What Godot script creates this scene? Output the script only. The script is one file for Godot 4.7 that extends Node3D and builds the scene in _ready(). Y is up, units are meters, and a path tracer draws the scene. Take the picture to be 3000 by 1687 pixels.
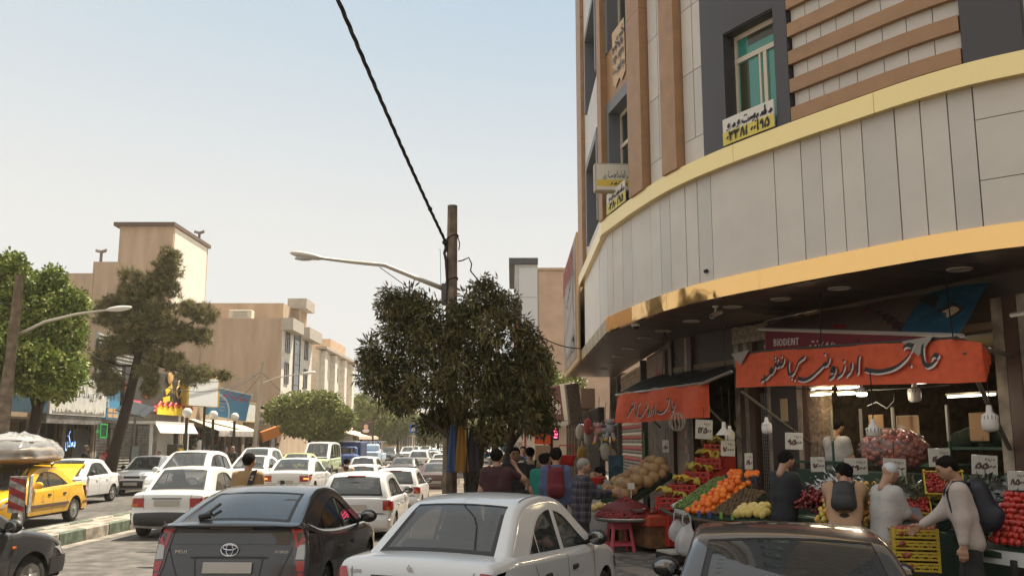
extends Node3D
# Street scene: fruit market corner, parked and queued cars, shops along both sides.
var mats:={}
var texs:={}
var rng:=RandomNumberGenerator.new()
var used:={}
class G:
	var st:=SurfaceTool.new()
	var n:=0
	func _init(smooth:=false):
		st.begin(Mesh.PRIMITIVE_TRIANGLES)
		st.set_smooth_group(0 if smooth else -1)
	func sm(on: bool):
		st.set_smooth_group(0 if on else -1)
	func c(col: Color):
		st.set_color(col)
	func t(a,b,d):
		st.add_vertex(a);st.add_vertex(b);st.add_vertex(d);n+=1
	func q(a,b,d,e):
		t(a,b,d);t(a,d,e)
	func quv(a,b,d,e,r:=Rect2(0,0,1,1)):
		var u0=r.position.x;var v0=r.position.y;var u1=r.end.x;var v1=r.end.y
		for p in [[a,u0,v1],[b,u0,v0],[d,u1,v0],[a,u0,v1],[d,u1,v0],[e,u1,v1]]:
			st.set_uv(Vector2(p[1],p[2]));st.add_vertex(p[0])
		n+=2
	func box(p: Vector3,s: Vector3,b:=Basis()):
		var h=s*0.5
		var v=[]
		for i in 8:
			v.append(p+b*Vector3(h.x if i & 1 else -h.x,h.y if i & 2 else -h.y,h.z if i & 4 else -h.z))
		q(v[0],v[1],v[3],v[2]);q(v[5],v[4],v[6],v[7]);q(v[4],v[0],v[2],v[6])
		q(v[1],v[5],v[7],v[3]);q(v[2],v[3],v[7],v[6]);q(v[4],v[5],v[1],v[0])
	func bev(p: Vector3,s: Vector3,r: float,b:=Basis()):
		var h=s*0.5
		var pts={}
		for i in 8:
			var sx=1.0 if i & 1 else -1.0;var sy=1.0 if i & 2 else -1.0;var sz=1.0 if i & 4 else -1.0
			for ax in 3:
				var v=Vector3(sx*(h.x - (0.0 if ax==0 else r)),sy*(h.y - (0.0 if ax==1 else r)),sz*(h.z - (0.0 if ax==2 else r)))
				pts[i*3+ax]=p+b*v
		var f=[[0,[0,2,6,4]],[0,[1,5,7,3]],[1,[0,4,5,1]],[1,[2,3,7,6]],[2,[0,1,3,2]],[2,[4,6,7,5]]]
		for k in f:
			q(pts[k[1][0]*3+k[0]],pts[k[1][1]*3+k[0]],pts[k[1][2]*3+k[0]],pts[k[1][3]*3+k[0]])
		for e in [[0,4,0,1],[1,5,0,1],[2,6,0,1],[3,7,0,1],[0,2,0,2],[1,3,0,2],[4,6,0,2],[5,7,0,2],[0,1,1,2],[2,3,1,2],[4,5,1,2],[6,7,1,2]]:
			q(pts[e[0]*3+e[2]],pts[e[1]*3+e[2]],pts[e[1]*3+e[3]],pts[e[0]*3+e[3]])
		for i in 8:
			t(pts[i*3],pts[i*3+1],pts[i*3+2])
	func grid(rows: Array,close:=false):
		for i in rows.size() - 1:
			var a=rows[i];var b=rows[i+1]
			var m=a.size()
			for j in (m if close else m - 1):
				var k=(j+1)%m
				if a[j]==b[j]: t(a[j],b[k],a[k])
				elif a[k]==b[k]: t(a[j],b[j],b[k])
				else: q(a[j],b[j],b[k],a[k])
	func tube(path: Array,r,sides:=6,caps:=true):
		var rows=[]
		var up=Vector3(0.13,0.97,0.21)
		for i in path.size():
			var d: Vector3=(path[mini(i+1,path.size() - 1)] - path[maxi(i - 1,0)]).normalized()
			var x=d.cross(up)
			if x.length()<0.05: x=d.cross(Vector3(1,0,0.1))
			x=x.normalized()
			var y=x.cross(d)
			var rr=r[i] if r is Array else r
			var row=[]
			for k in sides:
				var an=TAU*k/sides
				row.append(path[i]+(x*cos(an)+y*sin(an))*rr)
			rows.append(row)
		grid(rows,true)
		if caps:
			for e in [rows[0],rows[-1]]:
				for k in range(1,sides - 1): t(e[0],e[k],e[k+1])
	func lathe(pr: Array,o: Vector3,sides:=12,b:=Basis()):
		var rows=[]
		for p in pr:
			var row=[]
			for k in sides:
				var an=TAU*k/sides
				row.append(o+b*Vector3(p.x*cos(an),p.y,p.x*sin(an)))
			rows.append(row)
		grid(rows,true)
	func ball(o: Vector3,r,nu:=10,nv:=6,b:=Basis()):
		var rr=r if r is Vector3 else Vector3(r,r,r)
		var rows=[]
		for i in nv+1:
			var th=PI*i/nv
			var row=[]
			for k in nu:
				var an=TAU*k/nu
				row.append(o+b*(Vector3(sin(th)*cos(an),cos(th),sin(th)*sin(an))*rr))
			rows.append(row)
		grid(rows,true)
	func prism(poly: PackedVector2Array,xf: Transform3D,d: float):
		var ix=Geometry2D.triangulate_polygon(poly)
		for z in [0.0,d]:
			for i in range(0,ix.size(),3):
				t(xf*Vector3(poly[ix[i]].x,poly[ix[i]].y,z),xf*Vector3(poly[ix[i+1]].x,poly[ix[i+1]].y,z),xf*Vector3(poly[ix[i+2]].x,poly[ix[i+2]].y,z))
			if d==0.0: return
		for i in poly.size():
			var a=poly[i];var e=poly[(i+1)%poly.size()]
			q(xf*Vector3(a.x,a.y,0),xf*Vector3(e.x,e.y,0),xf*Vector3(e.x,e.y,d),xf*Vector3(a.x,a.y,d))
func nm(base: String) -> String:
	var k=used.get(base,0)
	used[base]=k+1
	return base if k==0 else "%s_%03d"%[base,k]
func obj(called: String,g,mat: Material,parent: Node=null,meta:={}) -> MeshInstance3D:
	var o:=MeshInstance3D.new()
	if g is G:
		g.st.generate_normals()
		o.mesh=g.st.commit()
	else:
		o.mesh=g
	if mat: o.material_override=mat
	if parent==null:
		o.name=nm(called)
		add_child(o)
	else:
		o.name=called
		var k=0
		while parent.has_node(NodePath(o.name)):
			k+=1
			o.name="%s_%03d"%[called,k]
		parent.add_child(o,true)
	if called=="lettering":o.set_meta("kind","stuff")
	for m in meta: o.set_meta(m,meta[m])
	return o
func tag(o: Node,label: String,cat: String,group:="") -> Node:
	o.set_meta("label",label);o.set_meta("category",cat)
	if group!="":o.set_meta("group",group)
	return o
func thing(called: String,label: String,cat: String,at:=Vector3.ZERO,yaw:=0.0,group:="") -> Node3D:
	var o:=Node3D.new()
	o.name=nm(called);add_child(o)
	o.position=at;o.rotation.y=deg_to_rad(yaw)
	tag(o,label,cat,group)
	return o
func dup(src: Node3D,called: String,label: String,at: Vector3,yaw:=0.0,group:="") -> Node3D:
	var o=src.duplicate()
	o.name=nm(called);add_child(o)
	o.position=at;o.rotation=Vector3(0,deg_to_rad(yaw),0)
	o.set_meta("label",label)
	if group!="":o.set_meta("group",group)
	return o
func structure(called: String,g,mat,parent: Node=null) -> MeshInstance3D:
	var o=obj(called,g,mat,parent)
	if parent==null: o.set_meta("kind","structure")
	return o
func tex(kind: String) -> ImageTexture:
	if texs.has(kind): return texs[kind]
	var s:=256
	var f:=FastNoiseLite.new()
	f.seed=kind.hash()%1000
	f.noise_type=FastNoiseLite.TYPE_SIMPLEX_SMOOTH
	f.fractal_type=FastNoiseLite.FRACTAL_FBM
	var lo:=0.6
	var g2:=0.0
	match kind:
		"grain":f.frequency=0.12;f.fractal_octaves=4;lo=0.72
		"stain":f.frequency=0.012;f.fractal_octaves=6;lo=0.55
		"asphalt":f.frequency=0.02;f.fractal_octaves=6;lo=0.5;g2=0.25
		"plaster":f.frequency=0.02;f.fractal_octaves=5;lo=0.88;g2=0.04
		"faint":f.frequency=0.01;f.fractal_octaves=4;lo=0.94;g2=0.015
		"streak":f.frequency=0.018;f.fractal_octaves=5;lo=0.86;g2=0.03
		"soft":f.frequency=0.015;f.fractal_octaves=3;lo=0.86;g2=0.02
		"bark":f.frequency=0.05;f.fractal_octaves=5;lo=0.35;g2=0.1
		"marble":f.frequency=0.015;f.fractal_octaves=5;lo=0.65
		"skin":f.frequency=0.05;f.fractal_octaves=4;lo=0.7
	var a=f.get_seamless_image(s,s)
	var im=Image.create(s,s,true,Image.FORMAT_RGB8)
	var r=RandomNumberGenerator.new();r.seed=5
	for y in s:
		for x in s:
			var v=a.get_pixel(x,y).r
			if kind=="marble":v=clampf(absf(v - 0.5)*5.0,0.0,1.0)
			v=lo+(1.0 - lo)*v
			if g2>0.0: v*=1.0 - g2*r.randf()
			im.set_pixel(x,y,Color(v,v,v))
	im.generate_mipmaps()
	texs[kind]=ImageTexture.create_from_image(im)
	return texs[kind]
func M(key: String,c:=Color(0.5,0.5,0.5),rough:=0.7,o:={}) -> StandardMaterial3D:
	if mats.has(key): return mats[key]
	var m:=StandardMaterial3D.new()
	m.albedo_color=Color(c.r,c.g,c.b).linear_to_srgb()
	m.roughness=rough
	m.metallic=o.get("metal",0.0)
	m.metallic_specular=o.get("spec",0.5)
	if o.has("tex"):
		m.albedo_texture=tex(o.tex)
		m.uv1_triplanar=true;m.uv1_world_triplanar=o.get("world",true)
		var sc=o.get("scale",1.0)
		m.uv1_scale=sc if sc is Vector3 else Vector3(sc,sc,sc)
	if o.has("bump"):
		m.heightmap_enabled=true;m.heightmap_scale=o.bump
		m.heightmap_texture=tex(o.get("btex",o.get("tex","grain")))
		m.uv1_triplanar=true;m.uv1_world_triplanar=o.get("world",true)
		var sc2=o.get("scale",1.0)
		m.uv1_scale=sc2 if sc2 is Vector3 else Vector3(sc2,sc2,sc2)
	if o.has("alpha"):
		m.transparency=BaseMaterial3D.TRANSPARENCY_ALPHA
		m.albedo_color.a=o.alpha
	if o.has("emit"):
		m.emission_enabled=true;m.emission=c.linear_to_srgb();m.emission_energy_multiplier=o.emit
	if o.has("coat"):
		m.clearcoat_enabled=true;m.clearcoat=o.coat;m.clearcoat_roughness=0.06
	if o.has("back"):
		m.backlight_enabled=true;m.backlight=Color(o.back,o.back,o.back)
	if o.has("rim"):
		m.rim_enabled=true;m.rim=o.rim;m.rim_tint=0.5
	if o.has("vc"):
		m.vertex_color_use_as_albedo=true
	mats[key]=m
	return m
func img_mat(key: String,im: Image,rough:=0.6,o:={}) -> StandardMaterial3D:
	var m:=StandardMaterial3D.new()
	im.generate_mipmaps()
	m.albedo_texture=ImageTexture.create_from_image(im)
	m.roughness=rough
	if o.has("back"):
		m.backlight_enabled=true;m.backlight=Color(o.back,o.back,o.back)
	mats[key]=m
	return m
func V(x,y,z) -> Vector3: return Vector3(x,y,z)
func LC(r,g,b) -> Color: return Color(r,g,b)
const WA:=Vector3(6.55,0,-12.3)
const WT:=Vector3(-0.3378,0,-0.9413)
const WN:=Vector3(-0.9413,0,0.3378)
func W(s: float,n: float,y: float) -> Vector3: return WA+WT*s+WN*n+Vector3(0,y,0)
var WB:=Basis(WT*-1.0,Vector3.UP,WN)
# ---------- pen lettering ----------
const PEN:={
	"ا":["0,8 -0.3,4 0,0",2.4,0],"د":["-0.6,4.5 -3,2 -3.4,0 0,0",4.0,0],"ر":["0,2.6 -1,0 -2.2,-1.8 -4,-2.6",3.2,0],
	"و":["-1,0.6 -2.6,1.2 -2.4,3 -1,3.2 -0.8,1 -2,-1.4 -4.2,-2.4",3.6,0],"ه":["0,0 -1.4,0.2 -3,2.6 -1.6,3.6 -0.6,1.6 -2.4,0 -4.2,0",4.2,1],
	"ـ":["0,0 -3,0",3.0,1],"ب":["0,0 -0.6,2.6 -0.9,0 -2.6,0",2.6,1],"س":["0,0 -0.4,2 -1,0.2 -1.6,2 -2.2,0.2 -2.9,2 -3.4,0 -5,0",5.0,1],
	"ح":["0.2,3.4 -1.6,4 -4,2.6 -1,1.4 0,0 -4.6,0",4.6,1],"ک":["-1,8.4 -4.6,6 -1,3 0,0 -3.6,0",3.6,1],"ل":["0,8 -0.2,3 -0.4,0 -2.4,0",2.4,1],
	"م":["0,0 -1.4,2.4 -2.6,0.4 -1.4,-0.6 -0.8,0.2 -4,0",4.0,1],"ط":["0,0 -1,2.4 -3,2.8 -3.2,0.2 0,0 -4.4,0|-1.6,8 -1.2,0.2",4.4,1],"ف":["0,0 -1.2,1.4 -1.6,4 -0.2,4 -0.8,1 -1.6,0 -3,0",3.0,1],
	"ع":["0.2,4.2 -1.6,3.8 -1.6,2.2 0.2,1.6 -1,0 -3.6,0",3.6,1],
	"ی":["0,2.4 -1.6,2.8 -2.2,1 -1,-0.6 -2.6,-2.6 -5,-2.2 -6,0.4",5.6,0],"ن":["0,2.6 -0.4,-0.6 -2.4,-2.4 -4.6,-1.6 -5,2",5.4,0],"ت":["0,2.4 -0.6,0 -4,-0.4 -7,0.4 -7.2,2.4",7.6,0],
	"1":["-1,7 -1.4,3 -1,0",3.0,0],"2":["-3.4,7 -2.8,4.8 -0.6,5 -0.4,7|-3.2,6.8 -2.6,3 -2.8,0",4.4,0],"3":["-4.4,7 -3.8,5 -2.4,5 -2.2,6.8 -2,5 -0.8,5 -0.4,7|-4.2,6.8 -3.6,3 -3.6,0",5.2,0],
	"0":["-1,3.6 -1.8,3 -1,2.4 -0.4,3 -1,3.6",2.8,0],"5":["-2.2,7 -4,3 -3.6,0.2 -2.2,1.4 -0.8,0.2 -0.4,3 -2.2,7",5.2,0],"7":["-4,7 -2.2,0 -0.4,7",5.2,0],"8":["-0.4,0 -2.2,7 -4,0",5.2,0],
	"9":["-0.8,4.8 -2,6.8 -3,5 -1.6,4.2 -0.8,4.6 -0.8,0",4.2,0]," ":["",2.2,0]}
func pen(g: G,text: String,xf: Transform3D,h: float,nib:=0.9,width:=0.0):
	var k=h/10.0
	var total:=0.0
	for i in text.length():
		if PEN.has(text[i]): total+=PEN[text[i]][1]
	if width>0.0: xf=xf*Transform3D(Basis.from_scale(Vector3(width/(total*k),1,1)),Vector3.ZERO)
	var x=0.0
	var last:=0.0
	var i:=0
	while i<text.length():
		var ch=text[i]
		if ch=="^" or ch=="_":
			var nd=int(text[i+1])
			var dy=5.6 if ch=="^" else -3.4
			for d in nd:
				var p=Vector2(last+(d - (nd - 1)*0.5)*1.9 if nd<3 or d<2 else last,dy+(1.5 if d==2 else 0.0))
				var w=nib*0.75
				g.q(xf*Vector3((p.x - w)*k,p.y*k,0),xf*Vector3(p.x*k,(p.y+w)*k,0),xf*Vector3((p.x+w)*k,p.y*k,0),xf*Vector3(p.x*k,(p.y - w)*k,0))
			i+=2
			continue
		if PEN.has(ch):
			for sk in PEN[ch][0].split("|",false):
				var pts=[]
				for s in sk.split(" "):
					var ab=s.split(",")
					pts.append(Vector2(x+float(ab[0]),float(ab[1])))
				stroke(g,pts,xf,k,nib)
			last=x - PEN[ch][1]*0.42
			x-=PEN[ch][1]
		i+=1
func stroke(g: G,pts: Array,xf: Transform3D,k: float,nib: float,sub:=3):
	var cv=[]
	for i in pts.size() - 1:
		var p0=pts[maxi(i - 1,0)];var p3=pts[mini(i+2,pts.size() - 1)]
		for j in sub: cv.append(pts[i].cubic_interpolate(pts[i+1],p0,p3,float(j)/sub))
	cv.append(pts[-1])
	var nv=Vector2(0.42,0.5)*nib
	for i in cv.size() - 1:
		var d=(cv[i+1] - cv[i]).normalized()
		var pr=Vector2(-d.y,d.x)*nib*0.2
		var o=nv if nv.dot(pr)>0.0 else -nv
		o+=pr
		var a0=cv[i]+o;var a1=cv[i] - o;var b0=cv[i+1]+o;var b1=cv[i+1] - o
		g.q(xf*Vector3(a0.x*k,a0.y*k,0),xf*Vector3(b0.x*k,b0.y*k,0),xf*Vector3(b1.x*k,b1.y*k,0),xf*Vector3(a1.x*k,a1.y*k,0))
func latin(text: String,h: float,bold:=true) -> Mesh:
	var m=TextMesh.new()
	var f=SystemFont.new();f.font_names=PackedStringArray(["Droid Sans"])
	if bold: f.font_weight=700
	m.font=f;m.text=text;m.font_size=32;m.pixel_size=h/24.0;m.depth=0.006
	return m
func _ready():
	rng.seed=11
	# ---- camera, sky, sun, exposure ----
	var cam:=Camera3D.new()
	cam.name="camera"
	cam.position=Vector3(0,2.0,0)
	cam.rotation_degrees=Vector3(9.32,0,0)
	cam.fov=34.28;cam.near=0.1;cam.far=2500.0
	add_child(cam);cam.current=true
	var sun:=DirectionalLight3D.new()
	sun.name="sun"
	var sd:=Vector3(0.235,0.866,-0.441).normalized()
	sun.look_at_from_position(Vector3.ZERO,-sd,Vector3.UP)
	sun.light_energy=1.6;sun.light_angular_distance=0.5
	sun.light_color=Color(1.0,0.95,0.86);sun.shadow_enabled=true
	add_child(sun)
	var env:=Environment.new()
	env.tonemap_mode=Environment.TONE_MAPPER_LINEAR
	env.tonemap_exposure=2.3
	env.background_mode=Environment.BG_SKY
	env.sdfgi_enabled=true;env.ssao_enabled=true;env.ssil_enabled=true
	var sky:=Sky.new()
	var pm:=PanoramaSkyMaterial.new()
	pm.panorama=ImageTexture.create_from_image(sky_image(sd))
	sky.sky_material=pm
	env.sky=sky
	env.fog_enabled=true;env.fog_density=0.0006;env.fog_light_color=Color(0.98,0.95,0.88)
	var we:=WorldEnvironment.new()
	we.name="environment";we.environment=env
	add_child(we)
	# ---- the place ----
	var steps=[ground_and_road,corner_building,left_street,far_street,viewer_side,trees,poles_and_wires,all_cars,fruit_shop,right_shops,people]
	for s in steps:
		var t0=Time.get_ticks_msec()
		s.call()
		print(s.get_method()," ",Time.get_ticks_msec() - t0)
func sky_image(sd: Vector3) -> Image:
	var w:=512;var h:=256
	var im=Image.create(w,h,false,Image.FORMAT_RGBF)
	for y in h:
		var th=PI*(y+0.5)/h
		var el=PI/2 - th
		for x in w:
			var ph=TAU*((x+0.5)/w - 0.5)
			var d=Vector3(sin(ph)*sin(th),cos(th),-cos(ph)*sin(th))
			var ang=rad_to_deg(acos(clampf(d.dot(sd),-1,1)))
			var ed=maxf(rad_to_deg(el),0.0)
			var k=exp(-pow(ed/21.0,1.8))*1.2+2.6*exp(-pow(ang/51.0,1.9))
			k=clampf(k,0.0,1.0)
			k=k*k*(3 - 2*k)
			var c=Color(0.175,0.255,0.33).lerp(Color(0.368,0.366,0.355),k)
			var glow=0.3*exp(-pow(ang/13.0,1.5))
			c=Color(c.r+glow,c.g+glow,c.b+glow*0.92)
			if el<-0.03: c=Color(0.3,0.27,0.23)
			im.set_pixel(x,y,c)
	return im
# ---------- ground ----------
func road_y(x: float,z: float) -> float:
	if x<-8.9: return 0.0
	var xl=lerpf(-6.6,-8.8,smoothstep(34.0,46.0,-z))
	return -0.36*smoothstep(13.0,40.0,-z)*smoothstep(xl,xl+1.5,x)
func ground_and_road():
	var g:=G.new()
	g.q(V(-900,-0.03,900),V(-900,-0.03,-1500),V(900,-0.03,-1500),V(900,-0.03,900))
	structure("ground",g,M("earth",LC(0.2,0.16,0.12),0.95,{"tex":"stain","scale":0.1}))
	g=G.new()
	var rr=[]
	for zz in [40,-8,-12,-14,-16,-18,-20,-22,-24,-27,-30,-34,-38,-42,-46,-50,-56,-62,-70,-90,-140,-420]:
		var row=[]
		for xx in [-15.5,-12,-9,-8,-7,-6,-5,-4,-3,-2,-1,0,2,14]: row.append(V(xx,road_y(xx,zz),zz))
		rr.append(row)
	g.sm(true);g.grid(rr)
	structure("road",g,M("asphalt",LC(0.185,0.165,0.148),0.86,{"tex":"asphalt","scale":0.35,"bump":0.35,"btex":"grain"}))
	g=G.new()
	for p in [[-6.9,-17.6,0.9,2.6],[-12.6,-27.5,1.2,3.0]]:
		g.q(V(p[0],0.004,p[1]),V(p[0]+0.06,0.004,p[1] - p[3]),V(p[0]+p[2],0.004,p[1] - p[3] - 0.1),V(p[0]+p[2]+0.03,0.004,p[1]+0.07))
	structure("road_patch",g,M("asphalt_patch",LC(0.13,0.118,0.108),0.9,{"tex":"asphalt","scale":0.5}))
	g=G.new()
	for k in 9:
		var x=-8.1+k*0.5
		g.q(V(x,0.005,-13.72),V(x,0.005,-13.83),V(x+0.42,0.005,-13.85),V(x+0.42,0.005,-13.74))
	for k in 12:
		pass
		g.q(V(-12.7,0.005,-23.5 - k*9.0),V(-12.7,0.005,-26.5 - k*9.0),V(-12.58,0.005,-26.5 - k*9.0),V(-12.58,0.005,-23.5 - k*9.0))
	structure("road_marking",g,M("road_paint",LC(0.42,0.39,0.35),0.8,{"tex":"bark","scale":1.6}))
	g=G.new()
	g.q(V(-8.72,0.006,-17.6),V(-8.72,0.006,-30),V(-8.4,0.006,-30),V(-8.42,0.006,-17.4))
	structure("gutter_path",g,M("gutter",LC(0.34,0.3,0.25),0.9,{"tex":"stain","scale":0.5}))
	g=G.new()
	g.box(V(-9.2,0.0,-159.5),V(0.76,0.44,283.2))
	var med=structure("median_pavement",g,M("median",LC(0.44,0.38,0.31),0.9,{"tex":"stain","scale":0.6}))
	var z=-17.9
	for k in 70:
		var l=0.55 if k==0 else 1.12
		g=G.new()
		g.bev(V(-8.78,0.0,z - l*0.5),V(0.17,0.5,l - 0.012),0.018)
		obj("kerb_block",g,M("kerb_green",LC(0.155,0.2,0.14),0.8,{"tex":"stain","scale":1.1}) if k%2==1 else M("kerb_white",LC(0.5,0.44,0.36),0.8,{"tex":"stain","scale":0.9}),med)
		if k<45:
			g=G.new()
			g.bev(V(-9.62,0.125,z - l*0.5),V(0.17,0.25,l - 0.012),0.018)
			obj("kerb_block",g,mats["kerb_green"] if k%2==1 else mats["kerb_white"],med)
		z-=l
	g=G.new(true)
	var rows=[]
	for y in [0.0,0.22,0.25]:
		var row=[]
		for k in 9: row.append(V(-9.2+(0.5 - (0.02 if y>0.23 else 0.0))*cos(PI*k/8),y,-17.9+0.45*sin(PI*k/8)))
		rows.append(row)
	g.grid(rows)
	var top=[]
	for k in 9: top.append(V(-9.2,0.25,-17.9))
	g.grid([rows[2],top])
	obj("kerb_nose",g,mats["kerb_white"],med)
	g=G.new()
	g.box(V(-17.6,0.07,-150),V(4.4,0.14,380))
	structure("left_pavement",g,M("pave_left",LC(0.36,0.31,0.25),0.9,{"tex":"stain","scale":0.7}))
	var kl=[V(-0.75,0,-300),V(-0.75,0,-60),V(-0.75,0,-30),V(-0.75,0,-18.2),V(-0.3,0,-16.4),V(0.6,0,-14.6),V(1.55,0,-12.6),V(2.35,0,-10.6),V(3.1,0,-8.6),V(4.2,0,-6),V(6,0,-3.5),V(9,0,-1.6),V(14,0,-0.8)]
	var poly:=PackedVector2Array()
	for p in kl: poly.append(Vector2(p.x,p.z))
	poly.append(Vector2(40,-0.8));poly.append(Vector2(40,-300))
	g=G.new()
	g.prism(poly,Transform3D(Basis(Vector3.RIGHT,Vector3(0,0,1),Vector3.UP),V(0,-0.5,0)),0.62)
	var pave=structure("right_pavement",g,M("pave_right",LC(0.23,0.205,0.18),0.85,{"tex":"stain","scale":0.6}))
	for i in range(2,kl.size() - 1):
		var a: Vector3=kl[i];var b: Vector3=kl[i+1]
		var n=maxi(1,int((b - a).length()/1.0))
		for k in n:
			var p=a.lerp(b,(k+0.5)/n)
			var d=(b - a).normalized()
			g=G.new()
			g.bev(p+V(0,-0.16,0),V(0.16,0.6,(b - a).length()/n - 0.01),0.015,Basis(d.cross(Vector3.UP),Vector3.UP,-d))
			obj("kerb_stone",g,M("kerb_grey",LC(0.3,0.27,0.235),0.85,{"tex":"stain","scale":0.9}),pave)
	var tm=[M("tile_a",LC(0.25,0.225,0.2),0.75,{"tex":"stain","scale":1.3}),M("tile_b",LC(0.205,0.185,0.165),0.75,{"tex":"stain","scale":1.1}),M("tile_c",LC(0.285,0.25,0.215),0.75,{"tex":"grain","scale":0.9})]
	for i in 12:
		for j in 9:
			var p=W(0.6+i*0.42,2.1+j*0.42,0.12)
			var ok=p.x>0.4
			for k in range(3,kl.size() - 1):
				var d: Vector3=kl[k+1] - kl[k]
				var r=p - kl[k]
				if r.z/d.z>=0 and r.z/d.z<=1 and p.x<lerpf(kl[k].x,kl[k+1].x,r.z/d.z)+0.35: ok=false
			if not ok: continue
			g=G.new()
			g.bev(p+V(0,rng.randf_range(0.0,0.004),0),V(0.408,0.03,0.408),0.006,WB)
			obj("paving_tile",g,tm[rng.randi()%3],pave)
# ---------- corner building ----------
const FC:=[Vector2(16,-9.0),Vector2(12.2,-9.1),Vector2(9.2,-9.3),Vector2(7.0,-9.85),Vector2(5.87,-10.5),Vector2(5.21,-11.15),Vector2(4.63,-12.0),Vector2(4.0,-13.0),Vector2(3.32,-14.2),Vector2(2.77,-15.5),Vector2(2.3,-17.3),Vector2(1.97,-18.94),Vector2(1.95,-25.6),Vector2(1.95,-32.8)]
const CUM:=[0.0,3.27,5.77,7.327,8.419,9.34,10.36,11.668,13.23,14.717,16.478,18.255,25.255,32.455]
func cs(s: float,off: float,y: float) -> Vector3:
	var a:=0.0
	for i in FC.size() - 1:
		var l=CUM[i+1] - CUM[i]
		if s<=a+l or i==FC.size() - 2:
			var t=clampf((s - a)/l,-2.0,1.0)
			var p;var d
			if i>=10 or i==0:
				p=FC[i].lerp(FC[i+1],t);d=FC[i+1] - FC[i]
			else:
				p=FC[i].cubic_interpolate(FC[i+1],FC[i - 1],FC[i+2],t)
				d=FC[i].cubic_interpolate(FC[i+1],FC[i - 1],FC[i+2],t+0.02) - p
			d=d.normalized()
			return Vector3(p.x+d.y*off,y,p.y - d.x*off)
		a+=l
	return Vector3.ZERO
func slab(g: G,s0: float,s1: float,y0: float,y1: float,n: float,th: float,step:=0.35):
	var k=maxi(1,int(ceil((s1 - s0)/step)))
	var rows=[]
	for i in k+1:
		var s=lerpf(s0,s1,float(i)/k)
		rows.append([cs(s,n,y0),cs(s,n,y1),cs(s,n - th,y1),cs(s,n - th,y0)])
	g.grid(rows,true)
	for e in [rows[0],rows[-1]]: g.q(e[0],e[1],e[2],e[3])
func wavy(g: G,s0: float,s1: float,y0: float,y1: float,n: float):
	var fn:=FastNoiseLite.new();fn.frequency=0.9;fn.seed=int(s0*10)
	g.sm(true)
	var rows=[]
	var k=int((s1 - s0)/0.05)
	for i in k+1:
		var s=lerpf(s0,s1,float(i)/k)
		var row=[]
		for j in 6:
			var y=lerpf(y0,y1,j/5.0)
			row.append(cs(s,n+(0.016*fn.get_noise_2d(s*1.3,y*1.5)+0.004*fn.get_noise_2d(s*4.0+40,y*4.0))*(1.0 if s<13.5 else 0.3),y))
		rows.append(row)
	g.grid(rows)
	g.sm(false)
	slab(g,s0,s1,y0+0.002,y1 - 0.002,n - 0.02,0.08,0.2)
	for y in [y0,y1]:
		for i in k: g.q(rows[i][0 if y==y0 else 5],rows[i+1][0 if y==y0 else 5],cs(lerpf(s0,s1,float(i+1)/k),n - 0.1,y),cs(lerpf(s0,s1,float(i)/k),n - 0.1,y))
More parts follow.
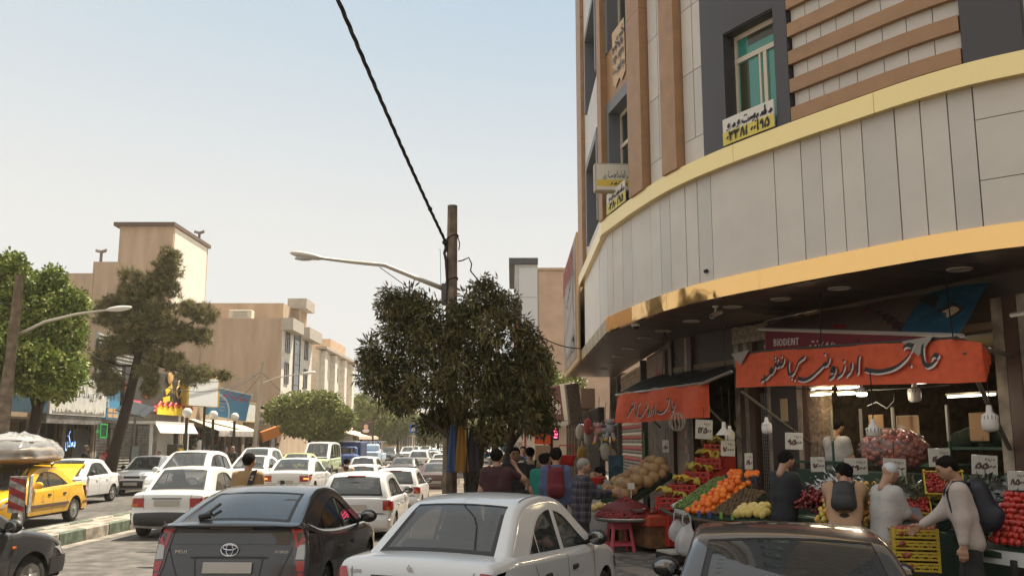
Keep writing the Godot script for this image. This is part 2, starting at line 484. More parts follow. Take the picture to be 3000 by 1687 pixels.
func corner_building():
	var b=thing("corner_building","curved corner building with white panels, brown slats and gold trim above the fruit shop","building")
	var white=M("panel_white",LC(0.66,0.605,0.54),0.4,{"tex":"faint","scale":0.5})
	var white2=M("panel_white_b",LC(0.61,0.565,0.51),0.42,{"tex":"faint","scale":0.4})
	var brown=M("panel_brown",LC(0.42,0.235,0.115),0.5,{"tex":"soft","scale":0.6})
	var dark=M("panel_dark",LC(0.055,0.05,0.056),0.45)
	var gold=M("gold_trim",LC(0.9,0.56,0.22),0.09,{"metal":0.95})
	var seam=M("seam_dark",LC(0.03,0.028,0.026),0.8)
	var cream=M("window_cream",LC(0.62,0.55,0.44),0.5)
	var g=G.new()
	slab(g,0,32.4,4.3,6.3,-0.06,0.3,0.5)
	slab(g,0,25.2,6.3,20.5,-0.6,0.3,0.5)
	obj("backing_wall",g,seam,b)
	g=G.new()
	var poly:=PackedVector2Array()
	for i in 52:
		var p=cs(i*0.5,-0.4,0);poly.append(Vector2(p.x,p.z))
	poly.append(Vector2(14,-25.6));poly.append(Vector2(16,-6))
	g.prism(poly,Transform3D(Basis(Vector3.RIGHT,Vector3(0,0,1),Vector3.UP),V(0,20.1,0)),0.4)
	obj("roof",g,M("roof_grey",LC(0.3,0.28,0.25),0.9),b)
	g=G.new()
	g.box(V(8.2,12.2,-25.45),V(12.2,15.6,0.3));g.box(V(14.2,12.2,-16),V(0.3,15.6,19))
	obj("rear_wall",g,M("rear_brick",LC(0.4,0.3,0.22),0.9,{"tex":"plaster","scale":0.4}),b)
	var ss=[2.0,3.2,4.4,5.6,6.7,7.75,8.79,9.11,9.46,9.82,10.3,10.68,11.06,11.44,12.01,13.58,13.98,14.36,14.88,15.26,15.66,16.58,17.18,17.85,18.25,20.0,22.2,24.4]
	for i in ss.size() - 1:
		g=G.new()
		var gap=0.016 if ss[i+1]<9 else 0.012
		if ss[i+1]<=8.8:
			for yy in [[4.5,5.05],[5.06,5.8],[5.81,6.22]]: slab(g,ss[i]+0.004,ss[i+1] - (0.012 if i==5 else 0.004),yy[0],yy[1],0.0,0.04)
		else: slab(g,ss[i]+0.005,ss[i+1] - gap,4.5,6.22,rng.randf_range(-0.004,0.004),0.04)
		obj("fascia_panel",g,white if i%3 else white2,b)
	var gs=[1.0,4.6,7.4,9.62,12.4,15.0,18.25]
	for i in gs.size() - 1:
		g=G.new();wavy(g,gs[i],gs[i+1] - 0.006,4.2,4.49,0.05)
		obj("gold_strip",g,gold,b)
		g=G.new();slab(g,gs[i]+0.4,gs[i+1]+0.394,6.22,6.5,0.12,0.2,0.2)
		obj("gold_strip",g,M("gold_upper",LC(0.8,0.63,0.3),0.32,{"metal":0.7,"bump":0.2,"btex":"soft","scale":0.5}),b)
	g=G.new();slab(g,18.25,32.3,4.2,4.49,0.03,0.08);obj("gold_strip",g,M("strip_dull",LC(0.5,0.38,0.22),0.45,{"metal":0.3,"tex":"stain","scale":0.5}),b)
	g=G.new();slab(g,18.65,25.2,6.22,6.5,0.1,0.16);obj("gold_strip",g,mats["gold_upper"],b)
	var fl=3.5
	for f in 4:
		var y0=6.5+f*fl
		var y1=y0+fl
		for w in [[6.6,8.83],[11.5,13.58]]:
			g=G.new()
			slab(g,w[0],w[0]+0.27,y0,y1 - 0.5,0.1,0.5);slab(g,w[1] - 0.62,w[1],y0,y1 - 0.5,0.1,0.1)
			slab(g,w[0]+0.27,w[1] - 0.62,y0+1.86,y1 - 0.5,0.1,0.1)
			slab(g,w[0],w[1] - 0.62,y0 - 0.02,y0+0.12,0.1,0.4)
			slab(g,w[1] - 0.63,w[1] - 0.6,y0+0.1,y0+1.9,0.08,0.45)
			slab(g,w[0]+0.27,w[1] - 0.6,y0+1.84,y0+1.9,0.08,0.45)
			obj("window_surround",g,dark,b)
			g=G.new();slab(g,w[0],w[1],y1 - 0.48,y1 - 0.02,0.12,0.15);obj("window_header",g,dark,b)
			var a0=w[0]+0.27;var a1=w[1] - 0.62
			g=G.new()
			for x in [[a0,a0+0.06],[a1 - 0.07,a1],[a0+0.42,a0+0.5],[a0+0.56,a0+0.6]]: slab(g,x[0],x[1],y0+0.12,(y0+1.4) if x[0]>a0+0.4 and x[0]<a1 - 0.1 else y0+1.84,-0.12,0.06)
			slab(g,a0,a1,y0+1.38,y0+1.46,-0.115,0.06);slab(g,a0,a1,y0+1.76,y0+1.84,-0.115,0.06);slab(g,a0,a1,y0+0.12,y0+0.2,-0.115,0.06)
			var fr=obj("window",g,cream,b)
			g=G.new();slab(g,a0+0.02,a1 - 0.02,y0+0.16,y0+1.8,-0.15,0.01)
			obj("pane",g,M("turquoise_film",LC(0.05,0.25,0.2),0.12,{"spec":0.6}),fr)
			g=G.new();slab(g,a1 - 0.32,a1 - 0.1,y0+0.2,y0+1.36,-0.147,0.004);slab(g,a1 - 0.32,a0+0.1,y0+1.6,y0+1.78,-0.147,0.004)
			obj("film_gap",g,M("film_dark",LC(0.05,0.055,0.03),0.15),fr)
		for i in 8:
			var e=[8.86,9.2,9.55,9.9,10.3,10.62,10.92,11.2,11.48]
			g=G.new();slab(g,e[i],e[i+1] - 0.012,y0,y1 - 0.02,0.02,0.06);obj("wall_panel",g,white2,b)
		for i in 8:
			g=G.new();slab(g,8.85,11.49,y0+0.02+i*0.425,y0+0.22+i*0.425,0.1,0.09,0.25);obj("brown_slat",g,brown,b)
		for w in [[13.6,13.97],[13.98,14.32],[14.84,15.2],[15.21,15.6]]:
			for h in 3:
				g=G.new();slab(g,w[0],w[1] - 0.012,y0+h*fl/3+0.45,y0+(h+1)*fl/3+0.438,0.0,0.06);obj("wall_panel",g,white if h%2 else white2,b)
		if f==0:
			for w in [[13.6,14.32],[14.84,15.6]]:
				g=G.new();slab(g,w[0],w[1] - 0.012,y0,y0+0.44,0.0,0.06);obj("wall_panel",g,white,b)
		for w in [[14.33,14.83],[15.62,16.25],[18.0,18.3]]:
			g=G.new();slab(g,w[0],w[1] - 0.01,y0,y1 - 0.008,0.16,0.22);obj("brown_pilaster",g,brown,b)
		g=G.new();slab(g,16.26,17.99,y0+2.45,y1+0.05,0.02,0.1);obj("spandrel_panel",g,brown,b)
		g=G.new()
		slab(g,16.26,16.42,y0+0.05,y0+2.44,0.05,0.4);slab(g,17.82,17.98,y0+0.05,y0+2.44,0.05,0.4);slab(g,16.42,17.82,y0+2.2,y0+2.44,0.05,0.4)
		obj("window_surround",g,M("frame_grey",LC(0.16,0.165,0.18),0.5),b)
		g=G.new()
		for x in [[16.42,16.5],[17.1,17.18],[17.76,17.82]]: slab(g,x[0],x[1],y0+0.05,y0+2.2,-0.2,0.06)
		slab(g,16.42,17.82,y0+1.45,y0+1.53,-0.195,0.06);slab(g,16.42,17.82,y0+2.12,y0+2.2,-0.195,0.06)
		var fr2=obj("window",g,cream,b)
		g=G.new();slab(g,16.44,17.8,y0+0.05,y0+2.2,-0.23,0.01)
		obj("pane",g,M("dark_pane",LC(0.03,0.035,0.03),0.08),fr2)
		for w in [[18.32,19.55],[22.9,23.6]]:
			g=G.new();slab(g,w[0],w[1] - 0.015,y0,y1 - 0.012,0.0,0.05);obj("wall_panel",g,white,b)
		g=G.new();slab(g,19.56,22.88,y0+2.5,y1 - 0.012,0.0,0.05);obj("wall_panel",g,white2,b)
		g=G.new();slab(g,19.56,22.88,y0,y0+0.4,0.0,0.05);obj("wall_panel",g,white2,b)
		g=G.new();slab(g,19.6,19.85,y0+0.4,y0+2.5,0.06,0.3);slab(g,22.6,22.86,y0+0.4,y0+2.5,0.06,0.3);slab(g,19.85,22.6,y0+2.3,y0+2.5,0.06,0.3)
		obj("window_surround",g,mats["frame_grey"],b)
		g=G.new();slab(g,19.85,22.6,y0+0.42,y0+2.3,-0.2,0.01);obj("window",g,mats["dark_pane"],b)
		g=G.new();slab(g,23.62,25.2,y0,y1 - 0.012,0.1,0.16);obj("brown_pilaster",g,brown,b)
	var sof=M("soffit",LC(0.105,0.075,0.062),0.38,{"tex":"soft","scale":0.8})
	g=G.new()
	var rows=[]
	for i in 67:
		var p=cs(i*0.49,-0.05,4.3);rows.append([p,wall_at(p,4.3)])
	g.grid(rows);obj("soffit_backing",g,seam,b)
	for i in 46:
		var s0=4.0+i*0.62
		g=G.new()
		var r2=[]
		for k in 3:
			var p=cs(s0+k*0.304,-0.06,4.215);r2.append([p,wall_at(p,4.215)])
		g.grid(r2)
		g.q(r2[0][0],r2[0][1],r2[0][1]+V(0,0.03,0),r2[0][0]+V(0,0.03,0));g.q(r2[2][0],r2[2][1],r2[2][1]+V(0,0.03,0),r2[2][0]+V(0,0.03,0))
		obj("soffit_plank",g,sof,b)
	for p in [[5.81,-11.9],[4.78,-13.43],[4.22,-14.47],[3.67,-15.35],[3.34,-17.22],[3.07,-18.81],[2.89,-20.06],[2.8,-22.4],[2.8,-24.56],[2.8,-26.87],[2.8,-29]]:
		g=G.new(true)
		g.lathe([Vector2(0.0,-0.004),Vector2(0.115,-0.006)],V(p[0],4.205,p[1]),20)
		var dl=obj("downlight",g,M("downlight_glass",LC(0.32,0.3,0.27),0.4),b)
		g=G.new(true)
		g.lathe([Vector2(0.115,-0.004),Vector2(0.125,-0.022),Vector2(0.155,-0.02),Vector2(0.165,0.0)],V(p[0],4.206,p[1]),20)
		obj("ring",g,M("ring_grey",LC(0.4,0.37,0.33),0.4),dl)
	var cc=thing("security_camera","small white security camera under the dark soffit by the gold edge","camera",V(3.35,4.2,-15.2))
	g=G.new(true);g.lathe([Vector2(0.05,0),Vector2(0.05,-0.03),Vector2(0.015,-0.035),Vector2(0.015,-0.12)],Vector3.ZERO,10);obj("bracket",g,M("white_plastic",LC(0.62,0.6,0.56),0.5),cc)
	g=G.new(true);g.tube([V(0.1,-0.09,-0.08),V(-0.02,-0.15,0.03),V(-0.09,-0.19,0.1)],0.042,10);obj("body",g,mats["white_plastic"],cc)
	g=G.new(true);g.tube([V(-0.091,-0.19,0.101),V(-0.1,-0.195,0.108)],0.03,10);obj("lens",g,dark,cc)
	cc=thing("dome_camera","small dome camera under the left part of the soffit","camera",V(2.35,4.2,-17.6))
	g=G.new(true);g.lathe([Vector2(0.08,0),Vector2(0.08,-0.05),Vector2(0.06,-0.055)],Vector3.ZERO,12);obj("base",g,mats["white_plastic"],cc)
	g=G.new(true);g.lathe([Vector2(0.06,-0.05),Vector2(0.05,-0.09),Vector2(0.0,-0.11)],Vector3.ZERO,12);obj("dome",g,M("dome_dark",LC(0.03,0.02,0.03),0.1),cc)
	g=G.new(true);var dp=cs(13.75,0.0,4.68);g.tube([dp,cs(13.75,0.05,4.66)],0.03,10);obj("drain_spout",g,seam,b)
	sign_strip(11.8,13.0,6.52,6.94,"white and yellow skin clinic sign under the large turquoise window",true)
	sign_strip(16.5,17.75,6.52,6.94,"white and yellow skin clinic sign behind the small projecting sign box",false)
	var n2=thing("paper_notice","torn cream paper notice taped below the upper window of the brown bay","notice")
	g=G.new()
	for k in 6:
		var s0=16.6+k*0.14
		g.q(cs(s0,0.045,9.2 - 0.06*((k*7)%3)),cs(s0,0.06,10.3),cs(s0+0.14,0.06,10.3),cs(s0+0.14,0.045,9.2 - 0.06*((k*7+7)%3)))
	obj("sheet",g,M("paper_cream",LC(0.72,0.52,0.34),0.8,{"tex":"plaster","scale":3}),n2)
	g=G.new()
	for r in 4: pen(g,["کب_3س ی_1","08ز923","2384038","و احد 1"][r],cframe(16.62,0.075,10.02 - r*0.22),0.2,1.2,0.72)
	obj("lettering",g,M("ink_blue",LC(0.08,0.08,0.11),0.8),n2)
	var bx=thing("projecting_sign","small white light box sign with a yellow band jutting from the brown pilaster","sign",V(2.06,7.16,-18.0),4)
	g=G.new();g.bev(Vector3.ZERO,V(0.86,0.58,0.2),0.02);obj("frame",g,M("sign_frame",LC(0.42,0.36,0.28),0.5),bx)
	g=G.new();g.box(V(0,0,0.102),V(0.79,0.51,0.006));obj("face",g,M("sign_face",LC(0.72,0.66,0.55),0.5),bx)
	g=G.new();g.box(V(0,-0.12,0.106),V(0.78,0.13,0.004));obj("yellow_band",g,M("sign_yellow",LC(0.72,0.52,0.08),0.5),bx)
	g=G.new();pen(g,"دک ت^2ر اله ام ک وه ست^2ا ن^1ی",Transform3D(Basis(),V(0.34,0.0,0.107)),0.17,0.8,0.68)
	pen(g,"ب_3وست^2 وم و",Transform3D(Basis(),V(0.22,-0.14,0.11)),0.085,1.5,0.42);obj("lettering",g,M("ink",LC(0.03,0.03,0.035),0.7),bx)
	g=G.new();g.box(V(0.5,0.1,-0.05),V(0.2,0.03,0.03));g.box(V(0.5,-0.2,-0.05),V(0.2,0.03,0.03));obj("bracket",g,dark,bx)
func cframe(s: float,n: float,y: float) -> Transform3D:
	var a=cs(s - 0.05,n,y);var c=cs(s+0.05,n,y)
	var x=(a - c).normalized()
	return Transform3D(Basis(x,Vector3.UP,x.cross(Vector3.UP)),cs(s,n,y))
func sign_strip(s0,s1,y0,y1,label,number):
	var o=thing("clinic_sign",label,"sign")
	var g=G.new();slab(g,s0,s1,y0,y1,0.14,0.02);obj("board",g,M("board_white",LC(0.68,0.64,0.57),0.5),o)
	g=G.new();slab(g,s0,s1,y0,y0+0.2,0.145,0.004);obj("yellow_band",g,M("board_yellow",LC(0.68,0.55,0.1),0.5),o)
	g=G.new()
	var a=cframe(s0+0.03,0.15,y0+0.25)
	pen(g,"م طب ب_3وست^2 و م و",Transform3D(a.basis,a.origin),0.17,1.3,s1 - s0 - 0.1)
	a=cframe(s0+0.1,0.152,y0+0.04)
	pen(g,"59100 18330" if number else "591 0830",a,0.2,1.2,s1 - s0 - 0.3)
	obj("lettering",g,M("ink",LC(0.03,0.03,0.035),0.7),o)
func wall_at(p: Vector3,y: float) -> Vector3:
	var n=(p - WA).dot(WN)
	var s=(p - WA).dot(WT)
	if s<9.0: return W(maxf(s,-6.0),0.0,y)
	return V(3.6,y,p.z if p.z<-20.9 else -20.9)
# ---------- vehicles ----------
const CARS:={
	"pride":{"L":3.94,"W":1.6,"top":"0.14,0.2 0.04,0.27 0.0,0.34 0.0,0.5 0.05,0.545 0.09,0.57 0.07,0.72 0.07,0.86 0.12,0.93 0.3,0.96 0.72,0.985 0.95,0.96 2.7,0.92 2.95,0.94 3.5,0.83 3.74,0.77 3.82,0.7 3.84,0.58 3.9,0.54 3.94,0.48 3.93,0.33 3.82,0.2",
		"gl":"0.62,0.96 0.85,1.16 1.08,1.35 1.22,1.415 1.5,1.445 1.85,1.45 2.15,1.425 2.32,1.37 2.6,1.17 2.98,0.92","rw":[0,2.6],"ws":[6.6,9],"wr":0.275,"wx":[0.7,3.04],"hr":0.57,"pil":[[1.78,1.86]],"mr":0.2,"mf":0.1,"tr":[0.8,0.7]},
	"saloon":{"L":4.45,"W":1.71,"top":"0.14,0.21 0.04,0.28 0.0,0.36 0.0,0.52 0.05,0.56 0.06,0.6 0.04,0.78 0.06,0.92 0.13,0.965 0.3,0.985 0.8,1.0 1.05,0.97 3.0,0.92 3.25,0.93 3.9,0.83 4.2,0.75 4.3,0.66 4.36,0.56 4.44,0.52 4.45,0.42 4.43,0.32 4.3,0.2",
		"gl":"0.72,0.98 1.02,1.18 1.3,1.33 1.5,1.385 1.8,1.415 2.1,1.42 2.4,1.4 2.6,1.345 2.92,1.15 3.34,0.91","rw":[0,2.7],"ws":[6.6,9],"wr":0.3,"wx":[0.86,3.54],"hr":0.6,"pil":[[2.02,2.1],[1.3,1.34]],"mr":0.25,"mf":0.1,"tr":[0.8,0.7]},
	"hatch":{"L":3.83,"W":1.66,"top":"0.14,0.2 0.04,0.27 0.0,0.35 0.0,0.5 0.05,0.56 0.04,0.7 0.05,0.86 0.1,0.93 0.3,0.955 0.6,0.95 2.5,0.91 2.78,0.92 3.3,0.82 3.6,0.72 3.7,0.6 3.79,0.53 3.83,0.45 3.82,0.32 3.7,0.2",
		"gl":"0.08,0.92 0.17,1.1 0.3,1.29 0.42,1.375 0.8,1.42 1.25,1.435 1.7,1.42 1.98,1.36 2.3,1.17 2.82,0.9","rw":[0.25,2.6],"ws":[6.6,9],"wr":0.29,"wx":[0.66,3.1],"hr":0.57,"pil":[[1.62,1.7],[0.88,0.96]],"mr":0.2,"mf":0.1,"tr":[0.72,0.8]},
	"suv":{"L":4.3,"W":1.84,"top":"0.14,0.26 0.04,0.33 0.0,0.42 0.0,0.58 0.05,0.64 0.04,0.8 0.05,1.0 0.1,1.07 0.3,1.09 0.6,1.085 2.8,1.03 3.05,1.05 3.6,0.97 3.98,0.86 4.12,0.75 4.23,0.64 4.3,0.55 4.29,0.42 4.15,0.28",
		"gl":"0.08,1.06 0.2,1.25 0.34,1.48 0.5,1.59 0.95,1.67 1.5,1.7 1.95,1.68 2.3,1.6 2.6,1.4 3.14,1.02","rw":[0.25,2.6],"ws":[6.6,9],"wr":0.34,"wx":[0.8,3.4],"hr":0.63,"pil":[[1.85,1.94],[1.02,1.1]],"mr":0.22,"mf":0.1,"tr":[0.72,0.85]},
	"van":{"L":4.5,"W":1.7,"top":"0.12,0.3 0.03,0.38 0.0,0.46 0.02,0.6 0.03,0.8 0.04,1.0 0.08,1.06 0.3,1.07 0.6,1.07 3.4,1.05 3.9,1.06 4.1,1.02 4.3,0.95 4.38,0.82 4.43,0.65 4.48,0.55 4.5,0.48 4.48,0.36 4.38,0.26",
		"gl":"0.06,1.05 0.1,1.4 0.16,1.7 0.3,1.86 0.9,1.95 1.9,1.98 2.8,1.95 3.2,1.85 3.55,1.5 4.02,1.04","rw":[0.5,2.4],"ws":[6.7,9],"wr":0.31,"wx":[0.9,3.45],"hr":0.7,"pil":[[0.95,1.02],[1.7,1.77],[2.42,2.54]],"mr":0.15,"mf":0.12,"tr":[0.7,0.9]},
	"tiba":{"L":3.97,"W":1.65,"top":"0.16,0.22 0.05,0.3 0.0,0.4 0.0,0.55 0.03,0.64 0.05,0.76 0.06,0.86 0.1,0.94 0.2,0.985 0.62,1.0 0.9,0.985 2.7,0.92 2.95,0.93 3.45,0.84 3.72,0.73 3.83,0.6 3.93,0.52 3.97,0.43 3.95,0.3 3.82,0.2",
		"gl":"0.5,0.98 0.72,1.14 0.98,1.33 1.16,1.415 1.4,1.462 1.75,1.475 2.08,1.45 2.35,1.37 2.66,1.16 3.08,0.9","rw":[0,2.75],"ws":[6.6,9],"wr":0.285,"wx":[0.7,3.12],"hr":0.56,"pil":[[1.86,1.96],[1.28,1.3]],"mr":0.34,"mf":0.1,"tr":[0.72,0.9]},
	"lift":{"L":4.54,"W":1.76,"top":"0.2,0.2 0.08,0.3 0.02,0.42 0.0,0.54 0.03,0.7 0.06,0.8 0.1,0.92 0.13,1.06 0.09,1.1 0.11,1.135 0.3,1.16 0.75,1.07 1.6,0.99 3.0,0.94 3.35,0.93 3.9,0.82 4.25,0.7 4.4,0.55 4.5,0.45 4.54,0.38 4.5,0.26 4.35,0.18",
		"gl":"0.13,1.135 0.42,1.225 0.8,1.33 1.15,1.405 1.5,1.455 1.85,1.47 2.15,1.455 2.45,1.39 2.9,1.19 3.5,0.92","rw":[0.35,3.1],"ws":[6.6,9],"wr":0.31,"wx":[0.86,3.56],"hr":0.58,"pil":[[2.1,2.18],[1.15,1.2]],"mr":0.5,"mf":0.12,"tr":[0.8,0.9]}}
class Shape:
	var L;var W;var top;var gl;var nt;var ng;var hr;var d;var yb;var yr;var R:=0.075;var GR:=0.07
	func pts(s: String) -> Array:
		var a=[]
		for p in s.split(" "):
			var q=p.split(",");a.append(Vector2(float(q[0]),float(q[1])))
		return a
	func fine(a: Array,sub:=3) -> Array:
		var o=[]
		for i in a.size() - 1:
			for j in sub: o.append(a[i].lerp(a[i+1],float(j)/sub).lerp(a[i].cubic_interpolate(a[i+1],a[maxi(i - 1,0)],a[mini(i+2,a.size() - 1)],float(j)/sub),0.8))
		o.append(a[-1])
		return o
	func norms(a: Array) -> Array:
		var o=[]
		for i in a.size():
			var t=(a[mini(i+1,a.size() - 1)] - a[maxi(i - 1,0)]).normalized()
			o.append(Vector2(-t.y,t.x))
		return o
	func _init(sp):
		d=sp;L=sp.L;W=sp.W;hr=sp.hr
		top=fine(pts(sp.top));nt=norms(top);gl=fine(pts(sp.gl));ng=norms(gl)
		yb=minf(gl[0].y,gl[-1].y) - 0.04;yr=0.0
		for p in gl: yr=maxf(yr,p.y)
	func hw(a,y):
		var k=1.0
		if a<0.7: k-=0.13*pow(1 - maxf(a,0)/0.7,2.4)*d.tr[0]
		if L - a<0.9: k-=0.2*pow(1 - maxf(L - a,0)/0.9,2.2)*d.tr[1]
		k-=0.05*pow(clampf((0.6 - y)/0.4,0,1),2)+0.055*pow(clampf((y - 0.62)/0.4,0,1.3),2)
		return W*0.5*k
	func hg(a,y):
		var b=hw(clampf(a,0.6,L - 1.0),0.95) - 0.035
		return lerpf(b,hr,clampf((y - yb)/(yr - yb),0,1))
	func at(x,a,y) -> Vector3: return Vector3(x,y,L*0.5 - a)
	func sw(f: float,t: float,off:=0.0,cabin:=false) -> Vector3:
		var pl=gl if cabin else top
		var nn=ng if cabin else nt
		f=clampf(f,0,pl.size() - 1.001)
		var i=int(f);var u=f - i
		var p=pl[i].lerp(pl[i+1],u);var n=nn[i].lerp(nn[i+1],u).normalized()
		var r=GR if cabin else R
		var e=p - n*(r+0.035)
		var w=hg(e.x,e.y) if cabin else hw(e.x,e.y)
		var at_=absf(t);var x;var dr=0.0
		var ox=0.0
		if at_<=0.75: x=(w - r)*at_/0.75
		else:
			var ph=(at_ - 0.75)*4*PI/2
			x=w - r+r*sin(ph);dr=r*(1 - cos(ph));ox=off*sin(ph);off=off*cos(ph)
		dr+=0.035*pow(x/w,2)
		var q=p - n*(dr - off)
		return Vector3((x+ox)*signf(t),q.y,L*0.5 - q.x)
	func rim(cabin:=false) -> Array:
		var pl=gl if cabin else top;var nn=ng if cabin else nt
		var o=[]
		for i in pl.size(): o.append(pl[i] - nn[i]*((GR if cabin else R)+0.035))
		return o
	func span(rm: Array,a: float) -> Vector2:
		var lo=9.0;var hi=-9.0
		for i in rm.size():
			var p=rm[i];var q=rm[(i+1)%rm.size()]
			if (p.x - a)*(q.x - a)<=0 and p.x!=q.x:
				var y=lerpf(p.y,q.y,(a - p.x)/(q.x - p.x))
				lo=minf(lo,y);hi=maxf(hi,y)
		return Vector2(lo,hi)
	func rear(y: float) -> float:
		for i in top.size() - 1:
			if top[i+1].y>=y: return i+clampf((y - top[i].y)/maxf(top[i+1].y - top[i].y,0.001),0,1)
		return 0.0
	func front(y: float) -> float:
		for i in range(top.size() - 2,0,-1):
			if top[i].y>=y: return i+clampf((top[i].y - y)/maxf(top[i].y - top[i+1].y,0.001),0,1)
		return 0.0
func patch(g: G,s: Shape,corners: Array,off: float,rear:=true,nu:=5,nv:=5,cabin:=false):
	var rows=[]
	for i in nv+1:
		var v=float(i)/nv
		var a=corners[0].lerp(corners[1],v);var b=corners[3].lerp(corners[2],v)
		var row=[]
		for j in nu+1:
			var p=a.lerp(b,float(j)/nu)
			if not cabin: p.x=signf(p.x)*(absf(p.x)*0.75/0.91 if absf(p.x)<0.91 else 0.75+asin(minf((absf(p.x) - 0.91)/0.09,1.0))*0.1592)
			row.append(s.sw(p.y if cabin else (s.rear(p.y) if rear else s.front(p.y)),p.x,off,cabin))
		rows.append(row)
	g.grid(rows)
func side(g: G,s: Shape,q: Array,off: float,sg: float,n:=4):
	var rows=[]
	for i in n+1:
		var row=[]
		for j in n+1:
			var p=q[0].lerp(q[1],float(j)/n).lerp(q[3].lerp(q[2],float(j)/n),float(i)/n)
			row.append(s.at(sg*(s.hw(p.x,p.y)+off),p.x,p.y))
		rows.append(row)
	g.grid(rows)
func lamp(g: G,s: Shape,sg: float,x0: Vector2,y: Vector2,reach: Vector2,off: float,rear:=true):
	var rows=[]
	for i in 7:
		var v=i/6.0
		var yy=lerpf(y.x,y.y,v)
		var f=s.rear(yy) if rear else s.front(yy)
		var row=[]
		var a=lerpf(x0.x,x0.y,v)
		for j in 9:
			var x=lerpf(a,1.0,j/8.0)
			var t=x*0.75/0.91 if x<0.91 else 0.75+asin(minf((x - 0.91)/0.09,1.0))*0.1592
			row.append(s.sw(f,t*sg,off))
		var p: Vector3=row[-1]
		var e=s.L*0.5 - p.z
		var r=lerpf(reach.x,reach.y,v)
		for j in range(1,6):
			var aa=lerpf(e,r if rear else s.L - r,j/5.0)
			row.append(s.at(sg*(s.hw(aa,p.y)+off),aa,p.y))
		rows.append(row)
	g.grid(rows)
func v2(a,b) -> Vector2: return Vector2(a,b)
func paint(key: String,c: Color,rough:=0.35) -> StandardMaterial3D:
	return M("paint_"+key,c,rough,{"coat":0.9,"spec":0.4})
func make_wheel(r: float,kind: int) -> Array:
	var g:=G.new(true)
	var b:=Basis(Vector3(0,-1,0),Vector3(1,0,0),Vector3(0,0,1))
	g.lathe([Vector2(r*0.66,0.085),Vector2(r*0.9,0.09),Vector2(r*0.98,0.07),Vector2(r,0.03),Vector2(r,-0.06),Vector2(r*0.95,-0.09),Vector2(r*0.6,-0.09)],Vector3.ZERO,28,b)
	var h:=G.new(true)
	h.lathe([Vector2(r*0.67,0.08),Vector2(r*0.63,0.088),Vector2(r*0.58,0.06),Vector2(r*0.3,0.05),Vector2(0.001,0.05)],Vector3.ZERO,28,b)
	h.sm(false)
	var n=[5,14,8][kind]
	for k in n:
		var an=TAU*k/n
		var c=Vector3(0,cos(an),sin(an))
		var e=Vector3(0,-sin(an),cos(an))
		var w0=[0.075,0.02,0.035][kind];var w1=[0.02,0.03,0.04][kind]
		var z0=0.092;var z1=0.078
		h.q(Vector3(z0,0,0)+c*r*0.1+e*w0*0.5,Vector3(z1,0,0)+c*r*0.6+e*w1,Vector3(z1,0,0)+c*r*0.6 - e*w1,Vector3(z0,0,0)+c*r*0.1 - e*w0*0.5)
		for sg in [-1,1]:
			h.q(Vector3(z0,0,0)+c*r*0.1+e*w0*0.5*sg,Vector3(z1,0,0)+c*r*0.6+e*w1*sg,Vector3(0.05,0,0)+c*r*0.6+e*w1*sg,Vector3(0.05,0,0)+c*r*0.1+e*w0*0.5*sg)
	h.sm(true);h.lathe([Vector2(r*0.2,0.08),Vector2(r*0.17,0.1),Vector2(0.001,0.102)],Vector3.ZERO,14,b)
	g.st.generate_normals();h.st.generate_normals()
	return [g.st.commit(),h.st.commit()]
